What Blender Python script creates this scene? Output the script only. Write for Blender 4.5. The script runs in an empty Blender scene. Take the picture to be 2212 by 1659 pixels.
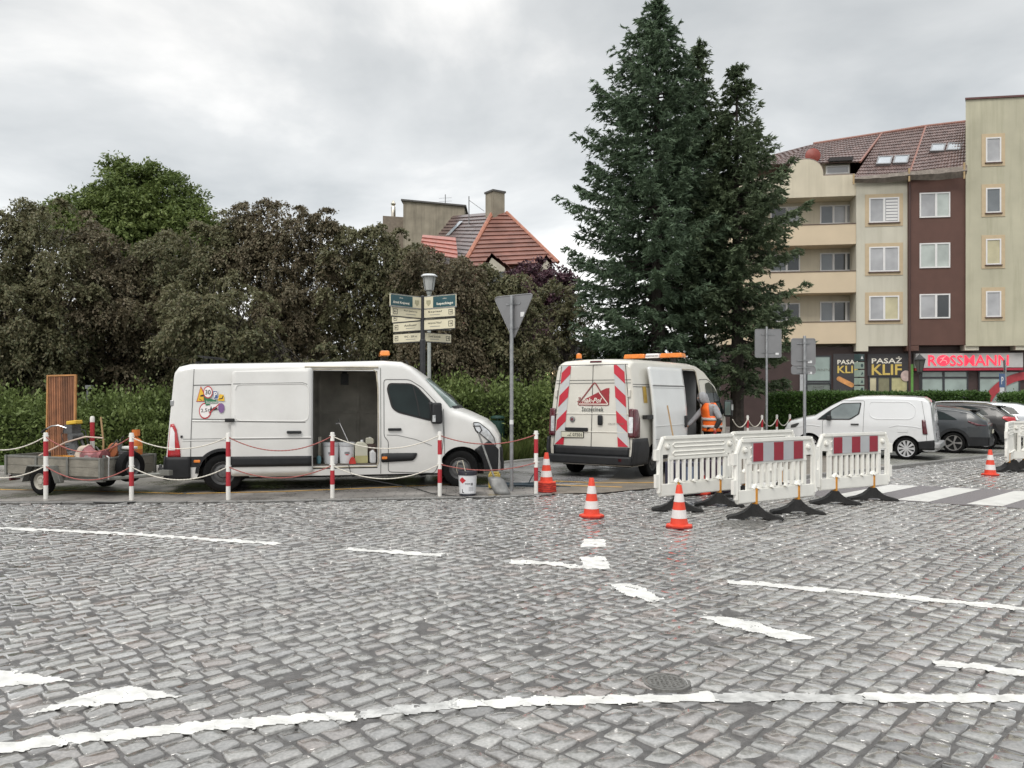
import bpy, math, random
import numpy as np
from mathutils import Vector, Matrix
from mathutils.bvhtree import BVHTree
S = bpy.context.scene
COL = S.collection
R = math.radians
# ---------------------------------------------------------------- camera, sky, sun, exposure
F, CX, HY, CH = 1690.0, 1106.0, 855.0, 1.75
cam = bpy.data.cameras.new('camera')
cam_o = bpy.data.objects.new('camera', cam); COL.objects.link(cam_o)
cam.sensor_width = 36.0; cam.lens = 36 * F / 2212; cam.shift_y = (HY - 829.5) / 2212
cam.clip_start = 0.1; cam.clip_end = 3000
cam_o.location = (0, 0, CH); cam_o.rotation_euler = (R(90), 0, 0)
S.camera = cam_o
SUN_EL, SUN_AZ = R(52), R(205)          # azimuth clockwise from +Y: behind the camera, a little to the left
w = bpy.data.worlds.new("World"); S.world = w; w.use_nodes = True
nt = w.node_tree; nt.nodes.clear()
def wn(t, **k):
    n = nt.nodes.new(t)
    for a, b in k.items(): setattr(n, a, b)
    return n
def wl(a, b): nt.links.new(a, b)
def wmath(op, a, b=None):
    n = wn('ShaderNodeMath', operation=op)
    for i, q in enumerate((a, b)):
        if q is None: continue
        if isinstance(q, (int, float)): n.inputs[i].default_value = q
        else: wl(q, n.inputs[i])
    return n.outputs[0]
tc = wn('ShaderNodeTexCoord'); sp = wn('ShaderNodeSeparateXYZ'); wl(tc.outputs['Generated'], sp.inputs[0])
zz = wmath('ADD', wmath('MAXIMUM', sp.outputs[2], 0.0), 0.22)
cb = wn('ShaderNodeCombineXYZ')
wl(wmath('DIVIDE', sp.outputs[0], zz), cb.inputs[0]); wl(wmath('DIVIDE', sp.outputs[1], zz), cb.inputs[1])
n1 = wn('ShaderNodeTexNoise'); n1.inputs['Scale'].default_value = 1.15; n1.inputs['Detail'].default_value = 7
n1.inputs['Roughness'].default_value = 0.52; n1.inputs['Distortion'].default_value = 0.25
mp = wn('ShaderNodeMapping'); mp.inputs['Location'].default_value = (3.1, 1.7, 0.4); wl(cb.outputs[0], mp.inputs[0]); wl(mp.outputs[0], n1.inputs['Vector'])
rp = wn('ShaderNodeValToRGB'); wl(n1.outputs['Fac'], rp.inputs[0])
e = rp.color_ramp.elements
e[0].position = 0.33; e[0].color = (0.42, 0.445, 0.46, 1)
e[1].position = 0.64; e[1].color = (0.97, 0.955, 0.93, 1)
k = rp.color_ramp.elements.new(0.5); k.color = (0.62, 0.635, 0.64, 1)
# a bank of brighter, thinner cloud towards the horizon, heavier grey higher up, brightest overhead (overcast sky)
hb = wn('ShaderNodeMapRange'); wl(sp.outputs[2], hb.inputs[0])
hb.inputs[1].default_value = 0.05; hb.inputs[2].default_value = 0.40; hb.inputs[3].default_value = 1.30; hb.inputs[4].default_value = 0.92
zb = wn('ShaderNodeMapRange'); wl(sp.outputs[2], zb.inputs[0]); zb.interpolation_type = 'SMOOTHSTEP'
zb.inputs[1].default_value = 0.45; zb.inputs[2].default_value = 0.85; zb.inputs[3].default_value = 1.0; zb.inputs[4].default_value = 2.3
st = wmath('MULTIPLY', hb.outputs[0], zb.outputs[0])
bgc = wn('ShaderNodeBackground'); wl(rp.outputs[0], bgc.inputs[0]); wl(st, bgc.inputs[1])
sky = wn('ShaderNodeTexSky', sky_type='NISHITA'); sky.sun_disc = False; sky.sun_elevation = SUN_EL; sky.sun_rotation = SUN_AZ
bgs = wn('ShaderNodeBackground'); wl(sky.outputs[0], bgs.inputs[0]); bgs.inputs[1].default_value = 0.10
mx = wn('ShaderNodeMixShader'); mx.inputs[0].default_value = 0.95
wl(bgs.outputs[0], mx.inputs[1]); wl(bgc.outputs[0], mx.inputs[2])
wo = wn('ShaderNodeOutputWorld'); wl(mx.outputs[0], wo.inputs[0])
sun = bpy.data.lights.new('sun', 'SUN'); sun.energy = 1.4; sun.angle = R(25); sun.color = (1, 0.96, 0.9)
sun_o = bpy.data.objects.new('sun', sun); COL.objects.link(sun_o)
d = Vector((math.sin(SUN_AZ) * math.cos(SUN_EL), math.cos(SUN_AZ) * math.cos(SUN_EL), math.sin(SUN_EL)))
sun_o.rotation_euler = d.to_track_quat('Z', 'Y').to_euler()
S.view_settings.view_transform = 'Standard'; S.view_settings.look = 'None'
S.view_settings.exposure = 0.4; S.view_settings.gamma = 1.0
S.render.engine = 'CYCLES'
S.cycles.use_denoising = True
S.cycles.max_bounces = 6; S.cycles.diffuse_bounces = 3; S.cycles.glossy_bounces = 3; S.cycles.transmission_bounces = 4
S.cycles.use_adaptive_sampling = True; S.cycles.adaptive_threshold = 0.015
S.cycles.caustics_reflective = False; S.cycles.caustics_refractive = False

# ---------------------------------------------------------------- helpers
rnd = random.Random(11); rng = np.random.default_rng(11)
def gp(px, py, z=0.0):                       # where the sight line of a photo point meets height z
    Z = F * (CH - z) / (py - HY); return Vector(((px - CX) * Z / F, Z, z))
def at(px, py, Z):                           # the point of that sight line at distance Z
    return Vector(((px - CX) * Z / F, Z, CH - (py - HY) * Z / F))
def put(o, parent=None):
    COL.objects.link(o)
    if parent is not None: o.parent = parent
    return o
def tag(o, label=None, cat=None, group=None, kind=None):
    if label: o['label'] = label
    if cat: o['category'] = cat
    if group: o['group'] = group
    if kind: o['kind'] = kind
    return o
def thing(name, label, cat, loc=(0, 0, 0), rz=0.0, group=None):
    o = bpy.data.objects.new(name, None); o.empty_display_size = 0.2
    o.location = loc; o.rotation_euler = (0, 0, rz); put(o)
    return tag(o, label, cat, group)
def copy_tree(o, parent=None):
    c = o.copy(); COL.objects.link(c); c.parent = parent
    for ch in list(o.children): copy_tree(ch, c)
    return c
MATS = {}
def M(name, col, rough=0.5, metal=0.0, var=0.12, scale=5.0, bump=0.0, bscale=60.0, coat=0.0, spec=0.5, emit=None, dirt=0.0, island=0.0, streak=None):
    if name in MATS: return MATS[name]
    m = bpy.data.materials.new(name); m.use_nodes = True; t = m.node_tree; b = t.nodes['Principled BSDF']
    b.inputs['Roughness'].default_value = rough; b.inputs['Metallic'].default_value = metal
    b.inputs['Specular IOR Level'].default_value = spec
    b.inputs['Coat Weight'].default_value = coat; b.inputs['Coat Roughness'].default_value = 0.06
    c = t.nodes.new('ShaderNodeTexCoord'); n = t.nodes.new('ShaderNodeTexNoise')
    n.inputs['Scale'].default_value = scale; n.inputs['Detail'].default_value = 6
    t.links.new(c.outputs['Object'], n.inputs['Vector'])
    r = t.nodes.new('ShaderNodeValToRGB'); r.color_ramp.elements[0].position = 0.3; r.color_ramp.elements[1].position = 0.7
    r.color_ramp.elements[0].color = tuple(max(0, x * (1 - var)) for x in col[:3]) + (1,)
    r.color_ramp.elements[1].color = tuple(min(1, x * (1 + var)) for x in col[:3]) + (1,)
    t.links.new(n.outputs['Fac'], r.inputs[0]); out = r.outputs[0]
    if island:
        g = t.nodes.new('ShaderNodeNewGeometry'); mr = t.nodes.new('ShaderNodeMapRange')
        mr.inputs[3].default_value = 1 - island; mr.inputs[4].default_value = 1 + island
        t.links.new(g.outputs['Random Per Island'], mr.inputs[0])
        h = t.nodes.new('ShaderNodeVectorMath'); h.operation = 'SCALE'; t.links.new(out, h.inputs[0]); t.links.new(mr.outputs[0], h.inputs['Scale']); out = h.outputs[0]
    if streak:                               # rain-washed stains running down a wall
        mq = t.nodes.new('ShaderNodeMapping'); mq.inputs['Scale'].default_value = (1.6, 1.6, 0.10); t.links.new(c.outputs['Object'], mq.inputs[0])
        n3 = t.nodes.new('ShaderNodeTexNoise'); n3.inputs['Scale'].default_value = 1.6; n3.inputs['Detail'].default_value = 8; n3.inputs['Roughness'].default_value = 0.65; t.links.new(mq.outputs[0], n3.inputs['Vector'])
        q = t.nodes.new('ShaderNodeMapRange'); q.inputs[1].default_value = 0.48; q.inputs[2].default_value = 0.78; q.inputs[4].default_value = streak[3]; t.links.new(n3.outputs['Fac'], q.inputs[0])
        x = t.nodes.new('ShaderNodeMix'); x.data_type = 'RGBA'; t.links.new(q.outputs[0], x.inputs[0]); t.links.new(out, x.inputs[6]); x.inputs[7].default_value = tuple(streak[:3]) + (1,); out = x.outputs[2]
    if dirt:                                 # splashes of road dirt: patchy film, a shape of its own
        n2 = t.nodes.new('ShaderNodeTexNoise'); n2.inputs['Scale'].default_value = 1.7; n2.inputs['Detail'].default_value = 9; n2.inputs['Roughness'].default_value = 0.7
        t.links.new(c.outputs['Object'], n2.inputs['Vector'])
        q = t.nodes.new('ShaderNodeMapRange'); q.inputs[1].default_value = 0.42; q.inputs[2].default_value = 0.8; q.inputs[4].default_value = dirt
        t.links.new(n2.outputs['Fac'], q.inputs[0])
        x = t.nodes.new('ShaderNodeMix'); x.data_type = 'RGBA'; t.links.new(q.outputs[0], x.inputs[0]); t.links.new(out, x.inputs[6]); x.inputs[7].default_value = (0.28, 0.25, 0.21, 1); out = x.outputs[2]
    t.links.new(out, b.inputs['Base Color'])
    if bump:
        nb = t.nodes.new('ShaderNodeTexNoise'); nb.inputs['Scale'].default_value = bscale; nb.inputs['Detail'].default_value = 4
        t.links.new(c.outputs['Object'], nb.inputs['Vector'])
        bp = t.nodes.new('ShaderNodeBump'); bp.inputs['Strength'].default_value = bump; bp.inputs['Distance'].default_value = 0.02
        t.links.new(nb.outputs['Fac'], bp.inputs['Height']); t.links.new(bp.outputs[0], b.inputs['Normal'])
    if emit: b.inputs['Emission Color'].default_value = tuple(emit[:3]) + (1,); b.inputs['Emission Strength'].default_value = emit[3]
    MATS[name] = m; return m
class MB:
    def __init__(s): s.v = []; s.f = []; s.m = []; s.cur = 0
    def add(s, vs, fs, T=None):
        b = len(s.v)
        s.v += [tuple(T @ Vector(p)) if T is not None else tuple(p) for p in vs]
        s.f += [tuple(b + i for i in f) for f in fs]; s.m += [s.cur] * len(fs); return s
    def box(s, c, d, rz=0.0, rx=0.0, ry=0.0, top=1.0, T=None):
        x, y, z = d[0] / 2, d[1] / 2, d[2] / 2; k = top
        vs = [(-x, -y, -z), (x, -y, -z), (x, y, -z), (-x, y, -z), (-x * k, -y * k, z), (x * k, -y * k, z), (x * k, y * k, z), (-x * k, y * k, z)]
        Q = Matrix.Translation(c) @ Matrix.Rotation(rz, 4, 'Z') @ Matrix.Rotation(ry, 4, 'Y') @ Matrix.Rotation(rx, 4, 'X')
        return s.add(vs, [(0, 3, 2, 1), (4, 5, 6, 7), (0, 1, 5, 4), (1, 2, 6, 5), (2, 3, 7, 6), (3, 0, 4, 7)], T @ Q if T is not None else Q)
    def tube(s, pts, r, n=8, cap=True, T=None):
        pts = [Vector(p) for p in pts]; k = len(pts); rr = r if isinstance(r, (list, tuple)) else [r] * k
        vs = []; up = None
        for i, p in enumerate(pts):
            t = (pts[min(i + 1, k - 1)] - pts[max(i - 1, 0)])
            t = t.normalized() if t.length > 1e-9 else Vector((0, 0, 1))
            if up is None: up = t.orthogonal().normalized()
            up = (up - t * up.dot(t)); up = up.normalized() if up.length > 1e-6 else t.orthogonal().normalized()
            w_ = t.cross(up)
            vs += [p + (up * math.cos(a) + w_ * math.sin(a)) * rr[i] for a in (2 * math.pi * j / n for j in range(n))]
        fs = [(i * n + j, i * n + (j + 1) % n, (i + 1) * n + (j + 1) % n, (i + 1) * n + j) for i in range(k - 1) for j in range(n)]
        if cap: fs += [tuple(range(n))[::-1], tuple((k - 1) * n + j for j in range(n))]
        return s.add(vs, fs, T)
    def cyl(s, a, b, r, r1=None, n=14, T=None): return s.tube([a, b], [r, r if r1 is None else r1], n, True, T)
    def lathe(s, prof, c=(0, 0, 0), n=20, T=None, a0=0.0, axis='Z'):
        vs = []
        for r, z in prof:
            for j in range(n):
                a = 2 * math.pi * j / n + a0
                p = (r * math.cos(a), r * math.sin(a), z)
                if axis == 'Y': p = (p[0], p[2], p[1])
                vs.append((p[0] + c[0], p[1] + c[1], p[2] + c[2]))
        fs = [(i * n + j, i * n + (j + 1) % n, (i + 1) * n + (j + 1) % n, (i + 1) * n + j) for i in range(len(prof) - 1) for j in range(n)]
        if axis == 'Y': fs = [f[::-1] for f in fs]
        return s.add(vs, fs, T)
    def prism(s, poly, d0, d1, plane='xz', T=None):   # outline extruded along the axis the plane leaves out
        n = len(poly)
        if plane == 'xz': g = lambda a, b, d: (a, d, b)
        elif plane == 'yz': g = lambda a, b, d: (d, a, b)
        else: g = lambda a, b, d: (a, b, d)
        vs = [g(a, b, d0) for a, b in poly] + [g(a, b, d1) for a, b in poly]
        fs = [tuple(range(n)), tuple(range(2 * n - 1, n - 1, -1))] + [(i, i + n, (i + 1) % n + n, (i + 1) % n) for i in range(n)]
        return s.add(vs, fs, T)
    def quad(s, a, b, c, d_, T=None): return s.add([a, b, c, d_], [(0, 1, 2, 3)], T)
    def build(s, name, mats, parent=None, smooth=False, bevel=0.0, loc=None, ang=35, fix=True, seg=2):
        me = bpy.data.meshes.new(name); me.from_pydata(s.v, [], s.f)
        mats = mats if isinstance(mats, (list, tuple)) else [mats]
        for q in mats: me.materials.append(q)
        if len(mats) > 1: me.polygons.foreach_set('material_index', s.m)
        if fix:
            import bmesh
            bm = bmesh.new(); bm.from_mesh(me); bmesh.ops.recalc_face_normals(bm, faces=bm.faces); bm.to_mesh(me); bm.free()
        if smooth:
            me.shade_smooth(); me.set_sharp_from_angle(angle=R(ang))
        o = bpy.data.objects.new(name, me); put(o, parent)
        if loc is not None: o.location = loc
        if bevel:
            b = o.modifiers.new('bevel', 'BEVEL'); b.width = bevel; b.segments = seg; b.limit_method = 'ANGLE'; b.angle_limit = R(40)
        return o
def np_mesh(name, V, quads, mats, parent=None, smooth=False, mi=None):
    me = bpy.data.meshes.new(name); n = len(V); q = len(quads); k = quads.shape[1]
    me.vertices.add(n); me.vertices.foreach_set('co', np.ascontiguousarray(V, np.float32).ravel())
    me.loops.add(q * k); me.loops.foreach_set('vertex_index', np.ascontiguousarray(quads, np.int32).ravel())
    me.polygons.add(q); me.polygons.foreach_set('loop_start', np.arange(0, q * k, k, dtype=np.int32))
    for m in (mats if isinstance(mats, (list, tuple)) else [mats]): me.materials.append(m)
    if mi is not None: me.polygons.foreach_set('material_index', np.ascontiguousarray(mi, np.int32))
    if smooth: me.polygons.foreach_set('use_smooth', np.ones(q, bool))
    me.update(); me.validate()
    return put(bpy.data.objects.new(name, me), parent)
_tx = {}
def text(s, size=1.0, shear=0.0, bold=0.0, sx=1.0, space=1.0):   # flat outline of a word, centred: (verts 2D, faces)
    key = (s, shear, bold, space)
    if key not in _tx:
        c = bpy.data.curves.new('lettering', 'FONT'); c.body = s; c.size = 1.0; c.shear = shear; c.offset = bold; c.space_character = space
        c.resolution_u = 2; c.fill_mode = 'FRONT'
        o = bpy.data.objects.new('lettering', c); COL.objects.link(o)
        dg = bpy.context.evaluated_depsgraph_get(); me = bpy.data.meshes.new_from_object(o.evaluated_get(dg))
        vs = [(v.co.x, v.co.y) for v in me.vertices]; fs = [tuple(p.vertices) for p in me.polygons]
        bpy.data.objects.remove(o); bpy.data.curves.remove(c); bpy.data.meshes.remove(me)
        xs = [v[0] for v in vs]; ys = [v[1] for v in vs]
        mx_, my_ = (min(xs) + max(xs)) / 2, (min(ys) + max(ys)) / 2
        _tx[key] = ([(x - mx_, y - my_) for x, y in vs], fs, max(xs) - min(xs), max(ys) - min(ys))
    vs, fs, w_, h_ = _tx[key]
    return [(x * size * sx, y * size) for x, y in vs], fs
def text_fit(s, width, height, **k):                              # the same word scaled to a box
    vs, fs = text(s, 1.0, **k); w_ = max(v[0] for v in vs) * 2; h_ = max(v[1] for v in vs) * 2
    return [(x * width / w_, y * height / h_) for x, y in vs], fs
def circle(r, n=24, c=(0, 0), sx=1.0): return [(c[0] + sx * r * math.cos(2 * math.pi * i / n), c[1] + r * math.sin(2 * math.pi * i / n)) for i in range(n)]
def rrect(x0, y0, x1, y1, r, n=4):
    o = []
    for cx_, cy_, a in ((x1 - r, y1 - r, 0), (x0 + r, y1 - r, 90), (x0 + r, y0 + r, 180), (x1 - r, y0 + r, 270)):
        o += [(cx_ + r * math.cos(R(a + 90 * i / n)), cy_ + r * math.sin(R(a + 90 * i / n))) for i in range(n + 1)]
    return o
# ---------------------------------------------------------------- ground, road, pavement, markings
def inside(px, py, poly):
    c = np.zeros(px.shape, bool); n = len(poly)
    for i in range(n):
        x1, y1 = poly[i]; x2, y2 = poly[(i + 1) % n]
        k = ((y1 > py) != (y2 > py)); xi = (x2 - x1) * (py - y1) / ((y2 - y1) if y2 != y1 else 1e-9) + x1
        c ^= k & (px < xi)
    return c
def G2(*a): return tuple(gp(*a)[:2])
EDGE = [(-22, 13.05), G2(0, 1087), G2(540, 1084), G2(1080, 1074), G2(1190, 1068)]
BAY = [G2(1300, 1066), G2(1450, 1052), G2(1620, 1042), G2(1715, 1036)]
KERB = [G2(1715, 1036), G2(1920, 1013), G2(2157, 985), G2(2212, 979), (22, 29.5), (30, 36)]
ROAD = [(-22, 1.0)] + EDGE + BAY + KERB[1:] + [(34, 36), (34, 1.0)]
GRASSLINE = [(-30, 18.4), (-6, 19.0), (-0.4, 19.9), (0.9, 21.4), (3.0, 23.6), (6.5, 25.4), (10.5, 28.6), (26, 28.6)]
CW0, CWD, CWN = Vector((6.48, 13.17)), Vector((0.736, 0.677)), Vector((0.868, -0.497))   # crossing: one stripe corner, along a stripe, across
CWPOLY = [tuple(CW0 + CWN * a + CWD * b) for a, b in ((-4.6, -0.12), (-4.6, 2.75), (9, 2.75), (9, -0.12))]

def stone_mat():
    m = bpy.data.materials.new('wet_granite_setts'); m.use_nodes = True; t = m.node_tree; b = t.nodes['Principled BSDF']
    def N(ty): return t.nodes.new(ty)
    g = N('ShaderNodeNewGeometry'); tc_ = N('ShaderNodeTexCoord')
    r = N('ShaderNodeValToRGB'); t.links.new(g.outputs['Random Per Island'], r.inputs[0]); e = r.color_ramp.elements
    e[0].position = 0; e[0].color = (0.13, 0.125, 0.12, 1); e[1].position = 1; e[1].color = (0.34, 0.325, 0.305, 1)
    e[1].color = (0.36, 0.35, 0.33, 1)
    for p, c in ((0.12, (0.21, 0.20, 0.19, 1)), (0.3, (0.28, 0.27, 0.255, 1)), (0.45, (0.24, 0.235, 0.23, 1)), (0.55, (0.25, 0.215, 0.195, 1)), (0.62, (0.29, 0.285, 0.275, 1)), (0.85, (0.26, 0.255, 0.24, 1))):
        k_ = e.new(p); k_.color = c
    n = N('ShaderNodeTexNoise'); n.inputs['Scale'].default_value = 55; n.inputs['Detail'].default_value = 5; t.links.new(tc_.outputs['Object'], n.inputs['Vector'])
    big = N('ShaderNodeTexNoise'); big.inputs['Scale'].default_value = 0.45; big.inputs['Detail'].default_value = 4; t.links.new(tc_.outputs['Object'], big.inputs['Vector'])
    mr = N('ShaderNodeMapRange'); mr.inputs[1].default_value = 0.3; mr.inputs[2].default_value = 0.7; mr.inputs[3].default_value = 0.72; mr.inputs[4].default_value = 1.2; t.links.new(n.outputs['Fac'], mr.inputs[0])
    mb = N('ShaderNodeMapRange'); mb.inputs[1].default_value = 0.35; mb.inputs[2].default_value = 0.65; mb.inputs[3].default_value = 0.82; mb.inputs[4].default_value = 1.12; t.links.new(big.outputs['Fac'], mb.inputs[0])
    mm = N('ShaderNodeMath'); mm.operation = 'MULTIPLY'; t.links.new(mr.outputs[0], mm.inputs[0]); t.links.new(mb.outputs[0], mm.inputs[1])
    sc = N('ShaderNodeVectorMath'); sc.operation = 'SCALE'; t.links.new(r.outputs[0], sc.inputs[0]); t.links.new(mm.outputs[0], sc.inputs['Scale'])
    t.links.new(sc.outputs[0], b.inputs['Base Color'])
    ro = N('ShaderNodeMapRange'); ro.inputs[1].default_value = 0.35; ro.inputs[2].default_value = 0.65; ro.inputs[3].default_value = 0.10; ro.inputs[4].default_value = 0.26; t.links.new(big.outputs['Fac'], ro.inputs[0])
    t.links.new(ro.outputs[0], b.inputs['Roughness'])
    bp = N('ShaderNodeBump'); bp.inputs['Strength'].default_value = 0.2; bp.inputs['Distance'].default_value = 0.005; b.inputs['Coat Weight'].default_value = 1.0; b.inputs['Coat Roughness'].default_value = 0.08; b.inputs['Specular IOR Level'].default_value = 0.6; t.links.new(n.outputs['Fac'], bp.inputs['Height']); t.links.new(bp.outputs[0], b.inputs['Normal'])
    return m
def sheet(name, poly, z, mat, kind='structure', sub=None):
    b = MB(); b.add([(x, y, z) for x, y in poly], [tuple(range(len(poly)))])
    o = b.build(name, mat); o['kind'] = kind
    if o.data.polygons[0].normal.z < 0: o.data.flip_normals()
    return o
M_joint = M('wet_joint_sand', (0.095, 0.09, 0.087), 0.38, var=0.35, scale=14, bump=0.4, bscale=90)
M_stone = stone_mat()
def cobbles():
    ang = R(45); ca, sa = math.cos(ang), math.sin(ang); W = 0.150
    cs = []
    for j in range(int(-20 / W), int(34 / W)):
        bc = (j + 0.5) * W
        L = rng.uniform(0.118, 0.195, 420); e_ = np.cumsum(L) - 18 + rng.uniform(0, 0.2)
        cs.append(np.stack([(e_ - L / 2), np.full(420, bc), L / 2], 1))
    cs = np.concatenate(cs)
    x = cs[:, 0] * ca - cs[:, 1] * sa; y = cs[:, 0] * sa + cs[:, 1] * ca
    ok = inside(x, y, ROAD) & (np.abs(x) < 0.74 * y + 1.8) & (y < 30) & ~inside(x, y, CWPOLY)
    a, b_, hl = cs[ok, 0], cs[ok, 1], cs[ok, 2]; n = len(a)
    # rows wander a little, so joints are never ruled lines
    b_ = b_ + 0.02 * np.sin(a * 1.3 + b_ * 0.7) + rng.normal(0, 0.005, n)
    hw = W / 2 - rng.uniform(0.005, 0.012, n); hl = hl - rng.uniform(0.005, 0.012, n)
    oct_ = np.array([(1, .80), (.86, 1), (-.86, 1), (-1, .80), (-1, -.80), (-.86, -1), (.86, -1), (1, -.80)])
    h0 = rng.normal(0, 0.0045, n); tx = rng.normal(0, 0.05, n); ty = rng.normal(0, 0.045, n); rot = rng.normal(0, 0.09, n)
    jit = 1 + np.repeat(rng.normal(0, 0.07, (n, 4)), 2, axis=1)[:, [7, 0, 1, 2, 3, 4, 5, 6]] + rng.normal(0, 0.02, (n, 8))
    V = np.zeros((n, 25, 3))
    for k, (s, z) in enumerate(((1.02, -0.030), (0.99, -0.006), (0.90, 0.0))):
        u = oct_[:, 0][None] * hl[:, None] * s * jit; v = oct_[:, 1][None] * hw[:, None] * s * jit
        uu = u * np.cos(rot)[:, None] - v * np.sin(rot)[:, None]; vv = u * np.sin(rot)[:, None] + v * np.cos(rot)[:, None]
        V[:, k * 8:(k + 1) * 8, 0] = a[:, None] + uu; V[:, k * 8:(k + 1) * 8, 1] = b_[:, None] + vv
        V[:, k * 8:(k + 1) * 8, 2] = z + (h0[:, None] + tx[:, None] * u + ty[:, None] * v) * (1 if k else 0)
    V[:, 24, 0] = a; V[:, 24, 1] = b_; V[:, 24, 2] = h0 + 0.0025
    X = V[..., 0] * ca - V[..., 1] * sa; Y = V[..., 0] * sa + V[..., 1] * ca; V[..., 0] = X; V[..., 1] = Y
    q = []
    for k in range(2):
        for j in range(8): q.append((k * 8 + j, k * 8 + (j + 1) % 8, (k + 1) * 8 + (j + 1) % 8, (k + 1) * 8 + j))
    for j in range(0, 8, 2): q.append((16 + j, 16 + (j + 1) % 8, 16 + (j + 2) % 8, 24))
    q = np.array(q)
    Q = (q[None] + (np.arange(n) * 25)[:, None, None]).reshape(-1, 4); V = V.reshape(-1, 3)
    m0 = len(V); base = np.array([(p[0], p[1], -0.0085) for p in ((-22, 1.0), (34, 1.0), (34, 40), (-22, 40))])
    V2 = np.concatenate([V, base]); Q2 = np.concatenate([Q, [[m0, m0 + 1, m0 + 2, m0 + 3]]])
    o = np_mesh('cobbled_road', V2, Q2, [M_stone, M_joint], smooth=True, mi=np.array([0] * len(Q) + [1]))
    o['kind'] = 'structure'
    near = V[Q[:, 0], 1] < 19
    return BVHTree.FromPolygons(V2.tolist(), Q2[np.concatenate([near, [True]])].tolist())
BV = cobbles()
M_paint = M('worn_white_road_paint', (0.66, 0.65, 0.62), 0.45, var=0.16, scale=9, bump=0.3, bscale=70)
M_paint_grey = M('rubbed_grey_road_paint', (0.46, 0.455, 0.44), 0.45, var=0.3, scale=12, bump=0.3, bscale=70)
def vnoise(x, y, s):
    return (math.sin(x * s * 1.7 + 1.3) * math.sin(y * s * 2.3 + 0.7) + math.sin(x * s * 4.1 + y * s * 3.3) * 0.5 + math.sin(x * s * 9.7 - y * s * 7.9) * 0.3) / 1.8
def drape(poly, mat, wear=0.0, res=0.016):     # a painted shape lying over the stones it was brushed on
    xs = [p[0] for p in poly]; ys = [p[1] for p in poly]
    nx = int((max(xs) - min(xs)) / res) + 2; ny = int((max(ys) - min(ys)) / res) + 2
    gx = min(xs) + np.arange(nx + 1) * res; gy = min(ys) + np.arange(ny + 1) * res
    X, Y = np.meshgrid(gx, gy, indexing='ij')
    jx = X + 0.006 * np.sin(Y * 41 + X * 13) + 0.004 * np.sin(Y * 97 + 2); jy = Y + 0.006 * np.sin(X * 37 + Y * 11) + 0.004 * np.sin(X * 83 + 1)
    ins = inside(jx, jy, poly); idx = {}; vs = []; fs = []
    def vid(i, j):
        k_ = (i, j)
        if k_ not in idx:
            h = BV.ray_cast(Vector((X[i, j], Y[i, j], 1)), Vector((0, 0, -1)))
            z = max(h[0].z if h[0] is not None else -0.0085, -0.0075)
            idx[k_] = len(vs); vs.append((X[i, j], Y[i, j], z))
        return idx[k_]
    for i in range(nx):
        for j in range(ny):
            if ins[i, j] and (wear == 0 or vnoise(X[i, j], Y[i, j], 6.0) > wear * 2 - 1.25):
                fs.append((vid(i, j), vid(i + 1, j), vid(i + 1, j + 1), vid(i, j + 1)))
    out = []
    for (i, j), k_ in idx.items():                 # thick paint bridges the narrow joints
        q = [vs[idx[(i + a, j + c)]][2] for a in (-2, -1, 0, 1, 2) for c in (-2, -1, 0, 1, 2) if (i + a, j + c) in idx]
        out.append((k_, (vs[k_][0], vs[k_][1], max(vs[k_][2], sum(q) / len(q)) + 0.003)))
    vs = [p for _, p in sorted(out)]
    b = MB(); b.add(vs, fs); o = b.build('road_marking', mat, smooth=True, fix=False, ang=60); o['kind'] = 'structure'; return o
def band(pts, w_): 
    P = [Vector(G2(*p)) for p in pts]; l = []; r = []
    for i, p in enumerate(P):
        t = (P[min(i + 1, len(P) - 1)] - P[max(i - 1, 0)]).normalized(); n = Vector((-t.y, t.x)) * w_ / 2
        l.append(tuple(p + n)); r.append(tuple(p - n))
    return l + r[::-1]
drape(band([(-60, 1139), (250, 1152), (600, 1176)], 0.15), M_paint, 0.12)
drape(band([(745, 1187), (955, 1200)], 0.15), M_paint, 0.2)
drape(band([(1100, 1214), (1190, 1218), (1260, 1227)], 0.16), M_paint, 0.2)
drape([G2(1252, 1205), G2(1306, 1203), G2(1318, 1229), G2(1262, 1232)], M_paint, 0.2)
drape([G2(1260, 1165), G2(1305, 1166), G2(1309, 1182), G2(1252, 1183)], M_paint, 0.22)
drape([G2(1306, 1262), G2(1375, 1264), G2(1434, 1296), G2(1405, 1302), G2(1345, 1283)], M_paint, 0.22)
drape([G2(1505, 1336), G2(1580, 1334), G2(1690, 1362), G2(1765, 1380), G2(1700, 1385), G2(1620, 1366)], M_paint, 0.2)
drape(band([(1570, 1257), (1900, 1285), (2260, 1321)], 0.145), M_paint, 0.1)
drape(band([(2015, 1433), (2120, 1444), (2260, 1458)], 0.13), M_paint, 0.14)
drape(band([(-60, 1623), (200, 1594), (480, 1568), (765, 1546)], 0.135), M_paint, 0.08)
drape(band([(775, 1545), (900, 1531), (985, 1522)], 0.12), M_paint_grey, 0.2)
drape(band([(960, 1525), (1180, 1516), (1545, 1506)], 0.115), M_paint, 0.08)
drape(band([(1545, 1506), (1700, 1507), (1860, 1511)], 0.13), M_paint_grey, 0.2)
drape(band([(1860, 1508), (2030, 1508), (2280, 1513)], 0.12), M_paint, 0.12)
drape([G2(66, 1541), G2(180, 1500), G2(275, 1482), G2(390, 1508), G2(300, 1517)], M_paint, 0.1)
drape([G2(-40, 1448), G2(30, 1452), G2(158, 1470), G2(20, 1484), G2(-40, 1490)], M_paint, 0.14)
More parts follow.
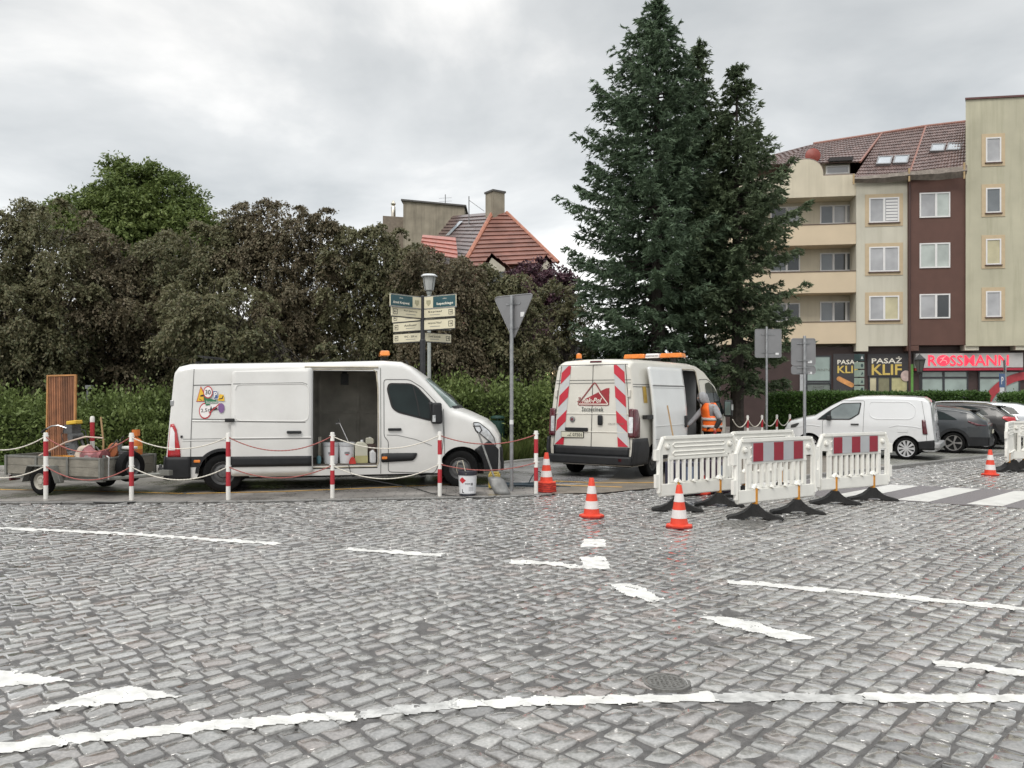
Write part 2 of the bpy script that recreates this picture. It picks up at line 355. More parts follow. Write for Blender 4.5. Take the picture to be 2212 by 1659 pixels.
# smooth crossing, its stripes
M_cross = M('crossing_asphalt_lilac', (0.175, 0.16, 0.165), 0.45, var=0.1, scale=30, bump=0.5, bscale=220)
sheet('crosswalk_surface', CWPOLY, -0.004, M_cross)
M_stripe = M('crossing_white_paint', (0.62, 0.61, 0.58), 0.4, var=0.10, scale=4, bump=0.25, bscale=160)
M_yellow = M('faded_yellow_paint', (0.56, 0.33, 0.085), 0.5, var=0.35, scale=5)
for k in range(-4, 7):
    a0 = CW0 + CWN * (k * 1.03 - 0.02)
    if k == -4: a0 = a0 + CWN * 0.25
    sheet('road_marking', [tuple(a0 + CWN * a + CWD * b_) for a, b_ in ((0, 0), (0.5, -0.02), (0.5, 2.6), (0, 2.6))], 0.0, M_stripe)
# pavement the vans stand on, brownish wet bay, pale setts behind
def setts_mat(name, c1, c2, cj, sx, sy, rough=0.4, rot=0.0, bump=0.5):
    m = bpy.data.materials.new(name); m.use_nodes = True; t = m.node_tree; b = t.nodes['Principled BSDF']
    tc_ = t.nodes.new('ShaderNodeTexCoord'); mp_ = t.nodes.new('ShaderNodeMapping'); mp_.inputs['Rotation'].default_value = (0, 0, rot)
    t.links.new(tc_.outputs['Object'], mp_.inputs[0])
    br = t.nodes.new('ShaderNodeTexBrick'); br.inputs['Color1'].default_value = c1 + (1,); br.inputs['Color2'].default_value = c2 + (1,); br.inputs['Mortar'].default_value = cj + (1,)
    br.inputs['Scale'].default_value = 1; br.inputs['Brick Width'].default_value = sx; br.inputs['Row Height'].default_value = sy; br.inputs['Mortar Size'].default_value = 0.012; br.inputs['Mortar Smooth'].default_value = 0.4
    n = t.nodes.new('ShaderNodeTexNoise'); n.inputs['Scale'].default_value = 1.1; n.inputs['Detail'].default_value = 7; t.links.new(tc_.outputs['Object'], n.inputs['Vector'])
    n2 = t.nodes.new('ShaderNodeTexNoise'); n2.inputs['Scale'].default_value = 5; n2.inputs['Detail'].default_value = 3; t.links.new(tc_.outputs['Object'], n2.inputs['Vector'])
    ad = t.nodes.new('ShaderNodeMix'); ad.data_type = 'VECTOR'; ad.inputs[0].default_value = 0.05; t.links.new(mp_.outputs[0], ad.inputs[4]); t.links.new(n2.outputs['Color'], ad.inputs[5])
    t.links.new(ad.outputs[1], br.inputs['Vector'])
    mr = t.nodes.new('ShaderNodeMapRange'); mr.inputs[1].default_value = 0.3; mr.inputs[2].default_value = 0.7; mr.inputs[3].default_value = 0.7; mr.inputs[4].default_value = 1.25; t.links.new(n.outputs['Fac'], mr.inputs[0])
    sc = t.nodes.new('ShaderNodeVectorMath'); sc.operation = 'SCALE'; t.links.new(br.outputs['Color'], sc.inputs[0]); t.links.new(mr.outputs[0], sc.inputs['Scale']); t.links.new(sc.outputs[0], b.inputs['Base Color'])
    ro = t.nodes.new('ShaderNodeMapRange'); ro.inputs[1].default_value = 0.35; ro.inputs[2].default_value = 0.65; ro.inputs[3].default_value = rough - 0.15; ro.inputs[4].default_value = rough + 0.15; t.links.new(n.outputs['Fac'], ro.inputs[0]); t.links.new(ro.outputs[0], b.inputs['Roughness'])
    bp = t.nodes.new('ShaderNodeBump'); bp.inputs['Strength'].default_value = bump; bp.inputs['Distance'].default_value = 0.01; bp.invert = True
    t.links.new(br.outputs['Fac'], bp.inputs['Height']); t.links.new(bp.outputs[0], b.inputs['Normal'])
    return m
M_pave = setts_mat('wet_pavement_slabs', (0.22, 0.205, 0.19), (0.27, 0.25, 0.23), (0.14, 0.13, 0.125), 0.34, 0.17, 0.33, R(-4), 0.25)
M_pale = setts_mat('pale_wet_setts', (0.27, 0.265, 0.27), (0.33, 0.32, 0.32), (0.14, 0.135, 0.13), 0.17, 0.12, 0.3, R(20), 0.6)
M_bay = M('brown_wet_asphalt', (0.19, 0.165, 0.135), 0.36, var=0.3, scale=2.5, bump=0.4, bscale=160)
M_park = setts_mat('mossy_parking_setts', (0.22, 0.215, 0.20), (0.29, 0.28, 0.265), (0.10, 0.12, 0.05), 0.22, 0.16, 0.45, R(35), 0.7)
sheet('pavement', EDGE + [G2(1300, 1062), (3.0, 23.6), (0.9, 21.4), (-0.4, 19.9), (-6, 19.0), (-22, 18.5)], 0.004, M_pave)
sheet('pale_sett_path', [(-0.6, 16.2), (1.4, 15.0), (2.6, 16.4), (3.6, 24.0), (3.0, 23.6), (0.9, 21.4), (-0.4, 19.9)], 0.009, M_pale)
sheet('loading_bay', [EDGE[-1], BAY[0], BAY[1], BAY[2], BAY[3], (9.5, 19.0), (8.5, 26.6), (4.0, 24.2), (2.0, 16.2), (0.9, 14.9)], 0.013, M_bay)
sheet('parking_area', KERB[:5] + [(22, 33), (10.5, 33), (10.5, 28.6), (8.0, 26.4), (8.6, 20)], 0.010, M_park)
def ribbon(name, pts, w_, z, mat):
    P = [Vector(p) for p in pts]; b = MB(); vs = []; fs = []
    for i, p in enumerate(P):
        t = (P[min(i + 1, len(P) - 1)] - P[max(i - 1, 0)]).normalized(); n = Vector((-t.y, t.x)) * w_ / 2
        vs += [(p.x + n.x, p.y + n.y, z), (p.x - n.x, p.y - n.y, z)]
    for i in range(len(P) - 1): fs.append((2 * i, 2 * i + 1, 2 * i + 3, 2 * i + 2))
    b.add(vs, fs); o = b.build(name, mat, fix=False); o['kind'] = 'structure'
    if o.data.polygons[0].normal.z < 0: o.data.flip_normals()
    return o
ribbon('road_marking', [G2(-60, 1057), G2(200, 1062), G2(396, 1067)], 0.09, 0.010, M_yellow)
ribbon('road_marking', [G2(402, 1067), G2(600, 1063), G2(778, 1056), G2(948, 1048), G2(1010, 1046)], 0.09, 0.010, M_yellow)
ribbon('road_marking', [G2(1196, 1041), G2(1300, 1045), G2(1420, 1044)], 0.10, 0.018, M_yellow)
ribbon('road_marking', [G2(1196, 1049), G2(1344, 1054)], 0.10, 0.018, M_yellow)
def kerb(pts, mat, w_=0.13, h=0.035):
    P = [Vector(p) for p in pts]; b = MB()
    for i in range(len(P) - 1):
        t = P[i + 1] - P[i]; L = t.length; n = max(1, round(L / 0.95)); a = math.atan2(t.y, t.x)
        for k in range(n):
            c = P[i] + t * ((k + 0.5) / n); b.box((c.x, c.y, h / 2 - 0.04), (L / n - 0.012, w_, h + 0.08), rz=a)
    o = b.build('kerb', mat, bevel=0.008); o['kind'] = 'structure'; return o
M_kerb = M('granite_kerb', (0.20, 0.195, 0.185), 0.45, var=0.25, scale=9, bump=0.4, bscale=80)
kerb(EDGE, M_kerb, 0.12, 0.022)
kerb(KERB, M_kerb, 0.14, 0.075)
kerb(GRASSLINE, M('pale_kerb', (0.34, 0.33, 0.31), 0.5, var=0.2, scale=8), 0.12, 0.07)
M_dark = M('black_gap', (0.012, 0.012, 0.012), 0.6, var=0)
ribbon('gutter', [(p[0] + 0.02, p[1] - 0.10) for p in EDGE], 0.055, 0.006, M('wet_gutter_joint', (0.03, 0.028, 0.027), 0.25, var=0.4))
M_soil = M('park_grass_ground', (0.045, 0.07, 0.022), 0.9, var=0.4, scale=3, bump=0.6, bscale=40)
sheet('grass_ground', [(-60, 18.4)] + GRASSLINE[1:] + [(26, 28.6), (60, 36), (60, 60), (-60, 60)], -0.004, M_soil)
sheet('ground', [(-900, -300), (900, -300), (900, 1500), (-900, 1500)], -0.06, M('far_ground', (0.12, 0.12, 0.105), 0.8, var=0.2, scale=0.3))
b = MB(); b.lathe([(0.0, 0.012), (0.27, 0.012), (0.285, 0.012), (0.285, 0.006), (0.305, 0.006), (0.305, 0.013), (0.345, 0.013), (0.35, -0.02)], n=32)
for k in range(-3, 4):
    for j in range(-3, 4):
        if abs(k) + abs(j) < 5: b.box((k * 0.07, j * 0.07, 0.014), (0.04, 0.018, 0.006), rz=R(45 if (k + j) % 2 else -45))
M_iron = M('worn_cast_iron', (0.17, 0.165, 0.155), 0.42, 0.2, var=0.3, scale=20)
for (x, y), lab in ((G2(1440, 1474), 'small round iron manhole cover set in the cobbles near the long white line'), (G2(1604, 1133), 'round iron manhole cover in the cobbles just before the striped barrier')):
    o = b.build('manhole_cover', M_iron, loc=(x, y, -0.006)); tag(o, lab, 'manhole cover', 'manhole covers in the cobbles')
    s_ = 0.42 if y < 6 else 1.0; o.scale = (s_, s_, 1)
# ---------------------------------------------------------------- vegetation
def leaf_mat(name, cols, trans=0.25, rough=0.5, hue_scale=0.5):
    m = bpy.data.materials.new(name); m.use_nodes = True; t = m.node_tree; b = t.nodes['Principled BSDF']; out = t.nodes['Material Output']
    g = t.nodes.new('ShaderNodeNewGeometry'); tc_ = t.nodes.new('ShaderNodeTexCoord')
    n = t.nodes.new('ShaderNodeTexNoise'); n.inputs['Scale'].default_value = hue_scale; n.inputs['Detail'].default_value = 3; t.links.new(tc_.outputs['Object'], n.inputs['Vector'])
    a = t.nodes.new('ShaderNodeMath'); a.operation = 'MULTIPLY_ADD'; t.links.new(g.outputs['Random Per Island'], a.inputs[0]); a.inputs[1].default_value = 0.55
    s = t.nodes.new('ShaderNodeMapRange'); s.inputs[1].default_value = 0.3; s.inputs[2].default_value = 0.7; s.inputs[4].default_value = 0.45; t.links.new(n.outputs['Fac'], s.inputs[0]); t.links.new(s.outputs[0], a.inputs[2])
    r = t.nodes.new('ShaderNodeValToRGB'); t.links.new(a.outputs[0], r.inputs[0])
    e = r.color_ramp.elements; e[0].position = 0; e[0].color = cols[0] + (1,); e[1].position = 1; e[1].color = cols[-1] + (1,)
    for i, c in enumerate(cols[1:-1]): k_ = e.new((i + 1) / (len(cols) - 1)); k_.color = c + (1,)
    t.links.new(r.outputs[0], b.inputs['Base Color']); b.inputs['Roughness'].default_value = rough; b.inputs['Specular IOR Level'].default_value = 0.22
    tr = t.nodes.new('ShaderNodeBsdfTranslucent'); t.links.new(r.outputs[0], tr.inputs[0])
    mx_ = t.nodes.new('ShaderNodeMixShader'); mx_.inputs[0].default_value = trans
    t.links.new(b.outputs[0], mx_.inputs[1]); t.links.new(tr.outputs[0], mx_.inputs[2]); t.links.new(mx_.outputs[0], out.inputs[0])
    return m
def unit(v): return v / np.maximum(np.linalg.norm(v, axis=-1, keepdims=True), 1e-9)
def leaf_quads(P, A, l, w_, up=0.6, N0=None):  # diamond leaves at P along A, facing roughly N0
    n = len(P); N = unit(rng.normal(0, 1, (n, 3)) + np.array([0, -0.25, up * 1.6])) if N0 is None else unit(rng.normal(0, 0.55, (n, 3)) + N0 * 1.3); Sd = unit(np.cross(A, N))
    l = l * rng.uniform(0.7, 1.3, (n, 1)); w_ = w_ * rng.uniform(0.7, 1.3, (n, 1))
    V = np.stack([P - A * l * 0.5, P + Sd * w_ * 0.5 - A * l * 0.05, P + A * l * 0.5, P - Sd * w_ * 0.5 - A * l * 0.05], 1)
    return V
def clump_leaves(C, rc, D0, nspray, nleaf, l, w_, droop):
    """C clump centres, D0 their outward direction: sprays that leave the centre, bend down and carry leaves on both sides"""
    m = len(C)
    D = unit(rng.normal(0, 1, (m, nspray, 3)) + D0[:, None] * 0.9 + np.array([0, 0, 0.55]))
    t = rng.uniform(0.10, 1.0, (m, nspray, nleaf, 1)) ** 0.6; r_ = (rc * rng.uniform(0.6, 1.15, m))[:, None, None, None]
    P = C[:, None, None] + D[:, :, None] * t * r_ + np.array([0, 0, -1.0]) * droop * (t ** 2) * r_
    P = P + rng.normal(0, l * 0.35, P.shape)
    A = unit(D[:, :, None] * 0.7 + np.array([0, 0, -1.0]) * droop * 1.5 * t + rng.normal(0, 0.55, P.shape))
    O = unit(P - C[:, None, None] + np.array([0, 0, 0.55]) * r_)
    return leaf_quads(P.reshape(-1, 3), A.reshape(-1, 3), l, w_, N0=O.reshape(-1, 3))
def bark(name='dark_bark', c=(0.05, 0.042, 0.035)): return M(name, c, 0.9, var=0.35, scale=12, bump=0.8, bscale=25)
def limbs(b, base, tips, r0, rnd_):
    base = Vector(base)
    top = sum((Vector(t) for t in tips), Vector()) / len(tips)
    mid = base.lerp(top, 0.45) + Vector((rnd_.uniform(-.2, .2), rnd_.uniform(-.2, .2), 0))
    b.tube([base - Vector((0, 0, 0.1)), base + (mid - base) * 0.15, base.lerp(mid, 0.6) + Vector((rnd_.uniform(-.1, .1), 0, 0)), mid], [r0 * 1.35, r0, r0 * 0.85, r0 * 0.7], 9)
    for t in tips:
        t = Vector(t); s = base.lerp(mid, rnd_.uniform(0.6, 1.0)); q = s.lerp(t, 0.5) + Vector((rnd_.uniform(-.3, .3), rnd_.uniform(-.3, .3), rnd_.uniform(0.1, .5)))
        b.tube([s, s.lerp(q, 0.5) + Vector((0, 0, 0.1)), q, t], [r0 * 0.5, r0 * 0.38, r0 * 0.25, r0 * 0.06], 6)
        for _ in range(5):
            s2 = q.lerp(t, rnd_.uniform(0, 0.8)); e_ = s2 + Vector((rnd_.uniform(-.9, .9), rnd_.uniform(-.9, .9), rnd_.uniform(-.1, .8)))
            b.tube([s2, s2.lerp(e_, 0.5) + Vector((0, 0, 0.08)), e_], [r0 * 0.14, r0 * 0.09, r0 * 0.03], 4)
def broadleaf(name, label, cat, group, base, lumps, mat, per=60, rc=0.5, nspray=11, nleaf=10, l=0.13, w_=0.065, droop=0.55, r0=0.16, flat=1.0):
    o = thing(name, label, cat, (base[0], base[1], 0), 0, group); B = np.array([base[0], base[1], 0.0]); Vs = []; tips = []
    for c, r_ in lumps:
        c = np.array(c) - B; n = max(8, int(per * (r_ / 1.4) ** 2))
        D = unit(rng.normal(0, 1, (n, 3)) + np.array([0, -0.25, 0.15])); rad = r_ * rng.uniform(0.12, 1.0, (n, 1)) ** 0.5 * (1 + 0.22 * rng.normal(0, 1, (n, 1)))
        C = c + D * np.minimum(rad, r_ * 1.2) * np.array([1, 1, flat]); C[:, 2] = np.maximum(C[:, 2], 0.5)
        Vs.append(clump_leaves(C, rc, D, nspray, nleaf, l, w_, droop))
        tips += [tuple(c), tuple(c + np.array([0.5, 0.1, 0.6]) * r_), tuple(c + np.array([-0.5, 0.2, 0.4]) * r_)]
    V = np.concatenate(Vs); q = len(V)
    np_mesh('crown', V.reshape(-1, 3), np.arange(q * 4).reshape(-1, 4), mat, o)
    b = MB(); limbs(b, (0, 0, 0), tips, r0, rnd); b.build('trunk', bark(), o, smooth=True)
    return o
L_plum = leaf_mat('brown_green_leaves', [(0.074, 0.081, 0.046), (0.124, 0.111, 0.068), (0.155, 0.121, 0.078), (0.182, 0.165, 0.103), (0.216, 0.209, 0.128)], 0.34, 0.45)
L_plum2 = leaf_mat('olive_brown_leaves', [(0.074, 0.086, 0.046), (0.115, 0.124, 0.065), (0.162, 0.142, 0.081), (0.182, 0.186, 0.101), (0.230, 0.236, 0.135)], 0.34, 0.45)
L_green = leaf_mat('fresh_green_leaves', [(0.072, 0.108, 0.032), (0.115, 0.158, 0.046), (0.160, 0.205, 0.062), (0.215, 0.25, 0.085)], 0.3, 0.5, 0.35)
L_purple = leaf_mat('dark_purple_leaves', [(0.034, 0.019, 0.026), (0.071, 0.034, 0.049), (0.103, 0.052, 0.067), (0.131, 0.074, 0.084)], 0.2, 0.4)
L_hedge = leaf_mat('hedge_leaves', [(0.080, 0.108, 0.036), (0.13, 0.172, 0.056), (0.18, 0.235, 0.078), (0.27, 0.31, 0.115)], 0.3, 0.45, 0.9)
L_box = leaf_mat('trimmed_hedge_leaves', [(0.033, 0.068, 0.018), (0.060, 0.112, 0.027), (0.082, 0.150, 0.038), (0.120, 0.202, 0.044)], 0.22, 0.45, 0.7)
L_bush = leaf_mat('shrub_leaves', [(0.035, 0.058, 0.020), (0.065, 0.10, 0.034), (0.10, 0.14, 0.05)], 0.25, 0.5)
def LP(Z, *ls): return [(tuple(at(x, y, Z + dz)), r_ * (Z + dz) / F) for x, y, r_, dz in ls]
G_T = 'brown leaved park trees behind the hedge'
for lab, x, Z, ls, mat in (
    ('brown leaved spreading tree at the left edge of the picture', 50, 22.5, [(10, 560, 90, 0), (95, 535, 85, .5), (35, 680, 110, -.6), (130, 650, 90, 0), (60, 790, 100, -.3), (-40, 640, 90, 0), (60, 490, 45, .5), (0, 830, 90, .5), (110, 840, 80, .5)], L_plum2),
    ('reddish brown tree just below the light green crown', 245, 24.0, [(190, 560, 75, 0), (275, 585, 80, .3), (220, 680, 95, -.5), (310, 690, 85, 0), (200, 790, 85, 0), (340, 800, 80, 1), (260, 830, 80, .5), (180, 840, 70, .5)], L_plum),
    ('brown tree between the light green crown and the tallest brown tree', 430, 24.5, [(370, 560, 75, .3), (450, 545, 70, 0), (500, 520, 55, .6), (400, 680, 90, .2), (490, 640, 85, 0), (430, 800, 80, 1), (380, 830, 80, .5)], L_plum2),
    ('tallest brown leaved tree with an open twiggy top', 610, 25.0, [(555, 490, 58, 0), (625, 490, 62, 0), (700, 510, 58, 0), (590, 590, 85, -.4), (680, 610, 90, 0), (620, 720, 100, 0), (540, 560, 60, 0), (640, 820, 80, .5)], L_plum),
    ('brown leaved tree right below the wide beige chimney wall', 800, 25.0, [(750, 540, 70, .3), (820, 540, 65, 0), (885, 555, 55, 0), (780, 640, 90, -.4), (860, 660, 85, 0), (800, 770, 90, 0), (880, 800, 70, .6)], L_plum2),
    ('brown green tree right behind the street lamp', 960, 24.0, [(930, 590, 62, 0), (990, 620, 62, 0), (960, 700, 80, -.3), (930, 790, 75, 0), (1000, 800, 70, 0)], L_plum),
    ('brown green tree beside the back of the triangular sign', 1060, 24.6, [(1045, 650, 55, 0), (1085, 690, 55, 0), (1050, 740, 70, 0), (1105, 780, 50, .3), (1060, 820, 60, 0), (1010, 612, 45, .6), (1068, 614, 44, .5), (1118, 646, 44, .4), (1145, 705, 40, .4), (1140, 770, 45, 0)], L_plum2),
    ('low olive tree leaning over the roof of the long white van', 470, 20.6, [(420, 655, 62, 0), (475, 700, 78, -.2), (410, 745, 60, 0), (545, 745, 62, 0), (600, 790, 60, 0), (500, 790, 70, 0), (690, 800, 48, 0)], L_plum2),
    ('shaded brown tree far back behind the wooden panel', 130, 30, [(60, 700, 110, 0), (200, 740, 120, 0), (330, 760, 120, 0), (100, 820, 90, 0), (20, 800, 100, 0)], L_plum),
    ('shaded brown tree far back behind the long white van', 560, 30, [(450, 740, 110, 0), (600, 740, 120, 0), (740, 760, 110, 0), (880, 780, 110, 0), (1000, 800, 90, 0)], L_plum)):
    broadleaf('brown_leaved_tree', lab, 'tree', G_T, at(x, HY, Z)[:2], LP(Z, *ls), mat, per=40, rc=0.60, nspray=24, nleaf=15, l=0.095, w_=0.052, droop=0.75)
broadleaf('locust_tree', 'tall light green tree rising above the brown trees', 'tree', None, at(300, HY, 36)[:2],
    LP(36, (290, 420, 62, 0), (225, 440, 55, 0), (360, 430, 58, 0), (415, 470, 48, 0), (165, 465, 48, 0), (300, 490, 85, -.5), (230, 510, 75, -.5), (390, 510, 75, -.3), (125, 490, 40, 0), (320, 385, 30, 0), (265, 385, 28, 0), (440, 500, 36, 0), (330, 560, 80, 0)),
    L_green, per=34, rc=0.95, nspray=18, nleaf=13, l=0.17, w_=0.085, droop=0.3, r0=0.3, flat=0.8)
broadleaf('copper_beech', 'dark purple leaved tree below the red tiled roof', 'tree', None, at(1150, HY, 33)[:2],
    LP(33, (1150, 610, 42, 0), (1175, 640, 45, 0), (1130, 660, 42, 0), (1160, 710, 50, 0), (1190, 700, 35, 0), (1135, 740, 40, 0), (1196, 602, 34, 0), (1218, 632, 38, 0)), L_purple, per=60, rc=0.55, nspray=10, nleaf=10, l=0.15, w_=0.085, droop=0.4, r0=0.2)
broadleaf('brown_leaved_tree', 'olive brown tree squeezed between the purple tree and the spruces', 'tree', G_T, at(1225, HY, 29)[:2],
    LP(29, (1215, 650, 45, 0), (1240, 700, 50, 0), (1195, 720, 42, 0), (1215, 760, 50, 0)), L_plum2, per=60, rc=0.5, nspray=10, nleaf=10, droop=0.5)

L_spruce = leaf_mat('spruce_needles', [(0.054, 0.083, 0.056), (0.095, 0.139, 0.085), (0.134, 0.190, 0.115), (0.189, 0.250, 0.156)], 0.30, 0.55, 0.8)
L_spruce2 = leaf_mat('olive_spruce_needles', [(0.054, 0.076, 0.046), (0.093, 0.127, 0.071), (0.132, 0.171, 0.095), (0.177, 0.217, 0.124)], 0.30, 0.55, 0.8)
def spruce(label, base, H, prof, mat, z0, dens=1.0, gap=0.0, side=(1, 1)):
    o = thing('spruce_tree', label, 'tree', (base[0], base[1], 0), 0, 'spruces between the second van and the flats')
    Vs = []; b = MB(); b.tube([(0, 0, -0.1), (0.02, 0, H * 0.3), (-0.02, 0.02, H * 0.65), (0, 0, H * 0.985)], [H * 0.019, H * 0.015, H * 0.008, 0.01], 9)
    z = z0; hs = [p[0] for p in prof]; rs = [p[1] for p in prof]
    br = MB()
    while z < H - 0.15:
        rz_ = float(np.interp(z, hs, rs)); nb = 7 if z < H * 0.8 else 6
        a0 = rnd.uniform(0, 6.28)
        for k in range(nb):
            if rnd.random() < gap: continue
            a = a0 + 2 * math.pi * k / nb + rnd.uniform(-0.3, 0.3); zb = z + rnd.uniform(-0.18, 0.18)
            Lb = rz_ * rnd.uniform(0.72, 1.12) * (side[0] if math.cos(a) < 0 else side[1])
            if Lb < 0.08: Lb = 0.1
            dr = 0.05 + 0.30 * max(0, 1 - zb / H) * 1.3; up_ = 0.28
            s = np.linspace(0, 1, 9); hx = s * Lb; hz = (0.30 * s * (zb / H) ** 1.5 * 1.6 - dr * s * 1.3 + up_ * s ** 3) * Lb
            pts = np.stack([np.cos(a) * hx, np.sin(a) * hx, zb + hz], 1)
            br.tube([tuple(p) for p in pts[::2]], [0.02 + 0.012 * Lb, 0.015 + 0.008 * Lb, 0.012, 0.008, 0.004], 4, False)
            nt_ = max(5, int(17 * Lb * dens)); ts = np.sort(rng.uniform(0.16 if Lb > 1 else 0.02, 1.0, nt_))
            c = np.stack([np.interp(ts, s, pts[:, i]) for i in range(3)], 1)
            dirb = np.array([math.cos(a), math.sin(a), 0.0]); perp = np.array([-math.sin(a), math.cos(a), 0.0])
            sg = np.where(np.arange(nt_) % 2 == 0, 1.0, -1.0)[:, None]; tl = (0.20 + 0.42 * Lb ** 0.55 * (1.05 - ts)[:, None]) * rng.uniform(0.6, 1.15, (nt_, 1))
            T = unit(dirb * rng.uniform(0.5, 1.1, (nt_, 1)) + perp * sg * rng.uniform(0.35, 1.0, (nt_, 1)) + np.array([0, 0, 1]) * rng.uniform(-0.65, 0.18, (nt_, 1)))
            m = 11; u_ = rng.uniform(0.02, 1.0, (nt_, m, 1))
            P = c[:, None] + T[:, None] * tl[:, None] * u_ + np.array([0, 0, -0.22]) * (u_ ** 2) * tl[:, None] + np.array([0, 0, 0.12]) * (u_ ** 4) * tl[:, None]
            A = unit(T[:, None] * 0.9 + rng.normal(0, 0.42, (nt_, m, 3)))
            P = P + A * 0.03 + rng.normal(0, 0.018, P.shape)
            Vs.append(leaf_quads(P.reshape(-1, 3), A.reshape(-1, 3), 0.19, 0.052, 0.7))
            m2 = max(6, int(10 * Lb)); u2 = rng.uniform(0.2, 1.02, (m2, 1)); P2 = np.stack([np.interp(u2[:, 0], s, pts[:, i]) for i in range(3)], 1)
            Vs.append(leaf_quads(P2 + rng.normal(0, 0.03, P2.shape), unit(dirb + rng.normal(0, 0.5, P2.shape) + np.array([0, 0, 0.25])), 0.19, 0.05))
        z += max(0.2, 0.40 * (1 - 0.45 * z / H)) / dens ** 0.4
    P = np.stack([rng.normal(0, 0.03, 60), rng.normal(0, 0.03, 60), H - 0.5 + rng.uniform(0, 0.55, 60)], 1)
    Vs.append(leaf_quads(P, unit(rng.normal(0, 0.5, P.shape) + np.array([0, 0, 1.0])), 0.16, 0.04))
    V = np.concatenate(Vs); q = len(V)
    np_mesh('crown', V.reshape(-1, 3), np.arange(q * 4).reshape(-1, 4), mat, o)
    b.build('trunk', bark('spruce_bark', (0.055, 0.045, 0.038)), o, smooth=True)
    br.build('branches', bark('spruce_bark'), o, smooth=True, fix=False)
    return o
def hz(y, Z): return CH - (y - HY) * Z / F
Zs = 26.0
spruce('tallest dark spruce, full and pointed, nearest the second van', at(1420, HY, Zs)[:2], hz(2, Zs),
       [(hz(800, Zs), 2.6), (hz(700, Zs), 2.75), (hz(560, Zs), 3.35), (hz(480, Zs), 3.25), (hz(400, Zs), 2.75), (hz(330, Zs), 2.45), (hz(270, Zs), 2.2), (hz(190, Zs), 1.7), (hz(130, Zs), 1.25), (hz(60, Zs), 0.62), (hz(2, Zs), 0.06)], L_spruce, hz(800, Zs), dens=1.08, gap=0.09, side=(1.0, 0.75))
Zs = 27.2
spruce('middle spruce with its bare trunk showing low down', at(1508, HY, Zs)[:2], hz(84, Zs),
       [(hz(760, Zs), 2.2), (hz(560, Zs), 2.3), (hz(400, Zs), 1.8), (hz(300, Zs), 1.1), (hz(230, Zs), 0.60), (hz(190, Zs), 0.45), (hz(130, Zs), 0.30), (hz(84, Zs), 0.05)], L_spruce2, hz(700, Zs), dens=1.0, gap=0.12)
Zs = 26.4
spruce('thinner spruce nearest the flats with drooping ragged branches', at(1592, HY, Zs)[:2], hz(138, Zs),
       [(hz(830, Zs), 1.9), (hz(740, Zs), 2.1), (hz(600, Zs), 2.35), (hz(480, Zs), 2.15), (hz(370, Zs), 1.55), (hz(320, Zs), 1.0), (hz(240, Zs), 0.60), (hz(190, Zs), 0.36), (hz(138, Zs), 0.04)], L_spruce2, hz(820, Zs), dens=1.0, gap=0.10)

def hedge(name, label, cat, x0, x1, y0, y1, h, mat, n, l=0.09, loose=0.06, group=None, rz=0.0, core=True):
    """leaves crowd the outside of twigs and a solid dark core; rz turns it"""
    o = thing(name, label, cat, ((x0 + x1) / 2, (y0 + y1) / 2, 0), rz, group); X, Y = (x1 - x0) / 2, (y1 - y0) / 2
    a = np.array([2 * X * h, 2 * X * h * 0.5, 2 * Y * h, 2 * Y * h, 4 * X * Y]); k = rng.choice(5, n, p=a / a.sum())
    u, v = rng.uniform(-1, 1, n), rng.uniform(0, 1, n)
    P = np.zeros((n, 3)); N = np.zeros((n, 3))
    for i, (fx, fn) in enumerate(((lambda u, v: (u * X, -Y + 0 * u, v * h), (0, -1, .3)), (lambda u, v: (u * X, Y + 0 * u, v * h), (0, 1, .3)), (lambda u, v: (-X + 0 * u, u * Y, v * h), (-1, 0, .3)), (lambda u, v: (X + 0 * u, u * Y, v * h), (1, 0, .3)), (lambda u, v: (u * X, (v * 2 - 1) * Y, h + 0 * u), (0, 0, 1)))):
        s = k == i; P[s] = np.stack(fx(u[s], v[s]), 1); N[s] = fn
    lump = 0.5 + 0.5 * np.sin(P[:, 0] * 3.1 + 1) * np.sin(P[:, 0] * 1.7 + P[:, 2] * 2.9)
    P = P + N * (rng.normal(-0.02, loose, (n, 1)) + (lump[:, None] - 0.6) * loose * 1.6)
    A = unit(N * 0.8 + rng.normal(0, 0.7, (n, 3)) + np.array([0, 0, 0.35]))
    V = leaf_quads(P, A, l, l * 0.55)
    np_mesh('foliage', V.reshape(-1, 3), np.arange(n * 4).reshape(-1, 4), mat, o)
    b = MB()
    for _ in range(int(40 * X) + 10):
        p = Vector((rnd.uniform(-X, X) * .97, rnd.uniform(-Y, Y) * .9, 0)); b.tube([p, p + Vector((rnd.uniform(-.1, .1), rnd.uniform(-.1, .1), h * 0.5)), p + Vector((rnd.uniform(-.25, .25), rnd.uniform(-.2, .2), h * rnd.uniform(.8, 1.0)))], [0.018, 0.012, 0.004], 4, False)
    if core: b.box((0, 0, h * 0.46), (2 * X - 0.22, 2 * Y - 0.22, h * 0.90))  # solid dark core added to stop views through the leaves
    b.build('twigs', M('hedge_twigs_and_core', (0.02, 0.026, 0.012), 0.9, var=0.4, scale=15), o)
    return o
hedge('hedge', 'loose tall green hedge behind the trailer and the wooden panel', 'hedge', -14.5, -8.9, 20.0, 21.4, 1.36, L_hedge, 46000, 0.11, 0.26, 'hedges along the park')
hedge('hedge', 'lower clipped hedge just behind the back of the long white van', 'hedge', -9.1, -6.0, 19.3, 20.3, 0.98, L_hedge, 22000, 0.085, 0.06, 'hedges along the park')
hedge('hedge', 'loose green hedge behind the front of the long white van', 'hedge', -2.8, 1.1, 21.9, 23.2, 1.78, L_hedge, 36000, 0.11, 0.26, 'hedges along the park')
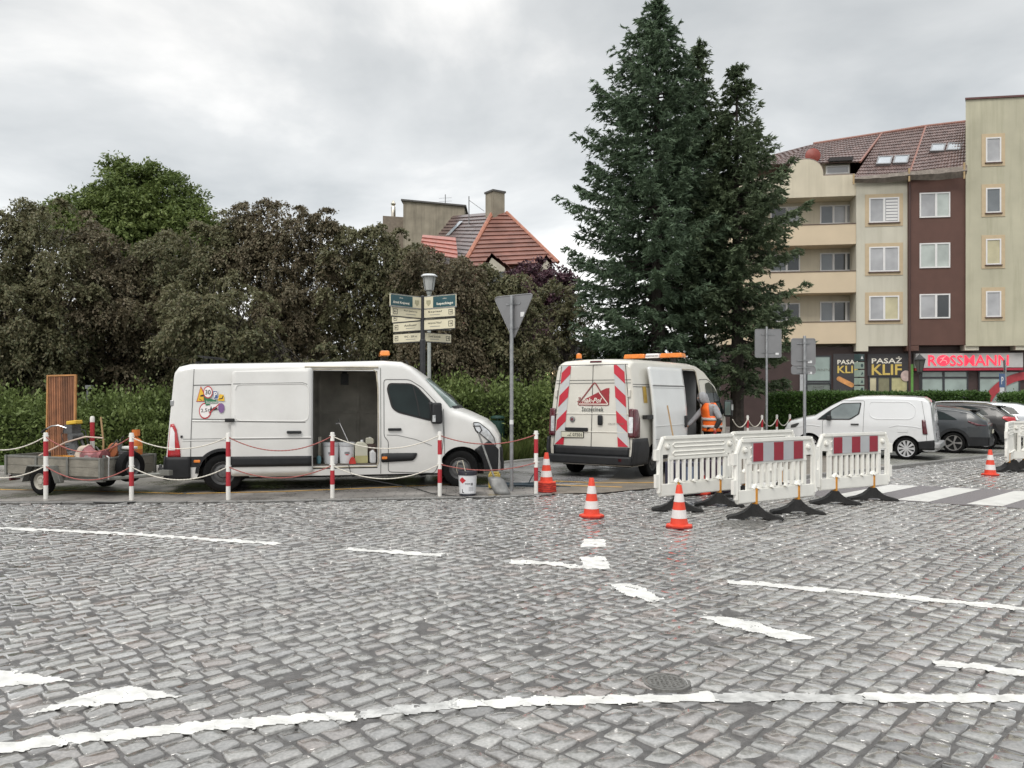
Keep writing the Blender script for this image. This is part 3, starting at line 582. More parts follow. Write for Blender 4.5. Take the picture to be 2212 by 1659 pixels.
hedge('hedge', 'clipped dark hedge behind the small white van', 'hedge', 9.8, 17.6, 28.9, 30.1, 1.85, L_box, 60000, 0.085, 0.045, 'clipped hedges in front of the shops', rz=R(-3))
hedge('hedge', 'clipped dark hedge at the right edge of the picture behind the cars', 'hedge', 18.35, 23.5, 28.3, 29.5, 1.82, L_box, 40000, 0.085, 0.045, 'clipped hedges in front of the shops', rz=R(-3))
hedge('hedge', 'dark shrubbery row under the brown park trees', 'hedge', -19.5, -3.0, 25.5, 27.5, 2.3, L_bush, 60000, 0.13, 0.22, 'hedges along the park')
hedge('hedge', 'dark shrubs under the trees behind the triangular sign', 'hedge', -3.4, 1.6, 25.6, 27.0, 2.0, L_bush, 22000, 0.13, 0.22, 'hedges along the park')
def grass(name, label, poly, n, h, mat, lean=0.5):
    xs = [p[0] for p in poly]; ys = [p[1] for p in poly]; X = rng.uniform(min(xs), max(xs), n * 3); Y = rng.uniform(min(ys), max(ys), n * 3); ok = inside(X, Y, poly); X, Y = X[ok][:n], Y[ok][:n]; n = len(X)
    hh = h * rng.uniform(0.4, 1.2, n) * (0.75 + 0.35 * np.sin(X * 3.3) * np.sin(Y * 2.7 + X)); dx, dy = rng.normal(0, lean * 0.5, n) * hh, rng.normal(0, lean * 0.5, n) * hh; w_ = rng.uniform(0.006, 0.014, n); a = rng.uniform(0, 6.28, n)
    sx, sy = np.cos(a) * w_, np.sin(a) * w_; Z0 = np.zeros(n)
    V = np.stack([np.stack([X - sx, Y - sy, Z0], 1), np.stack([X + sx, Y + sy, Z0], 1), np.stack([X + dx + sx * .3, Y + dy + sy * .3, hh], 1), np.stack([X + dx - sx * .3, Y + dy - sy * .3, hh], 1)], 1)
    o = np_mesh(name, V.reshape(-1, 3), np.arange(n * 4).reshape(-1, 4), mat); tag(o, label, 'grass', kind='stuff'); return o
L_grass = leaf_mat('long_grass', [(0.050, 0.072, 0.020), (0.077, 0.110, 0.028), (0.121, 0.143, 0.044), (0.176, 0.165, 0.077)], 0.3, 0.6, 1.3)
L_lawn = leaf_mat('lawn_blades', [(0.055, 0.110, 0.022), (0.088, 0.154, 0.033), (0.110, 0.187, 0.044)], 0.3, 0.6, 1.0)
grass('grass', 'long flowering grass behind the front of the long white van', [(-1.9, 20.0), (-0.4, 20.1), (0.9, 21.6), (1.9, 22.7), (1.6, 23.0), (0.8, 21.9), (-2.2, 21.8)], 15000, 0.55, L_grass, 0.5)
grass('grass', 'short lawn along the kerb behind the trailer and the vans', [(-16, 18.8), (-6, 19.2), (-0.4, 20.05), (0.9, 21.55), (1.0, 22.2), (-4, 21.0), (-8, 19.9), (-16, 19.9)], 26000, 0.10, L_lawn, 0.7)
grass('grass', 'rough grass behind the far red and white posts', [(6.5, 25.6), (10.5, 28.8), (9.5, 30), (5.0, 27)], 12000, 0.30, L_grass, 0.5)
# ---------------------------------------------------------------- buildings
def tiled(mb, a, b_, c, d_, n, lift=0.05, cols=1):   # a-b lower edge, d-c upper edge; overlapping courses
    a, b_, c, d_ = (Vector(p) for p in (a, b_, c, d_)); nr = (b_ - a).cross(d_ - a).normalized()
    for i in range(n):
        t0, t1 = i / n, (i + 1) / n
        p, q, r_, s = a.lerp(d_, t0), b_.lerp(c, t0), b_.lerp(c, t1), a.lerp(d_, t1)
        for k in range(cols):
            u0, u1 = k / cols, (k + 1) / cols; um = (u0 + u1) / 2; h = lift * (0.8 if cols > 1 else 0)
            pts = [p.lerp(q, u0) + nr * lift, p.lerp(q, um) + nr * (lift + h), p.lerp(q, u1) + nr * lift, s.lerp(r_, u1), s.lerp(r_, um) + nr * h, s.lerp(r_, u0)]
            low = [p.lerp(q, u0) - nr * 0.02, p.lerp(q, u1) - nr * 0.02]
            mb.add(pts + low, [(0, 1, 4, 5), (1, 2, 3, 4), (6, 7, 2, 1, 0)])
OBX, OBY, OBA = 24.3, 42.0, math.atan2(-0.15, 1.0)
ODX, ODY = math.cos(OBA), math.sin(OBA)
def fx(px, y=0.0):
    r_ = (px - CX) / F; return (r_ * (OBY + y * ODX) - OBX + y * ODY) / (ODX - r_ * ODY)
def fz(px, py, y=0.0):
    Z = OBY + fx(px, y) * ODY + y * ODX; return CH - (py - HY) * Z / F
flat = thing('apartment_building', 'cream and brown block of flats with red tiled roof above a row of shops', 'building', (OBX, OBY, 0), OBA)
M_cream = M('cream_render', (0.60, 0.54, 0.42), 0.85, var=0.07, scale=0.8, bump=0.25, bscale=40, streak=(0.34, 0.30, 0.22, 0.4))
M_pale = M('pale_yellow_render', (0.56, 0.53, 0.44), 0.85, var=0.08, scale=0.6, bump=0.25, bscale=40, streak=(0.33, 0.31, 0.23, 0.4))
M_towr = M('weathered_yellow_render', (0.47, 0.445, 0.335), 0.88, var=0.12, scale=0.5, bump=0.25, bscale=40, streak=(0.24, 0.23, 0.15, 0.5))
M_trim = M('sand_trim', (0.52, 0.41, 0.27), 0.8, var=0.05)
M_brown = M('brown_red_cladding', (0.110, 0.054, 0.041), 0.7, var=0.08, scale=2)
M_dkbr = M('dark_brown_shopfront', (0.052, 0.030, 0.027), 0.55, var=0.15, scale=2)
M_white = M('white_window_frame', (0.72, 0.71, 0.70), 0.4, var=0.03)
M_tile = M('red_brown_roof_tiles', (0.165, 0.115, 0.105), 0.42, var=0.2, scale=3, island=0.22)
M_grey = M('grey_metal', (0.22, 0.22, 0.225), 0.45, 0.4, var=0.08)
def glass_mat(name, col, rough=0.04, spec=0.9):
    m = M(name, col, rough, var=0.25, scale=0.9, spec=spec); return m
G_pale = glass_mat('curtained_window_glass', (0.36, 0.36, 0.37)); G_mid = glass_mat('grey_window_glass', (0.14, 0.155, 0.165)); G_dark = glass_mat('dark_window_glass', (0.03, 0.033, 0.035))
G_warm = glass_mat('warm_curtain_glass', (0.50, 0.45, 0.28)); G_green = glass_mat('greenish_shop_glass', (0.27, 0.34, 0.31)); G_mint = glass_mat('pale_mint_window_glass', (0.42, 0.46, 0.43))
def PX(x): return fx(x)
def bx(mb, x0, x1, z0, z1, y0, y1): mb.box(((x0 + x1) / 2, (y0 + y1) / 2, (z0 + z1) / 2), (abs(x1 - x0), abs(y1 - y0), abs(z1 - z0)))
def window(px0, py0, px1, py1, y, panes, glasses, trim=None, blind=False, frame=M_white, name='window'):
    """frame with a glazed opening per pane; a trim surround and a sill where the photo shows them"""
    x0, x1 = fx(px0, y), fx(px1, y); pm = (px0 + px1) / 2; z1, z0 = fz(pm, py0, y), fz(pm, py1, y); t = 0.07
    b = MB(); bx(b, x0, x1, z0, z0 + t, y - 0.05, y + 0.06); bx(b, x0, x1, z1 - t, z1, y - 0.05, y + 0.06)
    xs = [x0 + (x1 - x0) * p for p in [0] + panes + [1]]
    for i, x in enumerate(xs):
        wd = t if i in (0, len(xs) - 1) else 0.11
        a = x if i == 0 else (x - wd if i == len(xs) - 1 else x - wd / 2); bx(b, a, a + wd, z0 + t, z1 - t, y - 0.052, y + 0.06)
    f = b.build(name, frame, flat)
    for i in range(len(xs) - 1):
        g = MB(); a, c = xs[i] + 0.05, xs[i + 1] - 0.05
        g.add([(a, y - 0.012, z0 + t * .7), (c, y - 0.012, z0 + t * .7), (c, y - 0.012, z1 - t * .7), (a, y - 0.012, z1 - t * .7)], [(0, 1, 2, 3)])
        g.build('pane', glasses[i % len(glasses)], f)
    if trim:
        s = MB(); w_ = 0.2
        for (a, c, e, h) in ((x0 - w_, x0, z0 - w_, z1 + w_), (x1, x1 + w_, z0 - w_, z1 + w_), (x0, x1, z1, z1 + w_), (x0, x1, z0 - w_, z0 - 0.05)): bx(s, a, c, e, h, y - 0.028, y + 0.03)
        s.build('surround', trim, f)
        s = MB(); bx(s, x0 - 0.05, x1 + 0.05, z0 - 0.05, z0, y - 0.10, y + 0.02); s.build('sill', M('brown_sill', (0.10, 0.06, 0.05), 0.5), f)
    if blind:
        s = MB(); a = xs[-2] + 0.1
        for k in range(7): z = z0 + 0.12 + (z1 - z0 - 0.2) * k / 7; bx(s, a, xs[-1] - 0.08, z, z + 0.11, y - 0.03, y - 0.016)
        s.build('blind', M_white, f)
    return f
def wall_with_front(name, mat, px0, px1, pz0, pz1, y0, y1):
    b = MB(); bx(b, px0, px1, pz0, pz1, y0, y1); return b.build(name, mat, flat)
zb = fz(2000, 746)                                                   # underside of the upper storeys
XT, XB, XC, XL = fx(2086), fx(1963), fx(1852), fx(1560)
b = MB(); b.prism([(XT, 0.0), (XT + 9, 0.0), (XT + 9, 9.0), (XT + 4.1, 9.0)], fz(2150, 747), fz(2087, 216), plane='xy'); b.build('tower_wall', M_towr, flat)
b = MB(); b.prism([(XT - .06, -0.08), (XT + 9.1, -0.08), (XT + 9.1, 9.1), (XT + 4.1, 9.1)], fz(2087, 216) + .002, fz(2087, 216) + 0.10, plane='xy'); b.build('roof_coping', M('brown_coping', (0.12, 0.05, 0.045), 0.5), flat)
ze = fz(1960, 378)
wall_with_front('bay_wall', M_brown, XB + 0.003, XT + 0.8, zb + 0.02, ze + 0.3, 0.12, 9.0)
wall_with_front('bay_wall', M_pale, XC, XB, zb, ze + 0.25, 0.2, 9.0)
for a, c in ((XC, XC + 0.62), (XB - 0.05, XB + 0.55), (XT, XT + 0.7), (fx(2196), fx(2196) + 1)):
    b = MB(); bx(b, a, c, zb - 0.28, zb - 0.002, 0.2 if a < XB - 0.1 else 0.1, 1.2); b.build('corner_bracket', M_pale if a < XB - .1 or a >= XT else M_brown, flat)
b = MB(); x = XB + 0.06; b.cyl((x, 0.05, 0.3), (x, 0.05, ze), 0.06, n=10); b.build('downpipe', M('brown_downpipe', (0.07, 0.035, 0.03), 0.4), flat)
# loggias: recessed wall, parapet bands, slabs
Y1 = 1.5
wall_with_front('loggia_wall', M_cream, XL, XC - 0.002, zb, fz(1850, 415), Y1, 9.0)
bands = [(481, 525), (584, 630), (694, 741)]
for t_, u_ in bands:
    z1, z0 = fz(1850, t_), fz(1850, u_)
    b = MB(); bx(b, XL, XC - 0.004, z0, z1, 0.25, 0.40); bx(b, XL, XC - 0.004, z0 - 0.001, z0 + 0.15, 0.402, Y1 - 0.002); b.build('balcony_parapet', M('apricot_render', (0.60, 0.49, 0.35), 0.85, var=0.06, scale=0.7, bump=0.2, bscale=40), flat)
    b = MB(); bx(b, XL, XC - 0.004, z1, z1 + 0.035, 0.22, 0.43); b.build('parapet_coping', M('brown_sill', (0.10, 0.06, 0.05), 0.5), flat)
z0, z1 = fz(1850, 420), fz(1850, 374)
xa, xb_ = fx(1704), fx(1781); za = fz(1742, 341); n = 14; top = []
for i in range(n + 1):
    a = math.pi * (1 - i / n); top.append(((xa + xb_) / 2 + (xb_ - xa) / 2 * math.cos(a), z1 + (za - z1) * math.sin(a) ** 0.8))
poly = [(XL, z0), (XC - 0.004, z0), (XC - 0.004, z1)] + top[::-1] + [(XL, z1)]
b = MB(); b.prism(poly, 0.25, 0.45); bx(b, XL, XC - 0.004, z0, z0 + 0.15, 0.452, Y1 + 2); b.build('gable_wall', M_cream, flat)
b = MB(); b.tube([(XL, 0.33, z1 + 0.02)] + [(x, 0.33, z + 0.03) for x, z in top] + [(XC - 0.05, 0.33, z1 + 0.02)], 0.055, 6); b.build('gable_trim', M('grey_brown_coping', (0.16, 0.12, 0.10), 0.5), flat)
wall_with_front('attic_wall', M_pale, fx(1782, 1.4), XC - 0.01, z1 - 0.8, fz(1820, 344, 1.4), 1.4, 8.5)
window(1784, 358, 1834, 376, 1.38, [], [G_pale])
b = MB(); bx(b, fx(1788, 1.2), XC - 0.02, fz(1800, 352, 1.2) - 0.02, fz(1800, 346, 1.2) + 0.03, 0.7, 1.39); b.build('eave_shade_box', M('eave_shade_dark', (0.03, 0.025, 0.025), 0.6), flat)  # dark box stands in for the shaded gap under the eave
for i, (t_, u_) in enumerate(((443, 484), (546, 586), (651, 695))):
    gl = ([G_mid, G_pale, G_pale], [G_mid, G_dark, G_mid], [G_mid, G_dark, G_pale])[i]
    window(1771, t_, 1852, u_, Y1, [0.36, 0.70], gl)
    window(1664, t_ + 4, 1728, u_ + 1, Y1, [0.55], [G_mid, G_dark] if i else [G_dark, G_pale])
b = MB(); b.lathe([(0, -0.06), (0.13, -0.05), (0.15, 0.0)], (fx(1746, Y1), Y1, fz(1746, 448, Y1)), 14, axis='Y'); b.build('wall_lamp', M_trim, flat, smooth=True)
for i, (t_, u_) in enumerate(((427, 481), (533, 587), (639, 692))):
    window(1877, t_, 1942, u_, 0.2, [0.5], ([G_pale, G_pale], [G_pale, G_pale], [G_pale, G_warm])[i], trim=M_trim, blind=(i == 0))
for i, (t_, u_) in enumerate(((416, 470), (525, 579), (635, 688))):
    window(1986, t_, 2052, u_, 0.12, [0.54], ([G_pale, G_mint], [G_mint, G_mint], [G_pale, G_dark])[i])
for i, (t_, u_) in enumerate(((297, 351), (406, 460), (516, 572), (629, 685))):
    window(2129, t_, 2162, u_, 0.0, [], ([G_pale], [G_mid], [G_warm], [G_pale])[i], trim=M_trim)
    window(2240, t_ - 2, 2273, u_ - 2, 0.0, [], [G_pale], trim=M_trim)
# roofs
YR = 4.6
rb = MB()
e0, e1, e2 = fx(1838, -0.1), fx(1968, -0.1), XT - 0.01
def rp_(px, py, y): return (fx(px, y), y, fz(px, py, y))
tiled(rb, rp_(1844, 384, -0.15), rp_(1962, 381, -0.15), rp_(1999, 275, YR), rp_(1905, 289, YR), 15, 0.045, 20)
tiled(rb, rp_(1962, 379, -0.18), (e2, -0.18, fz(2080, 362, -0.18)), (e2 + 2.0, YR, fz(2085, 268, YR) + .12), rp_(2000, 273, YR), 16, 0.045, 18)
tiled(rb, rp_(1660, 356, 1.0), rp_(1858, 350, 1.0), rp_(1905, 289, YR), rp_(1755, 313, YR), 11, 0.045, 26)
tiled(rb, rp_(1560, 395, 1.6), rp_(1662, 358, 1.0), rp_(1757, 312, YR), rp_(1600, 352, YR + 1), 10, 0.045, 14)
ro = rb.build('roof', M_tile, flat, fix=False)
b = MB(); b.add([rp_(1600, 352, YR + 1), rp_(1757, 312, YR), rp_(1905, 289, YR), rp_(2000, 273, YR), (e2 + 2.0, YR, fz(2085, 268, YR) + .12), (e2 + 4, 9, ze), (XL, 9, ze)], [(0, 1, 2, 3, 4, 5, 6)]); b.build('roof_back', M_tile, ro)
b = MB(); b.tube([rp_(1757, 311, YR), rp_(1905, 288, YR), rp_(1999, 273, YR), (e2 + 2.0, YR, fz(2085, 267, YR) + .12)], 0.1, 8); b.tube([rp_(1858, 350, 0.95), rp_(1905, 288, YR)], 0.07, 6); b.tube([rp_(1964, 379, -0.2), rp_(2000, 273, YR)], 0.07, 6); b.build('ridge_tiles', M('ridge_tile_red', (0.26, 0.12, 0.09), 0.5), ro)
def on_roof(px, py, q0, q1):          # depth of the roof slope at that picture height
    (pa, ya), (pb, yb) = q0, q1; return ya + (yb - ya) * (pa - py) / (pa - pb)
for x0, x1, y0, y1, q0, q1 in ((1893, 1925, 355, 337, (382, -0.15), (283, YR)), (1929, 1961, 353, 335, (382, -0.15), (281, YR)), (2009, 2040, 327, 310, (372, -0.18), (271, YR)), (2044, 2076, 325, 308, (370, -0.18), (270, YR))):
    ya, yb = on_roof(0, y0, q0, q1) - 0.42, on_roof(0, y1, q0, q1) - 0.42
    p = [Vector(rp_(x0 - 1, y0, ya)), Vector(rp_(x1 - 1, y0 - 1, ya)), Vector(rp_(x1 + 4, y1, yb)), Vector(rp_(x0 + 4, y1 + 1, yb))]
    nr = (p[1] - p[0]).cross(p[3] - p[0]).normalized(); c = sum(p, Vector()) / 4
    b = MB(); q = [c + (v - c) * 0.80 for v in p]; vs = [v + nr * 0.03 for v in p] + [v + nr * 0.03 for v in q] + [v - nr * 0.12 for v in p]
    b.add(vs, [(i, (i + 1) % 4, 4 + (i + 1) % 4, 4 + i) for i in range(4)] + [(i, 8 + i, 8 + (i + 1) % 4, (i + 1) % 4) for i in range(4)]); f = b.build('skylight', M_grey, flat)
    b = MB(); b.add([v + nr * 0.01 for v in q], [(0, 1, 2, 3)]); b.build('pane', glass_mat('skylight_glass', (0.3, 0.33, 0.36), 0.03, 1.0), f)
# netting hung along the eaves
b = MB(); vs = []; fs = []; k = 40
for i in range(k + 1):
    t = i / k; px = 1842 + (2087 - 1842) * t; y = -0.5 + 0.05 * math.sin(t * 23)
    sag = 3.0 * math.sin(t * math.pi * 2) ** 2
    zt = fz(px, 383 - 25 * t, y); zl = fz(px, 394 - 12 * t + sag, y)
    x = fx(px, y); vs += [(x, y, zt), (x, y - 0.12 - 0.05 * math.sin(t * 40), (zt + zl) / 2), (x, y + 0.1, zl)]
for i in range(k): fs += [(3 * i, 3 * i + 1, 3 * i + 4, 3 * i + 3), (3 * i + 1, 3 * i + 2, 3 * i + 5, 3 * i + 4)]
b.add(vs, fs); b.build('eaves_net', M('taupe_safety_net', (0.20, 0.17, 0.145), 0.8, var=0.25, scale=6), flat, smooth=True, fix=False)
for px in (1844, 1964, 2083):
    b = MB(); t = (px - 1842) / 245; y = -0.62; b.cyl((fx(px, y), y, fz(px, 398 - 12 * t, y)), (fx(px, y), y, fz(px, 376 - 25 * t, y)), 0.05, n=8); b.build('net_post', M('raw_timber', (0.42, 0.30, 0.16), 0.7), flat)
b = MB(); p = rp_(1757, 335, 1.0); b.lathe([(0, 0.0), (0.28, 0.03), (0.42, 0.10), (0.42, 0.12), (0, 0.06)], p, 20, axis='Y'); b.cyl((p[0], p[1] + 0.05, p[2]), (p[0], p[1] + 0.3, p[2] - 0.6), 0.025, n=6); b.build('satellite_dish', M('dark_red_dish', (0.25, 0.05, 0.035), 0.5), flat, smooth=True)
# ground floor
YG = 0.75
wall_with_front('shop_wall', M_dkbr, XL, XT + 9.0, 0.0, zb - 0.004, YG, 9.0)
def panel(name, px0, py0, px1, py1, y, mat, th=0.04, parent=flat, bevel=0.0):
    b = MB(); pm = (px0 + px1) / 2; bx(b, fx(px0, y), fx(px1, y), fz(pm, py1, y), fz(pm, py0, y), y, y + th); return b.build(name, mat, parent, bevel=bevel)
M_fr = M('dark_grey_shop_frame', (0.035, 0.037, 0.042), 0.4)
def shopwin(px0, py0, px1, py1, panes, glasses, frame=M_fr, transom=None):
    y = YG - 0.05; f = window(px0, py0, px1, py1, y, panes, glasses, frame=frame, name='shop_window')
    if transom:
        b = MB(); bx(b, fx(px0, y), fx(px1, y), fz(px0, transom, y) - 0.05, fz(px0, transom, y) + 0.05, y - 0.056, y + 0.05); b.build('transom', frame, f)
    return f
def lettering(parent, s, px0, py0, px1, py1, y, mat, name='lettering', **k):
    x0, x1 = fx(px0, y), fx(px1, y); pm = (px0 + px1) / 2; z1, z0 = fz(pm, py0, y), fz(pm, py1, y); vs, fs = text_fit(s, x1 - x0, z1 - z0, **k)
    b = MB(); b.add([(x + (x0 + x1) / 2, y, v + (z0 + z1) / 2) for x, v in vs], fs); return b.build(name, mat, parent, fix=False)
shopwin(1741, 768, 1795, 856, [], [G_green], transom=824); shopwin(1741, 827, 1795, 850, [], [M('frosted_shop_sign', (0.34, 0.38, 0.35), 0.3)])
lettering(flat, 'Zapraszamy', 1756, 834, 1780, 838, YG - 0.12, M_dkbr)
lettering(flat, 'SSMANN', 1742, 796, 1792, 802, YG - 0.072, M('ghost_lettering', (0.16, 0.18, 0.16), 0.5))
panel('white_post', 1728, 800, 1735, 890, YG - 0.1, M('pale_grey_paint', (0.42, 0.43, 0.44), 0.5), 0.05)
M_lw = M('ivory_letters', (0.80, 0.76, 0.66), 0.5, var=0.02); M_lg = M('gold_letters', (0.62, 0.46, 0.12), 0.5, var=0.15, scale=1.5); M_dg = M('anthracite_panel', (0.045, 0.042, 0.045), 0.45, var=0.1)
def serif(parent, s, px0, py0, px1, py1, y, mat): lettering(parent, s, px0, py0, px1, py1, y, mat, bold=0.02)
for a, c, word in ((1800, 1852, True), (1874, 1969, False)):
    p_ = panel('sign_panel', a, 764, c + (4 if a < 1850 else 0), 856 if a < 1850 else 812, YG - 0.10, M_dg, 0.05)
    w_ = 65 if a > 1850 else 47
    x0 = 1809 if a < 1850 else 1883
    serif(p_, 'PASAŻ', x0, 774 if a < 1850 else 770, x0 + w_, 787 if a < 1850 else 785, YG - 0.115, M_lw)
    serif(p_, 'KLIF', x0, 790 if a < 1850 else 787, x0 + w_, 806 if a < 1850 else 810, YG - 0.115, M_lg)
    if a < 1850:
        y = YG - 0.118; c1 = Vector((fx(1826, y), y, fz(1826, 825, y))); b = MB()
        T_ = Matrix.Translation(c1) @ Matrix.Rotation(R(28), 4, 'Y'); b.prism(rrect(-0.5, -0.13, 0.5, 0.13, 0.12), -0.005, 0.01, T=T_); b.build('picture', M('toast_orange_print', (0.55, 0.26, 0.09), 0.5, var=0.35, scale=3), p_)
b = MB(); y = YG - 0.118; b.prism(circle(0.3, 20, (fx(1957, y), fz(1957, 812, y)), 0.9), y, y + 0.02); b.build('picture', M('pale_pink_print', (0.55, 0.42, 0.38), 0.5, var=0.2), flat)
shopwin(1876, 813, 1962, 858, [0.22, 0.55], [G_warm, M('olive_shop_glass', (0.20, 0.19, 0.11), 0.06), M('yellow_shop_glass', (0.46, 0.43, 0.22), 0.08)])  # warm, olive and yellow panes are plain base colours
panel('green_pillar', 1967, 787, 1973, 860, YG - 0.16, M('bright_green_paint', (0.12, 0.30, 0.06), 0.5), 0.12)
sg = panel('sign_box', 1978, 763, 2210, 794, YG - 0.35, M('light_grey_sign_box', (0.48, 0.47, 0.46), 0.45, var=0.04), 0.34)
panel('sign_trim', 1978, 795, 2210, 800, YG - 0.37, M('red_sign_trim', (0.38, 0.025, 0.05), 0.4), 0.36)
M_neon = M('lit_red_letters', (0.75, 0.03, 0.06), 0.4, var=0.0, emit=(1.0, 0.045, 0.085, 0.75)); M_neon2 = M('lit_pink_mark', (0.85, 0.25, 0.25), 0.4, var=0.0, emit=(1.0, 0.3, 0.3, 0.6))
def neon(s, a, c): return lettering(sg, s, a, 767, c, 790, YG - 0.375, M_neon, bold=0.012)
neon('R', 2005, 2024); neon('SSMANN', 2052, 2179)
y = YG - 0.375; cz, cx_ = fz(2038, 778.5, y), fx(2038, y)
b = MB(); b.prism(circle(0.29, 24, (cx_, cz), 1.15), y, y + 0.03); b.build('lettering', M_neon, sg)
b = MB(); b.tube([(cx_ - .18, y - .012, cz - .12), (cx_ - .05, y - .012, cz + .02), (cx_ + .12, y - .012, cz - .02), (cx_ + .17, y - .012, cz - .16)], 0.022, 5); b.tube([(cx_ - .05, y - .012, cz + .02), (cx_ - .02, y - .012, cz + .15), (cx_ + .10, y - .012, cz + .2)], 0.02, 5); b.tube([(cx_ - .16, y - .012, cz + .12), (cx_ + .02, y - .012, cz + .10)], 0.018, 5); b.build('emblem', M_neon2, sg)
shopwin(1989, 801, 2091, 900, [0.48], [G_green], transom=816); shopwin(2113, 801, 2203, 900, [], [G_green], transom=816); shopwin(2222, 801, 2300, 900, [0.5], [G_green], transom=816)
b = MB(); y = YG - 0.125; cc = (fx(2225, y), fz(2200, 905, y)); ra = 2.55; vs = []; 
for i in range(17):
    a = R(95 + 80 * i / 16); vs += [(cc[0] + ra * math.cos(a), y, cc[1] + ra * math.sin(a)), (cc[0] + (ra - .42) * math.cos(a), y, cc[1] + (ra - .42) * math.sin(a))]
b.add(vs, [(2 * i, 2 * i + 1, 2 * i + 3, 2 * i + 2) for i in range(16)]); b.build('window_arc', M('red_window_film', (0.36, 0.04, 0.05), 0.4), flat, fix=False)
sheet('shop_forecourt', [(8, 30.6), (30, 29.6), (34, 43), (8, 45.4)], 0.003, M_pave)

# house with the red hipped roof
HO = at(1085, HY, 48); H0 = Vector((HO.x, HO.y, 0))
house = thing('house', 'old house with red hipped tile roof and big plastered chimney behind the trees', 'house', H0)
def hp(px, py, Z): return at(px, py, Z) - H0
M_htile = M('red_clay_tiles', (0.20, 0.088, 0.066), 0.5, var=0.25, scale=1.2, island=0.1)
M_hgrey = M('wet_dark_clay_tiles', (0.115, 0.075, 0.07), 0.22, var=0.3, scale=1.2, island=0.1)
M_plas = M('stained_grey_plaster', (0.30, 0.265, 0.205), 0.9, var=0.22, scale=1.1, bump=0.3, bscale=20, streak=(0.12, 0.10, 0.075, 0.8))
A1, A2 = hp(1066, 458, 50), hp(1094, 459, 50); HL, HR = hp(998, 577, 46), hp(1206, 567, 46.8)
BR, BL = hp(979, 466, 57), hp(905, 560, 54)
b = MB(); tiled(b, HL, HR, A2, A1, 13, 0.07); rf = b.build('roof', M_htile, house, fix=False)
b = MB(); tiled(b, BL, HL, A1, BR, 14, 0.06); b.build('roof', M_hgrey, house, fix=False)
BKR = hp(1180, 560, 56)
b = MB(); b.add([HR, BKR, BR, A1, A2, BL], [(0, 1, 4), (1, 2, 3, 4), (1, 5, 2)]); b.build('roof', M_hgrey, house, fix=False)
b = MB(); b.tube([HL, HL.lerp(A1, .5), A1 + Vector((0, 0, .05))], 0.15, 7); b.tube([A2, HR], 0.12, 7); b.build('ridge_tiles', M('light_red_ridge', (0.36, 0.14, 0.085), 0.5, var=0.2), rf)
b = MB(); zz0 = HL.z - 0.1
cs = [(HL.x + .35, HL.y + .4, HL.z), (HR.x - .35, HR.y + .4, HR.z), (BKR.x - .4, BKR.y - .3, BKR.z), (BL.x + .4, BL.y, BL.z)]; b.add([(x, y, 0) for x, y, z in cs] + [(x, y, z + .12) for x, y, z in cs], [(0, 1, 5, 4), (1, 2, 6, 5), (2, 3, 7, 6), (3, 0, 4, 7)]); b.build('wall', M('brick_wall_far', (0.22, 0.11, 0.085), 0.85, var=0.2, scale=5), house)
ch = hp(1069, 460, 49.6); b = MB(); w_ = 42 * 49.6 / F; hh = 46 * 49.6 / F
b.box((ch.x, ch.y + .5, ch.z + hh / 2 - 0.5), (w_ * .72, w_ * .72, hh + 1.0), rz=R(35)); c_ = b.build('chimney', M_plas, house)
b = MB(); b.box((ch.x, ch.y + .5, ch.z + hh + 0.06), (w_ * .82, w_ * .82, 0.12), rz=R(35)); b.build('cap', M('dark_slab', (0.09, 0.085, 0.08), 0.7), c_)
rc_ = hp(1012, 492, 52.5); s0 = (BR - A1).normalized(); nrm = (HL - A1).cross(BR - A1).normalized(); nrm = nrm if nrm.z > 0 else -nrm
up_ = nrm.cross(s0).normalized(); up_ = up_ if up_.z > 0 else -up_
mid = A1.lerp(BR, 0.55) - up_ * 1.5 + nrm * 0.12
b = MB(); b.add([mid - s0 * .35 - up_ * .7, mid + s0 * .35 - up_ * .7, mid + s0 * .35 + up_ * .7, mid - s0 * .35 + up_ * .7], [(0, 1, 2, 3)]); b.build('skylight', glass_mat('skylight_glass', (0.3, 0.33, 0.36)), house, fix=False)
for (xa, ya, xb_, yb, xm, ym, Z, nm) in ((1040, 572, 1104, 578, 1062, 546, 45.6, 0), (1155, 580, 1205, 575, 1180, 550, 46.0, 1)):
    a, c, m_ = hp(xa, ya, Z), hp(xb_, yb, Z), hp(xm, ym, Z); bk = Vector((0, 2.6, 0.5))
    b = MB(); tiled(b, a, a + bk, m_ + bk, m_, 3, 0.05); tiled(b, c + bk, c, m_, m_ + bk, 3, 0.05); d1 = b.build('dormer', M_htile, house, fix=False)
    b = MB(); lo = Vector((0, 0, -1.3)); off = Vector((0, .15, 0)); b.add([a + off + Vector((.35, 0, 0)), c + off - Vector((.35, 0, 0)), m_ + off - Vector((0, 0, .25)), a + off + lo + Vector((.35, 0, 0)), c + off + lo - Vector((.35, 0, 0))], [(3, 4, 1, 2, 0)]); b.build('dormer_wall', M('cream_plaster_far', (0.50, 0.46, 0.38), 0.8), d1, fix=False)
    b = MB(); q = (a + c) / 2 + Vector((0, 0.1, -0.75)); b.box(q, (0.9, 0.06, 0.9)); b.build('dormer_window', G_dark, d1)
b = MB(); tiled(b, hp(905, 545, 47), hp(990, 560, 46.5), hp(984, 513, 49), hp(913, 507, 49), 5, 0.07); b.build('lower_roof', M('pinkish_clay_tiles', (0.36, 0.14, 0.11), 0.45, var=0.2), house, fix=False)
ant = hp(1013, 490, 52); b = MB(); tp = hp(1013, 424, 52); b.cyl(ant, tp, 0.035, n=6); b.cyl(hp(1014, 433, 52), hp(1046, 456, 51), 0.02, n=5); b.build('aerial', M_grey, house)
BO = at(935, HY, 58); B0 = Vector((BO.x, BO.y, 0))
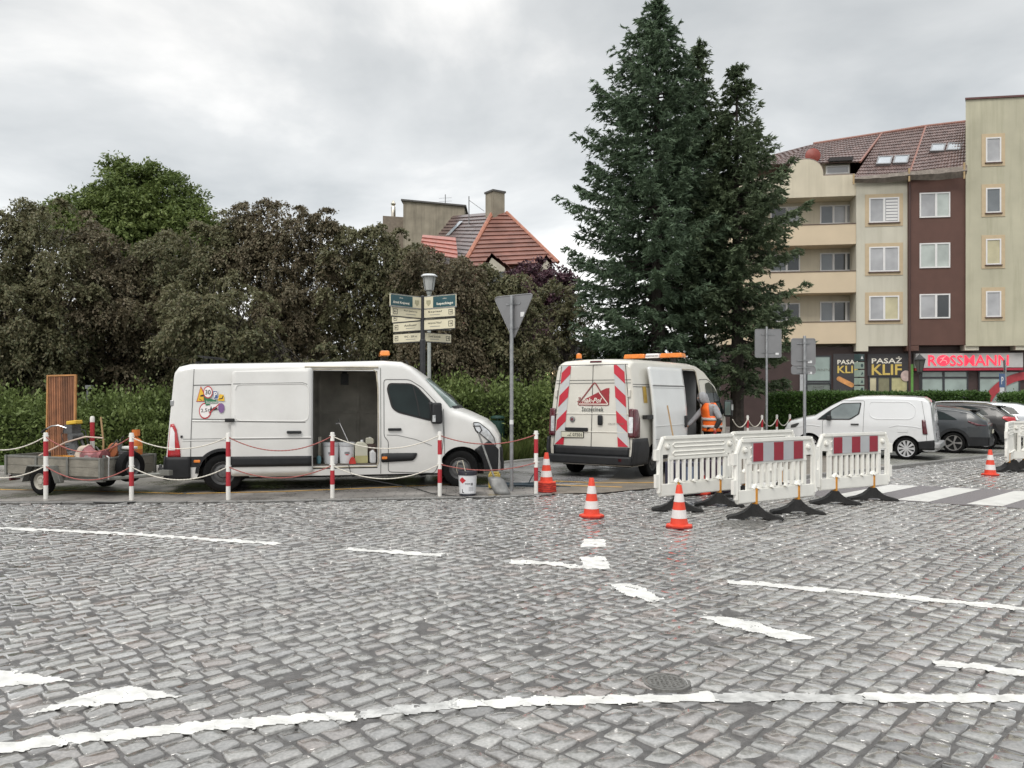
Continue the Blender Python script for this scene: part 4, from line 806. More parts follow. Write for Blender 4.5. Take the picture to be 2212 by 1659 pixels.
blk = thing('building', 'plain beige plastered gable wall with flues behind the red roofed house', 'building', B0)
def bp_(px, py, Z=58): return at(px, py, Z) - B0
p = [bp_(871, 434), bp_(1003, 447)]; b = MB(); b.prism([(p[0].x, 0), (p[1].x, 0), (p[1].x, p[1].z), (p[0].x, p[0].z)], 0, 5.0); b.build('wall', M_plas, blk)
b = MB(); b.prism([(p[0].x - .15, p[0].z), (p[1].x + .15, p[1].z), (p[1].x + .15, p[1].z + .12), (p[0].x - .15, p[0].z + .12)], -.15, 5.1); b.build('roof_coping', M('dark_slab', (0.09, 0.085, 0.08), 0.7), blk)
q = [bp_(824, 462), bp_(870, 465)]; b = MB(); b.prism([(q[0].x, 0), (q[1].x, 0), (q[1].x, q[1].z), (q[0].x, q[0].z)], 0.6, 5.0); b.build('side_wall', M('brown_grey_plaster', (0.20, 0.165, 0.13), 0.9, var=0.2), blk)
b = MB(); f0, f1 = bp_(843, 466), bp_(843, 437); b.lathe([(0.17, f0.z), (0.17, f1.z), (0.1, f1.z + .1), (0.2, f1.z + .25), (0.05, f1.z + .5)], (f0.x, 1.5, 0), 12); b.build('steel_flue', M('bright_steel', (0.6, 0.55, 0.47), 0.25, 0.9, var=0.1), blk, smooth=True)
b = MB(); f0, f1 = bp_(983, 446), bp_(983, 428); b.lathe([(0.13, f0.z), (0.13, f1.z - .15), (0.24, f1.z - .1), (0.24, f1.z)], (f0.x, 2.0, 0), 10); f0 = bp_(997, 447); b.lathe([(0.1, f0.z), (0.1, f0.z + .3), (0.22, f0.z + .33), (0.02, f0.z + .45)], (f0.x, 2.0, 0), 10); b.build('roof_vent', M_grey, blk)
b = MB(); f0, f1 = bp_(957, 446), bp_(957, 405); b.cyl((f0.x, 2, f0.z - .2), (f0.x, 2, f1.z), 0.035, n=6)
for k in range(5): z = f1.z - .3 - k * .25; b.cyl((f0.x - .5, 2, z), (f0.x + .5, 2, z + .05), 0.012, n=4)
b.build('aerial', M_grey, blk)
# dark shop front far behind, between the trees and the second van
SO = at(1165, HY, 40); S0 = Vector((SO.x, SO.y, 0))
shp = thing('shop', 'low dark fronted shop half hidden behind the trees with pale sign letters', 'shop', S0)
def spt(px, py): return at(px, py, 40) - S0
b = MB(); a, c = spt(1105, 738), spt(1290, 738); b.box(((a.x + c.x) / 2, 2.5, a.z / 2), (c.x - a.x, 5, a.z)); b.build('wall', M('dark_shop_wall', (0.035, 0.033, 0.035), 0.6, var=0.3), shp)
b = MB(); a, c = spt(1122, 772), spt(1215, 781); b.box(((a.x + c.x) / 2, -0.1, a.z), (c.x - a.x, 0.3, 0.12)); b.box(((a.x + c.x) / 2, -0.02, a.z - 0.65), (c.x - a.x, 0.04, 0.9)); b.build('fascia', M('grey_fascia', (0.22, 0.21, 0.2), 0.5), shp)
for s, a, c in (('Cono', (1130, 765), (1165, 776)), ('Lody', (1196, 762), (1222, 780))):
    x0, x1, z0, z1 = spt(a[0], 0).x, spt(c[0], 0).x, spt(0, c[1]).z, spt(0, a[1]).z; vs, fs = text_fit(s, x1 - x0, z1 - z0, shear=0.2)
    b = MB(); b.add([(x + (x0 + x1) / 2, -0.28, v + (z0 + z1) / 2) for x, v in vs], fs); b.build('lettering', M_lw, shp, fix=False)
b = MB(); a, c = spt(1125, 800), spt(1230, 845); b.box(((a.x + c.x) / 2, -0.02, (a.z + c.z) / 2), (c.x - a.x, 0.05, a.z - c.z)); b.build('shop_window', M('dim_lit_shop_glass', (0.12, 0.10, 0.07), 0.1, emit=(1, .7, .4, 0.06)), shp)
for px, py in ((1137, 805), (1147, 814), (1190, 806), (1182, 828)):
    p = spt(px, py); b = MB(); b.lathe([(0.0, -.1), (.08, -.07), (.1, 0), (.07, .08), (0, .1)], (p.x, -0.3, p.z), 10); b.cyl((p.x, -.3, p.z + .1), (p.x, -.3, p.z + .5), 0.01, n=4); b.build('lamp', M('lit_warm_lamp', (1, .8, .5), 0.4, emit=(1, .75, .45, 1.6)), shp, smooth=True)
# grey flats glimpsed behind the spruces
GO = at(1610, HY, 52); g0 = Vector((GO.x, GO.y, 0))
gb = thing('building', 'pale grey building glimpsed through the spruce branches', 'building', g0)
b = MB(); b.box((0, 2, 2.1), (9.5, 4, 4.2)); b.build('wall', M('pale_grey_wall', (0.36, 0.36, 0.37), 0.8, var=0.12), gb)
for k in range(4):
    b = MB(); b.box((-3.6 + 2.3 * k, -0.02, 2.3), (1.3, 0.06, 1.7)); b.build('window', G_pale if k % 2 else G_mid, gb)
# ---------------------------------------------------------------- vehicles
def clip_axis(poly, ax, val, keep_less):
    o = []
    for i in range(len(poly)):
        p, q = poly[i], poly[(i + 1) % len(poly)]; a, b_ = (p[ax] <= val), (q[ax] <= val)
        if not keep_less: a, b_ = (p[ax] >= val), (q[ax] >= val)
        if a: o.append(p)
        if a != b_:
            t = (val - p[ax]) / (q[ax] - p[ax]); o.append((p[0] + (q[0] - p[0]) * t, p[1] + (q[1] - p[1]) * t))
    return o
def cells(poly, d=0.09):
    xs = [p[0] for p in poly]; ys = [p[1] for p in poly]; out = []
    nx = max(1, math.ceil((max(xs) - min(xs)) / d)); ny = max(1, math.ceil((max(ys) - min(ys)) / d))
    for i in range(nx):
        a = min(xs) + (max(xs) - min(xs)) * i / nx; b_ = min(xs) + (max(xs) - min(xs)) * (i + 1) / nx
        c = clip_axis(clip_axis(poly, 0, a, False), 0, b_, True)
        if len(c) < 3: continue
        for j in range(ny):
            e = min(ys) + (max(ys) - min(ys)) * j / ny; f = min(ys) + (max(ys) - min(ys)) * (j + 1) / ny
            g = clip_axis(clip_axis(c, 1, e, False), 1, f, True)
            if len(g) >= 3: out.append(g)
    return out
class Shell:
    def __init__(s, L, hw, top, prof, plan, arches, sill, lean=0.0, bow=((0, 0), (1, 0)), rv=0.14, rh=0.2, crown=0.03, u0=0.05):
        s.L, s.hw, s.top, s.prof, s.plan, s.arches, s.sill, s.lean, s.bow_, s.rv0, s.rh0, s.crown, s.u0 = L, hw, top, prof, plan, arches, sill, lean, bow, rv, rh, crown, u0
    def I(s, tab, x): return float(np.interp(x, [p[0] for p in tab], [p[1] for p in tab]))
    def zt(s, u): return s.I(s.top, u)
    def side(s, u, z): return s.hw * s.I(s.plan, u) * s.I(s.prof, z)
    def bow(s, u): return s.I(s.bow_, u)
    def rv(s, u): return min(s.rv0, 0.35 * (s.zt(u) - s.sill))
    def zb(s, u):
        ua = u - s.bow(u); z = s.sill
        for c, zc, r_ in s.arches:
            d_ = r_ * r_ - (ua - c) ** 2
            if d_ > 0: z = max(z, zc + math.sqrt(d_))
        return z
    def warp(s, u, v, z):
        k = max(0.0, 1 - u / 0.7); f = (abs(v) / s.hw) ** 2
        return Vector((u - s.bow(u) * min(f, 1.1) + s.lean * max(0, z - 0.5) * k, v, z))
    def sidept(s, u, z, sg, off=0.006):
        up = u
        for _ in range(7):
            v = s.side(up, z); up = u + s.bow(up) * min((v / s.hw) ** 2, 1.1)
        zc_ = s.zt(up) - s.rv(up); v = s.side(up, min(z, zc_))
        if z > zc_: v -= s.rh0 * (1 - math.sqrt(max(0, 1 - min(1, (z - zc_) / s.rv(up)) ** 2)))
        k = max(0.0, 1 - up / 0.7)
        return Vector((u + s.lean * max(0, z - 0.5) * k, sg * (v + off), z))
    def toppt(s, u, v, off=0.006):
        rv = s.rv(u); zt = s.zt(u); vs = s.side(u, zt - rv); e = max(0.02, vs - s.rh0)
        z = zt + s.crown * (1 - (v / e) ** 2) if abs(v) <= e else zt - rv + rv * math.sqrt(max(0, 1 - ((abs(v) - e) / s.rh0) ** 2))
        p = s.warp(u, v, z); du = 0.03; n = Vector((-(s.zt(u + du) - s.zt(u - du)) / (2 * du), 0, 1)).normalized()
        return p + n * off
    def rearpt(s, v, z, off=0.006):
        vs = s.side(s.u0, z); f = min(1, abs(v) / vs)
        return Vector((s.u0 * f ** 3 - off + s.lean * max(0, z - 0.5), v, z))
    def frontpt(s, v, z, off=0.006):
        us = [u for u, q in s.top]; u = s.L
        for k in range(60):
            if s.zt(u) >= z: break
            u -= 0.02
        p = s.warp(u, v, z); p.x += off; return p
    def mesh(s, name, mat, parent, us=(), zs=(), openings=(), zn=16):
        U = sorted(set([round(x, 4) for x in list(np.arange(s.u0, s.L, 0.13)) + [s.L] + list(us) + [p[0] for p in s.top if s.u0 <= p[0] <= s.L]]))
        for c, zc, r_ in s.arches:
            for k in range(19):
                a = c - r_ * math.cos(math.pi * k / 18) * 0.9995; u = a
                for _ in range(8): u = a + s.bow(u)
                U.append(round(u, 4))
        U = sorted(set(U)); U = [u for i, u in enumerate(U) if i == 0 or u - U[i - 1] > 0.0015]
        zmax = max(p[1] for p in s.top); ZL = sorted(set([round(x, 4) for x in list(np.linspace(s.sill, zmax - s.rv0, zn)) + list(zs)]))
        rows = []
        for u in U:
            zb, zt, rv = s.zb(u), s.zt(u), s.rv(u); row = []; zc = max(zt - rv, zb + 0.005)
            for z in ZL:
                z = min(max(z, zb), zc); row.append((s.side(u, z), z))
            vs = s.side(u, zc); e = max(0.02, vs - s.rh0)
            for k in range(1, 7): a = math.pi / 2 * k / 6; row.append((e + (vs - e) * math.cos(a), zc + (zt - zc) * math.sin(a)))
            for k in (0.66, 0.33, 0.0): row.append((e * k, zt + s.crown * (1 - k * k)))
            rows.append(row)
        n = len(rows[0]); V = []; Fc = []
        for sg in (1, -1):
            b0 = len(V)
            for u, row in zip(U, rows):
                for v, z in row: V.append(s.warp(u, v, z) * 1.0 if sg == 1 else Vector((s.warp(u, v, z).x, -v, z)))
            for i in range(len(U) - 1):
                for j in range(n - 1):
                    if any(sg == o[4] and U[i] >= o[0] - 1e-3 and U[i + 1] <= o[1] + 1e-3 and j < len(ZL) - 1 and ZL[j] >= o[2] - 1e-3 and ZL[j + 1] <= o[3] + 1e-3 for o in openings): continue
                    q = (b0 + i * n + j, b0 + i * n + j + 1, b0 + (i + 1) * n + j + 1, b0 + (i + 1) * n + j)
                    Fc.append(q if sg == 1 else q[::-1])
        for idx, u, fr in ((0, s.u0, False), (len(U) - 1, s.L, True)):      # closed ends, slightly bulged
            row = rows[idx]; m = 8; b0 = len(V)
            for v, z in row:
                for k in range(m + 1):
                    f = 1 - 2 * k / m
                    p = s.warp(u, v * f, z) if fr else s.rearpt(v * f, z, 0.0) if z < s.zt(u) - s.rv(u) else Vector((s.u0 * abs(f) ** 3 * 1.0 + s.lean * max(0, z - 0.5), v * f, z))
                    V.append(p)
            for j in range(n - 1):
                for k in range(m): Fc.append((b0 + j * (m + 1) + k, b0 + j * (m + 1) + k + 1, b0 + (j + 1) * (m + 1) + k + 1, b0 + (j + 1) * (m + 1) + k))
        b = MB(); b.add(V, Fc)
        import bmesh
        me = bpy.data.meshes.new(name); me.from_pydata(b.v, [], b.f); me.materials.append(mat)
        bm = bmesh.new(); bm.from_mesh(me); bmesh.ops.remove_doubles(bm, verts=bm.verts, dist=0.0008); bmesh.ops.dissolve_degenerate(bm, edges=bm.edges, dist=0.0005); bmesh.ops.recalc_face_normals(bm, faces=bm.faces); bm.to_mesh(me); bm.free()
        me.shade_smooth(); me.set_sharp_from_angle(angle=R(50))
        o = bpy.data.objects.new(name, me); put(o, parent); return o
def patch(name, mp_, poly, mat, parent, d=0.09, thick=0.0):
    b = MB()
    for c in cells(poly, d): b.add([mp_(*p) for p in c], [tuple(range(len(c)))])
    import bmesh
    me = bpy.data.meshes.new(name); me.from_pydata(b.v, [], b.f); me.materials.append(mat)
    bm = bmesh.new(); bm.from_mesh(me); bmesh.ops.remove_doubles(bm, verts=bm.verts, dist=0.0008); bmesh.ops.recalc_face_normals(bm, faces=bm.faces); bm.to_mesh(me); bm.free()
    me.shade_smooth(); me.set_sharp_from_angle(angle=R(50)); o = bpy.data.objects.new(name, me); put(o, parent)
    if thick: s_ = o.modifiers.new('solid', 'SOLIDIFY'); s_.thickness = thick; s_.offset = 0
    return o
def seam(mb, mp_, pts, w_=0.012, closed=False):
    P = list(pts) + ([pts[0]] if closed else []); dense = []
    for i in range(len(P) - 1):
        n = max(1, int(math.dist(P[i], P[i + 1]) / 0.06)); dense += [(P[i][0] + (P[i + 1][0] - P[i][0]) * k / n, P[i][1] + (P[i + 1][1] - P[i][1]) * k / n) for k in range(n)]
    dense.append(P[-1]); vs = []
    for i, p in enumerate(dense):
        a, c = dense[max(i - 1, 0)], dense[min(i + 1, len(dense) - 1)]; t = (c[0] - a[0], c[1] - a[1]); l = math.hypot(*t) or 1
        n = (-t[1] / l * w_ / 2, t[0] / l * w_ / 2); vs += [mp_(p[0] + n[0], p[1] + n[1]), mp_(p[0] - n[0], p[1] - n[1])]
    mb.add(vs, [(2 * i, 2 * i + 1, 2 * i + 3, 2 * i + 2) for i in range(len(dense) - 1)])
def swage(mb, mp_, pts, r_=0.012):
    dense = []
    for i in range(len(pts) - 1):
        n = max(1, int(math.dist(pts[i], pts[i + 1]) / 0.08)); dense += [(pts[i][0] + (pts[i + 1][0] - pts[i][0]) * k / n, pts[i][1] + (pts[i + 1][1] - pts[i][1]) * k / n) for k in range(n)]
    dense.append(pts[-1]); mb.tube([mp_(*p) for p in dense], r_, 6)
def rub(pts, r_=0.05, n=3):                    # round the corners of an outline
    o = []
    for i, p in enumerate(pts):
        a, c = pts[i - 1], pts[(i + 1) % len(pts)]
        for (q, sgn) in ((a, 0), (c, 1)):
            pass
        la, lc = math.dist(p, a), math.dist(p, c); ra, rc_ = min(r_, la * .45), min(r_, lc * .45)
        s_ = (p[0] + (a[0] - p[0]) * ra / la, p[1] + (a[1] - p[1]) * ra / la); e_ = (p[0] + (c[0] - p[0]) * rc_ / lc, p[1] + (c[1] - p[1]) * rc_ / lc)
        for k in range(n + 1):
            t = k / n; o.append(((1 - t) ** 2 * s_[0] + 2 * t * (1 - t) * p[0] + t * t * e_[0], (1 - t) ** 2 * s_[1] + 2 * t * (1 - t) * p[1] + t * t * e_[1]))
    return o
def decal_text(name, mp_, s, cx_, cz, w_, h, mat, parent, flip=False, rot=0.0, **k):
    vs, fs = text_fit(s, w_, h, **k); c_, s_ = math.cos(rot), math.sin(rot); b = MB()
    b.add([mp_(cx_ + (-1 if flip else 1) * (x * c_ - y * s_), cz + x * s_ + y * c_) for x, y in vs], fs); return b.build(name, mat, parent, fix=False)
M_van = M('white_van_paint', (0.68, 0.67, 0.645), 0.28, var=0.03, scale=2, coat=0.5, dirt=0.16)
M_van2 = M('creamy_white_van_paint', (0.645, 0.62, 0.555), 0.3, var=0.03, scale=2, coat=0.4, dirt=0.14)
M_van3 = M('clean_white_van_paint', (0.68, 0.685, 0.69), 0.2, var=0.02, scale=2, coat=0.8, dirt=0.04)
M_plast = M('dark_grey_plastic', (0.018, 0.0185, 0.020), 0.55, spec=0.35, var=0.2, scale=6, bump=0.1, bscale=300)
M_tyre = M('wet_tyre_rubber', (0.007, 0.007, 0.007), 0.8, var=0.3, scale=20, spec=0.15)
M_steel = M('dusty_steel_rim', (0.11, 0.11, 0.11), 0.5, 0.4, var=0.2, scale=10)
M_alloy = M('bright_alloy', (0.62, 0.62, 0.63), 0.3, 0.8, var=0.05)
M_seam = M('panel_gap', (0.10, 0.098, 0.095), 0.7, var=0)
M_seam2 = M('panel_gap_dark', (0.045, 0.044, 0.043), 0.7, var=0)
G_car = M('tinted_car_glass', (0.016, 0.024, 0.024), 0.06, var=0.4, scale=1.5, spec=0.22)
G_ws = M('pale_green_windscreen', (0.30, 0.37, 0.35), 0.05, var=0.35, scale=2.5, spec=1.0, coat=0.8)
M_red_l = M('red_light_lens', (0.42, 0.012, 0.018), 0.15, var=0.15, scale=12, coat=0.7)
M_dred_l = M('dark_red_light_lens', (0.085, 0.005, 0.012), 0.15, var=0.2, scale=12, coat=0.7)
M_clear = M('clear_light_lens', (0.55, 0.56, 0.57), 0.12, 0.25, var=0.3, scale=14, coat=0.8)
M_org = M('orange_lens', (0.72, 0.20, 0.015), 0.22, var=0.15, scale=12, coat=0.7)
M_chrome = M('chrome', (0.42, 0.42, 0.42), 0.3, 0.9, var=0.03)
def wheel(parent, u, v, r_, w_, mat=None, style='steel', steer=0.0, spokes=8):
    o = bpy.data.objects.new('wheel', None); o.location = (u, v, r_ + 0.003); o.rotation_euler = (0, 0, steer + (math.pi if v > 0 else 0)); put(o, parent)
    h = w_ / 2; ka = 1.0 if style == 'steel' else 1.16
    b = MB(); b.lathe([(r_ * .60 * ka, -h * .92), (r_ * .66 * ka, -h), (r_ * .84, -h * 1.04), (r_ * .95, -h * .95), (r_, -h * .74), (r_, h * .74), (r_ * .95, h * .95), (r_ * .66 * ka, h), (r_ * .6 * ka, h * .9)], n=36, axis='Y'); b.build('tyre', M_tyre, o, smooth=True)
    b = MB()
    if style == 'steel':
        b.lathe([(r_ * .62, -h * .9), (r_ * .60, -h * .95), (r_ * .565, -h * .7), (r_ * .50, -h * .45), (r_ * .42, -h * .62), (r_ * .30, -h * .66), (r_ * .24, -h * .50), (r_ * .22, -h * .8), (0, -h * .84)], n=32, axis='Y')
        for k in range(8): a = 2 * math.pi * k / 8; b.cyl((r_ * .30 * math.cos(a), -h * .7, r_ * .30 * math.sin(a)), (r_ * .30 * math.cos(a), -h * .8, r_ * .30 * math.sin(a)), 0.012, n=6)
        b.build('rim', mat or M_steel, o, smooth=True)
    else:
        b.lathe([(r_ * .76, -h * .86), (r_ * .75, -h * .98), (r_ * .69, -h * .95), (r_ * .68, -h * .4)], n=36, axis='Y'); b.lathe([(r_ * .14, -h * .7), (r_ * .12, -h * .92), (0, -h * .95)], n=18, axis='Y')
        for k in range(spokes):
            a = 2 * math.pi * k / spokes; T = Matrix.Rotation(-a, 4, 'Y'); b.prism([(r_ * .1, -r_ * .05), (r_ * .4, -r_ * .078), (r_ * .71, -r_ * .125), (r_ * .71, r_ * .125), (r_ * .4, r_ * .078), (r_ * .1, r_ * .05)], -h * .92, -h * .72, T=T)
        rm = b.build('rim', mat or M_alloy, o, smooth=True); b = MB(); b.lathe([(r_ * .70, -h * .35), (0, -h * .35)], n=24, axis='Y'); b.build('brake_disc', M('brake_dark', (0.012, 0.012, 0.013), 0.5, 0.5), rm)
    return o
def underbody(parent, L, hw, z0, z1, arches):
    b = MB(); b.box((L / 2, 0, (z0 + z1) / 2), (L - 0.5, hw * 1.55, z1 - z0)); 
    for c, zc, r_ in arches: b.cyl((c, -hw * .80, zc), (c, hw * .80, zc), 0.05, n=8)
    b.build('underbody', M('black_underbody', (0.008, 0.008, 0.008), 0.85, var=0.3), parent)
    for c, zc, r_ in arches:
        for sg in (1, -1):
            w_ = MB(); vs = []; n = 14
            for k in range(n + 1):
                a = math.pi * k / n - 0.0; x, z = c + (r_ + .01) * math.cos(a), zc + (r_ + .01) * math.sin(a); vs += [(x, sg * (hw * .97), z), (x, sg * hw * .62, z)]
            w_.add(vs, [(2 * k, 2 * k + 1, 2 * k + 3, 2 * k + 2) for k in range(n)]); w_.add([(c - r_ - .01, sg * hw * .62, z0)] + [(c + (r_ + .01) * math.cos(math.pi * (1 - k / n)), sg * hw * .62, zc + (r_ + .01) * math.sin(math.pi * k / n)) for k in range(n + 1)] + [(c + r_ + .01, sg * hw * .62, z0)], [tuple(range(n + 3))])
            w_.build('wheel_arch_liner', M_plast, parent, fix=False)
def bay(parent, u0, u1, z0, z1, hw, sg, mat, floor):
    """load space seen through an open sliding door: far wall, two ends, roof lining, floor"""
    y0, y1 = -sg * hw, sg * hw; b = MB(); n = 0
    b.add([(u0, y0, z0), (u1, y0, z0), (u1, y0, z1), (u0, y0, z1)], [(0, 1, 2, 3)]); b.add([(u0, y0, z0), (u0, y1, z0), (u0, y1, z1), (u0, y0, z1)], [(0, 1, 2, 3)])
    b.add([(u1, y0, z0), (u1, y1, z0), (u1, y1, z1), (u1, y0, z1)], [(0, 1, 2, 3)]); b.add([(u0, y0, z1), (u1, y0, z1), (u1, y1, z1), (u0, y1, z1)], [(0, 1, 2, 3)])
    for k in range(4): x = u0 + (u1 - u0) * (k + .5) / 4; b.box((x, y0 + sg * .03, (z0 + z1) / 2), (0.05, 0.06, z1 - z0 - .02))
    b.box(((u0 + u1) / 2, y0 + sg * .035, z0 + .95), (u1 - u0 - .02, 0.05, .06))
    b.build('load_space', mat, parent, fix=False)
    b = MB(); b.box(((u0 + u1) / 2, 0, z0 - .02), (u1 - u0, 2 * hw, .04)); b.build('load_floor', floor, parent)
# ---- long white van with the sign collage -------------------------------------------------
AM = [(1.02, 0.335, 0.415), (5.37, 0.335, 0.44)]
mast = Shell(6.34, 1.03, [(0.05, 2.20), (0.12, 2.28), (0.35, 2.325), (2.5, 2.375), (3.9, 2.42), (4.28, 2.40), (4.53, 2.30), (4.83, 2.10), (5.55, 1.48), (5.75, 1.40), (6.05, 1.26), (6.21, 1.12), (6.30, 0.95), (6.34, 0.5)],
             [(0.2, 0.95), (0.5, 0.985), (0.9, 1.0), (1.3, 0.985), (1.9, 0.93), (2.35, 0.885)], [(0, 0.94), (0.12, 0.975), (0.35, 1.0), (5.7, 1.0), (6.05, 0.97), (6.24, 0.91), (6.34, 0.82)], AM, 0.27,
             lean=0.085, bow=((4.1, 0), (4.83, 0.26), (5.5, 0.40), (5.9, 0.32), (6.34, 0.22)), rv=0.13, rh=0.17)
van = thing('delivery_van', 'long white van with open side door and a collage of road signs', 'van', (-6.441, 14.908, 0), R(12.4))
mast.mesh('body', M_van, van, us=(2.60, 3.78, 1.17, 2.58), zs=(0.45, 2.22), openings=[(2.60, 3.78, 0.45, 2.22, -1)], zn=20)
SM = lambda u, z: mast.sidept(u, z, -1); SMo = lambda o: (lambda u, z: mast.sidept(u, z, -1, o))
underbody(van, 6.1, 1.03, 0.22, 0.44, AM)
bay(van, 0.7, 3.86, 0.46, 2.26, 0.90, -1, M('grimy_grey_load_lining', (0.42, 0.40, 0.35), 0.75, var=0.3, scale=2.5, dirt=0.4), M('dirty_plywood_floor', (0.10, 0.085, 0.07), 0.7, var=0.4))
for u in (1.02, 5.37):
    for sg in (1, -1): wheel(van, u, sg * 0.90, 0.345, 0.225, steer=R(-14) if u > 3 else 0)
# door slid back over the side panel
door = patch('sliding_door', SMo(0.045), rub([(1.17, 0.30), (2.58, 0.30), (2.58, 2.27), (1.17, 2.19)], 0.04), M_van, van, thick=0.05)
b = MB(); swage(b, SMo(0.07), rub([(1.24, 1.30), (2.47, 1.28), (2.53, 1.36), (2.53, 1.90), (2.46, 1.975), (1.24, 1.955)], 0.1)[0:], 0.011); swage(b, SMo(0.068), [(1.18, 0.985), (2.57, 0.985)], 0.012); b.build('pressing', M_van, door, smooth=True)
b = MB(); seam(b, SMo(0.073), [(1.18, 0.965), (2.57, 0.965)], 0.01); seam(b, SMo(0.073), [(1.2, 1.285), (2.47, 1.262)], 0.012); seam(b, SMo(0.073), [(1.2, 1.965), (2.42, 1.99), (2.5, 1.96)], 0.013); b.build('panel_gaps', M_seam, door, fix=False)
patch('side_strip', SMo(0.075), [(1.17, 0.465), (2.58, 0.46), (2.58, 0.645), (1.17, 0.655)], M_plast, door, thick=0.012)
b = MB(); b.box(SMo(0.10)(2.27, 1.085), (0.26, 0.05, 0.052)); b.build('handle', M_plast, door, bevel=0.015)
b = MB(); b.box(SMo(0.09)(1.15, 1.31), (0.16, 0.06, 0.065)); b.build('latch_cover', M_dark, van, bevel=0.01)
b = MB(); seam(b, SM, [(0.47, 0.28), (0.47, 2.24)], 0.012); seam(b, SM, [(0.47, 1.94), (1.17, 1.955)], 0.014); seam(b, SM, [(0.47, 1.335), (1.17, 1.32)], 0.013); seam(b, SM, [(0.33, 0.975), (1.17, 0.975)], 0.01)
seam(b, SM, rub([(3.98, 0.31), (4.86, 0.27), (4.98, 0.55), (5.03, 0.99), (5.0, 1.50), (4.62, 1.91), (4.38, 2.06), (3.90, 2.06), (3.90, 0.98), (3.98, 0.90)], 0.06), 0.012, True); seam(b, SM, [(3.84, 0.28), (3.84, 2.28)], 0.010); seam(b, SM, [(5.03, 1.5), (5.05, 0.6)], 0.010)
seam(b, SM, [(3.95, 1.01), (4.15, 1.005), (4.5, 0.92), (4.8, 0.80)], 0.008); b.build('panel_gaps', M_seam, van, fix=False)
b = MB(); swage(b, SMo(0.0), [(0.48, 1.30), (1.16, 1.29)], 0.014); swage(b, SMo(0.0), [(0.32, 0.95), (1.16, 0.95)], 0.012); b.build('pressing', M_van, van, smooth=True)
b = MB(); swage(b, SMo(0.012), [(2.45, 2.285), (3.80, 2.29)], 0.016); swage(b, SMo(0.0), [(2.59, 2.24), (3.70, 2.25), (3.76, 2.2), (3.79, 1.9), (3.80, 0.5), (3.76, 0.42), (2.6, 0.42)], 0.012); b.build('door_frame', M('dirty_cream_rubber', (0.40, 0.36, 0.28), 0.6, var=0.3), van, smooth=True)
b = MB(); swage(b, SMo(-0.03), [(2.6, 0.40), (3.78, 0.40)], 0.035); b.build('step', M_dark, van)
patch('side_strip', SM, [(0.32, 0.47), (0.63, 0.47), (0.66, 0.6), (0.74, 0.66), (0.32, 0.66)], M_plast, van, 0.05)
b = MB(); n = 20; vs = []
for cu, zc, ra in AM[:1]:
    for k in range(n + 1):
        a = math.pi * (k / n) * 0.98 + 0.02; vs += [SMo(0.012)(cu + (ra + .0) * math.cos(a), zc + (ra) * math.sin(a)), SMo(0.012)(cu + (ra + .055) * math.cos(a), zc + (ra + .055) * math.sin(a))]
b.add(vs, [(2 * k, 2 * k + 1, 2 * k + 3, 2 * k + 2) for k in range(n)]); b.build('wheel_arch_trim', M_plast, van, fix=False)
patch('side_strip', SMo(0.015), rub([(3.85, 0.495), (4.44, 0.52), (4.5, 0.58), (4.53, 0.665), (3.85, 0.67)], 0.03), M_plast, van, thick=0.012)
b = MB(); b.box(SMo(0.012)(0.585, 0.575), (0.11, 0.02, 0.05)); b.build('side_marker', M_org, van, bevel=0.012); b = MB(); b.box(SMo(0.03)(3.91, 0.58), (0.10, 0.02, 0.05)); b.build('side_marker', M_org, van, bevel=0.012)
patch('door_window', SMo(0.008), rub([(3.95, 1.88), (3.99, 1.995), (4.41, 1.99), (4.54, 1.92), (4.80, 1.64), (4.80, 1.26), (4.15, 1.43), (4.04, 1.52)], 0.06), M_dark, van, 0.06)
dw = patch('door_glass', SMo(0.014), rub([(3.985, 1.87), (4.02, 1.965), (4.40, 1.962), (4.525, 1.895), (4.77, 1.63), (4.77, 1.30), (4.16, 1.46), (4.07, 1.54)], 0.06), G_car, van, 0.06)
b = MB(); seam(b, SMo(0.018), [(4.57, 1.36), (4.53, 1.62), (4.45, 1.94)], 0.025); b.build('window_divider', M_dark, van, fix=False)
b = MB(); b.box(SMo(0.02)(4.10, 1.115), (0.25, 0.045, 0.05)); b.build('handle', M_plast, van, bevel=0.014)
b = MB(); p = SMo(0.13)(4.88, 1.42); b.box(p, (0.20, 0.22, 0.40), top=0.9); b.box(p + Vector((0.02, 0.11, -0.03)), (0.10, 0.12, 0.16)); mr_ = b.build('wing_mirror', M_plast, van, bevel=0.035, smooth=True); b = MB(); b.box(p + Vector((-0.06, -0.115, -0.10)), (0.06, 0.02, 0.13)); b.build('indicator', M_clear, mr_, bevel=0.01)
b = MB(); p = mast.sidept(4.90, 1.40, 1, 0.13); b.box(p, (0.17, 0.22, 0.34), top=0.9); b.build('wing_mirror', M_plast, van, bevel=0.035, smooth=True)
TM = lambda u, v: mast.toppt(u, v, 0.008)
patch('mirror_sail', SMo(0.02), [(4.74, 1.62), (4.80, 1.64), (5.0, 1.47), (5.0, 1.33), (4.80, 1.22)], M_plast, van, 0.06, thick=0.01)
patch('windscreen', TM, rub([(4.86, -0.82), (5.50, -0.93), (5.50, 0.93), (4.86, 0.82)], 0.04), G_ws, van)
b = MB(); seam(b, lambda u, v: mast.toppt(u, v, 0.012), [(5.50, -0.86), (5.52, 0), (5.50, 0.86)], 0.05); b.tube([TM(5.47, -0.55) + Vector((0, 0, .03)), TM(5.30, -0.1) + Vector((0, 0, .02)), TM(5.2, 0.1) + Vector((0, 0, .02))], 0.012, 6); b.tube([TM(5.47, 0.3) + Vector((0, 0, .03)), TM(5.30, 0.6) + Vector((0, 0, .02))], 0.012, 6); b.build('wipers', M_dark, van)
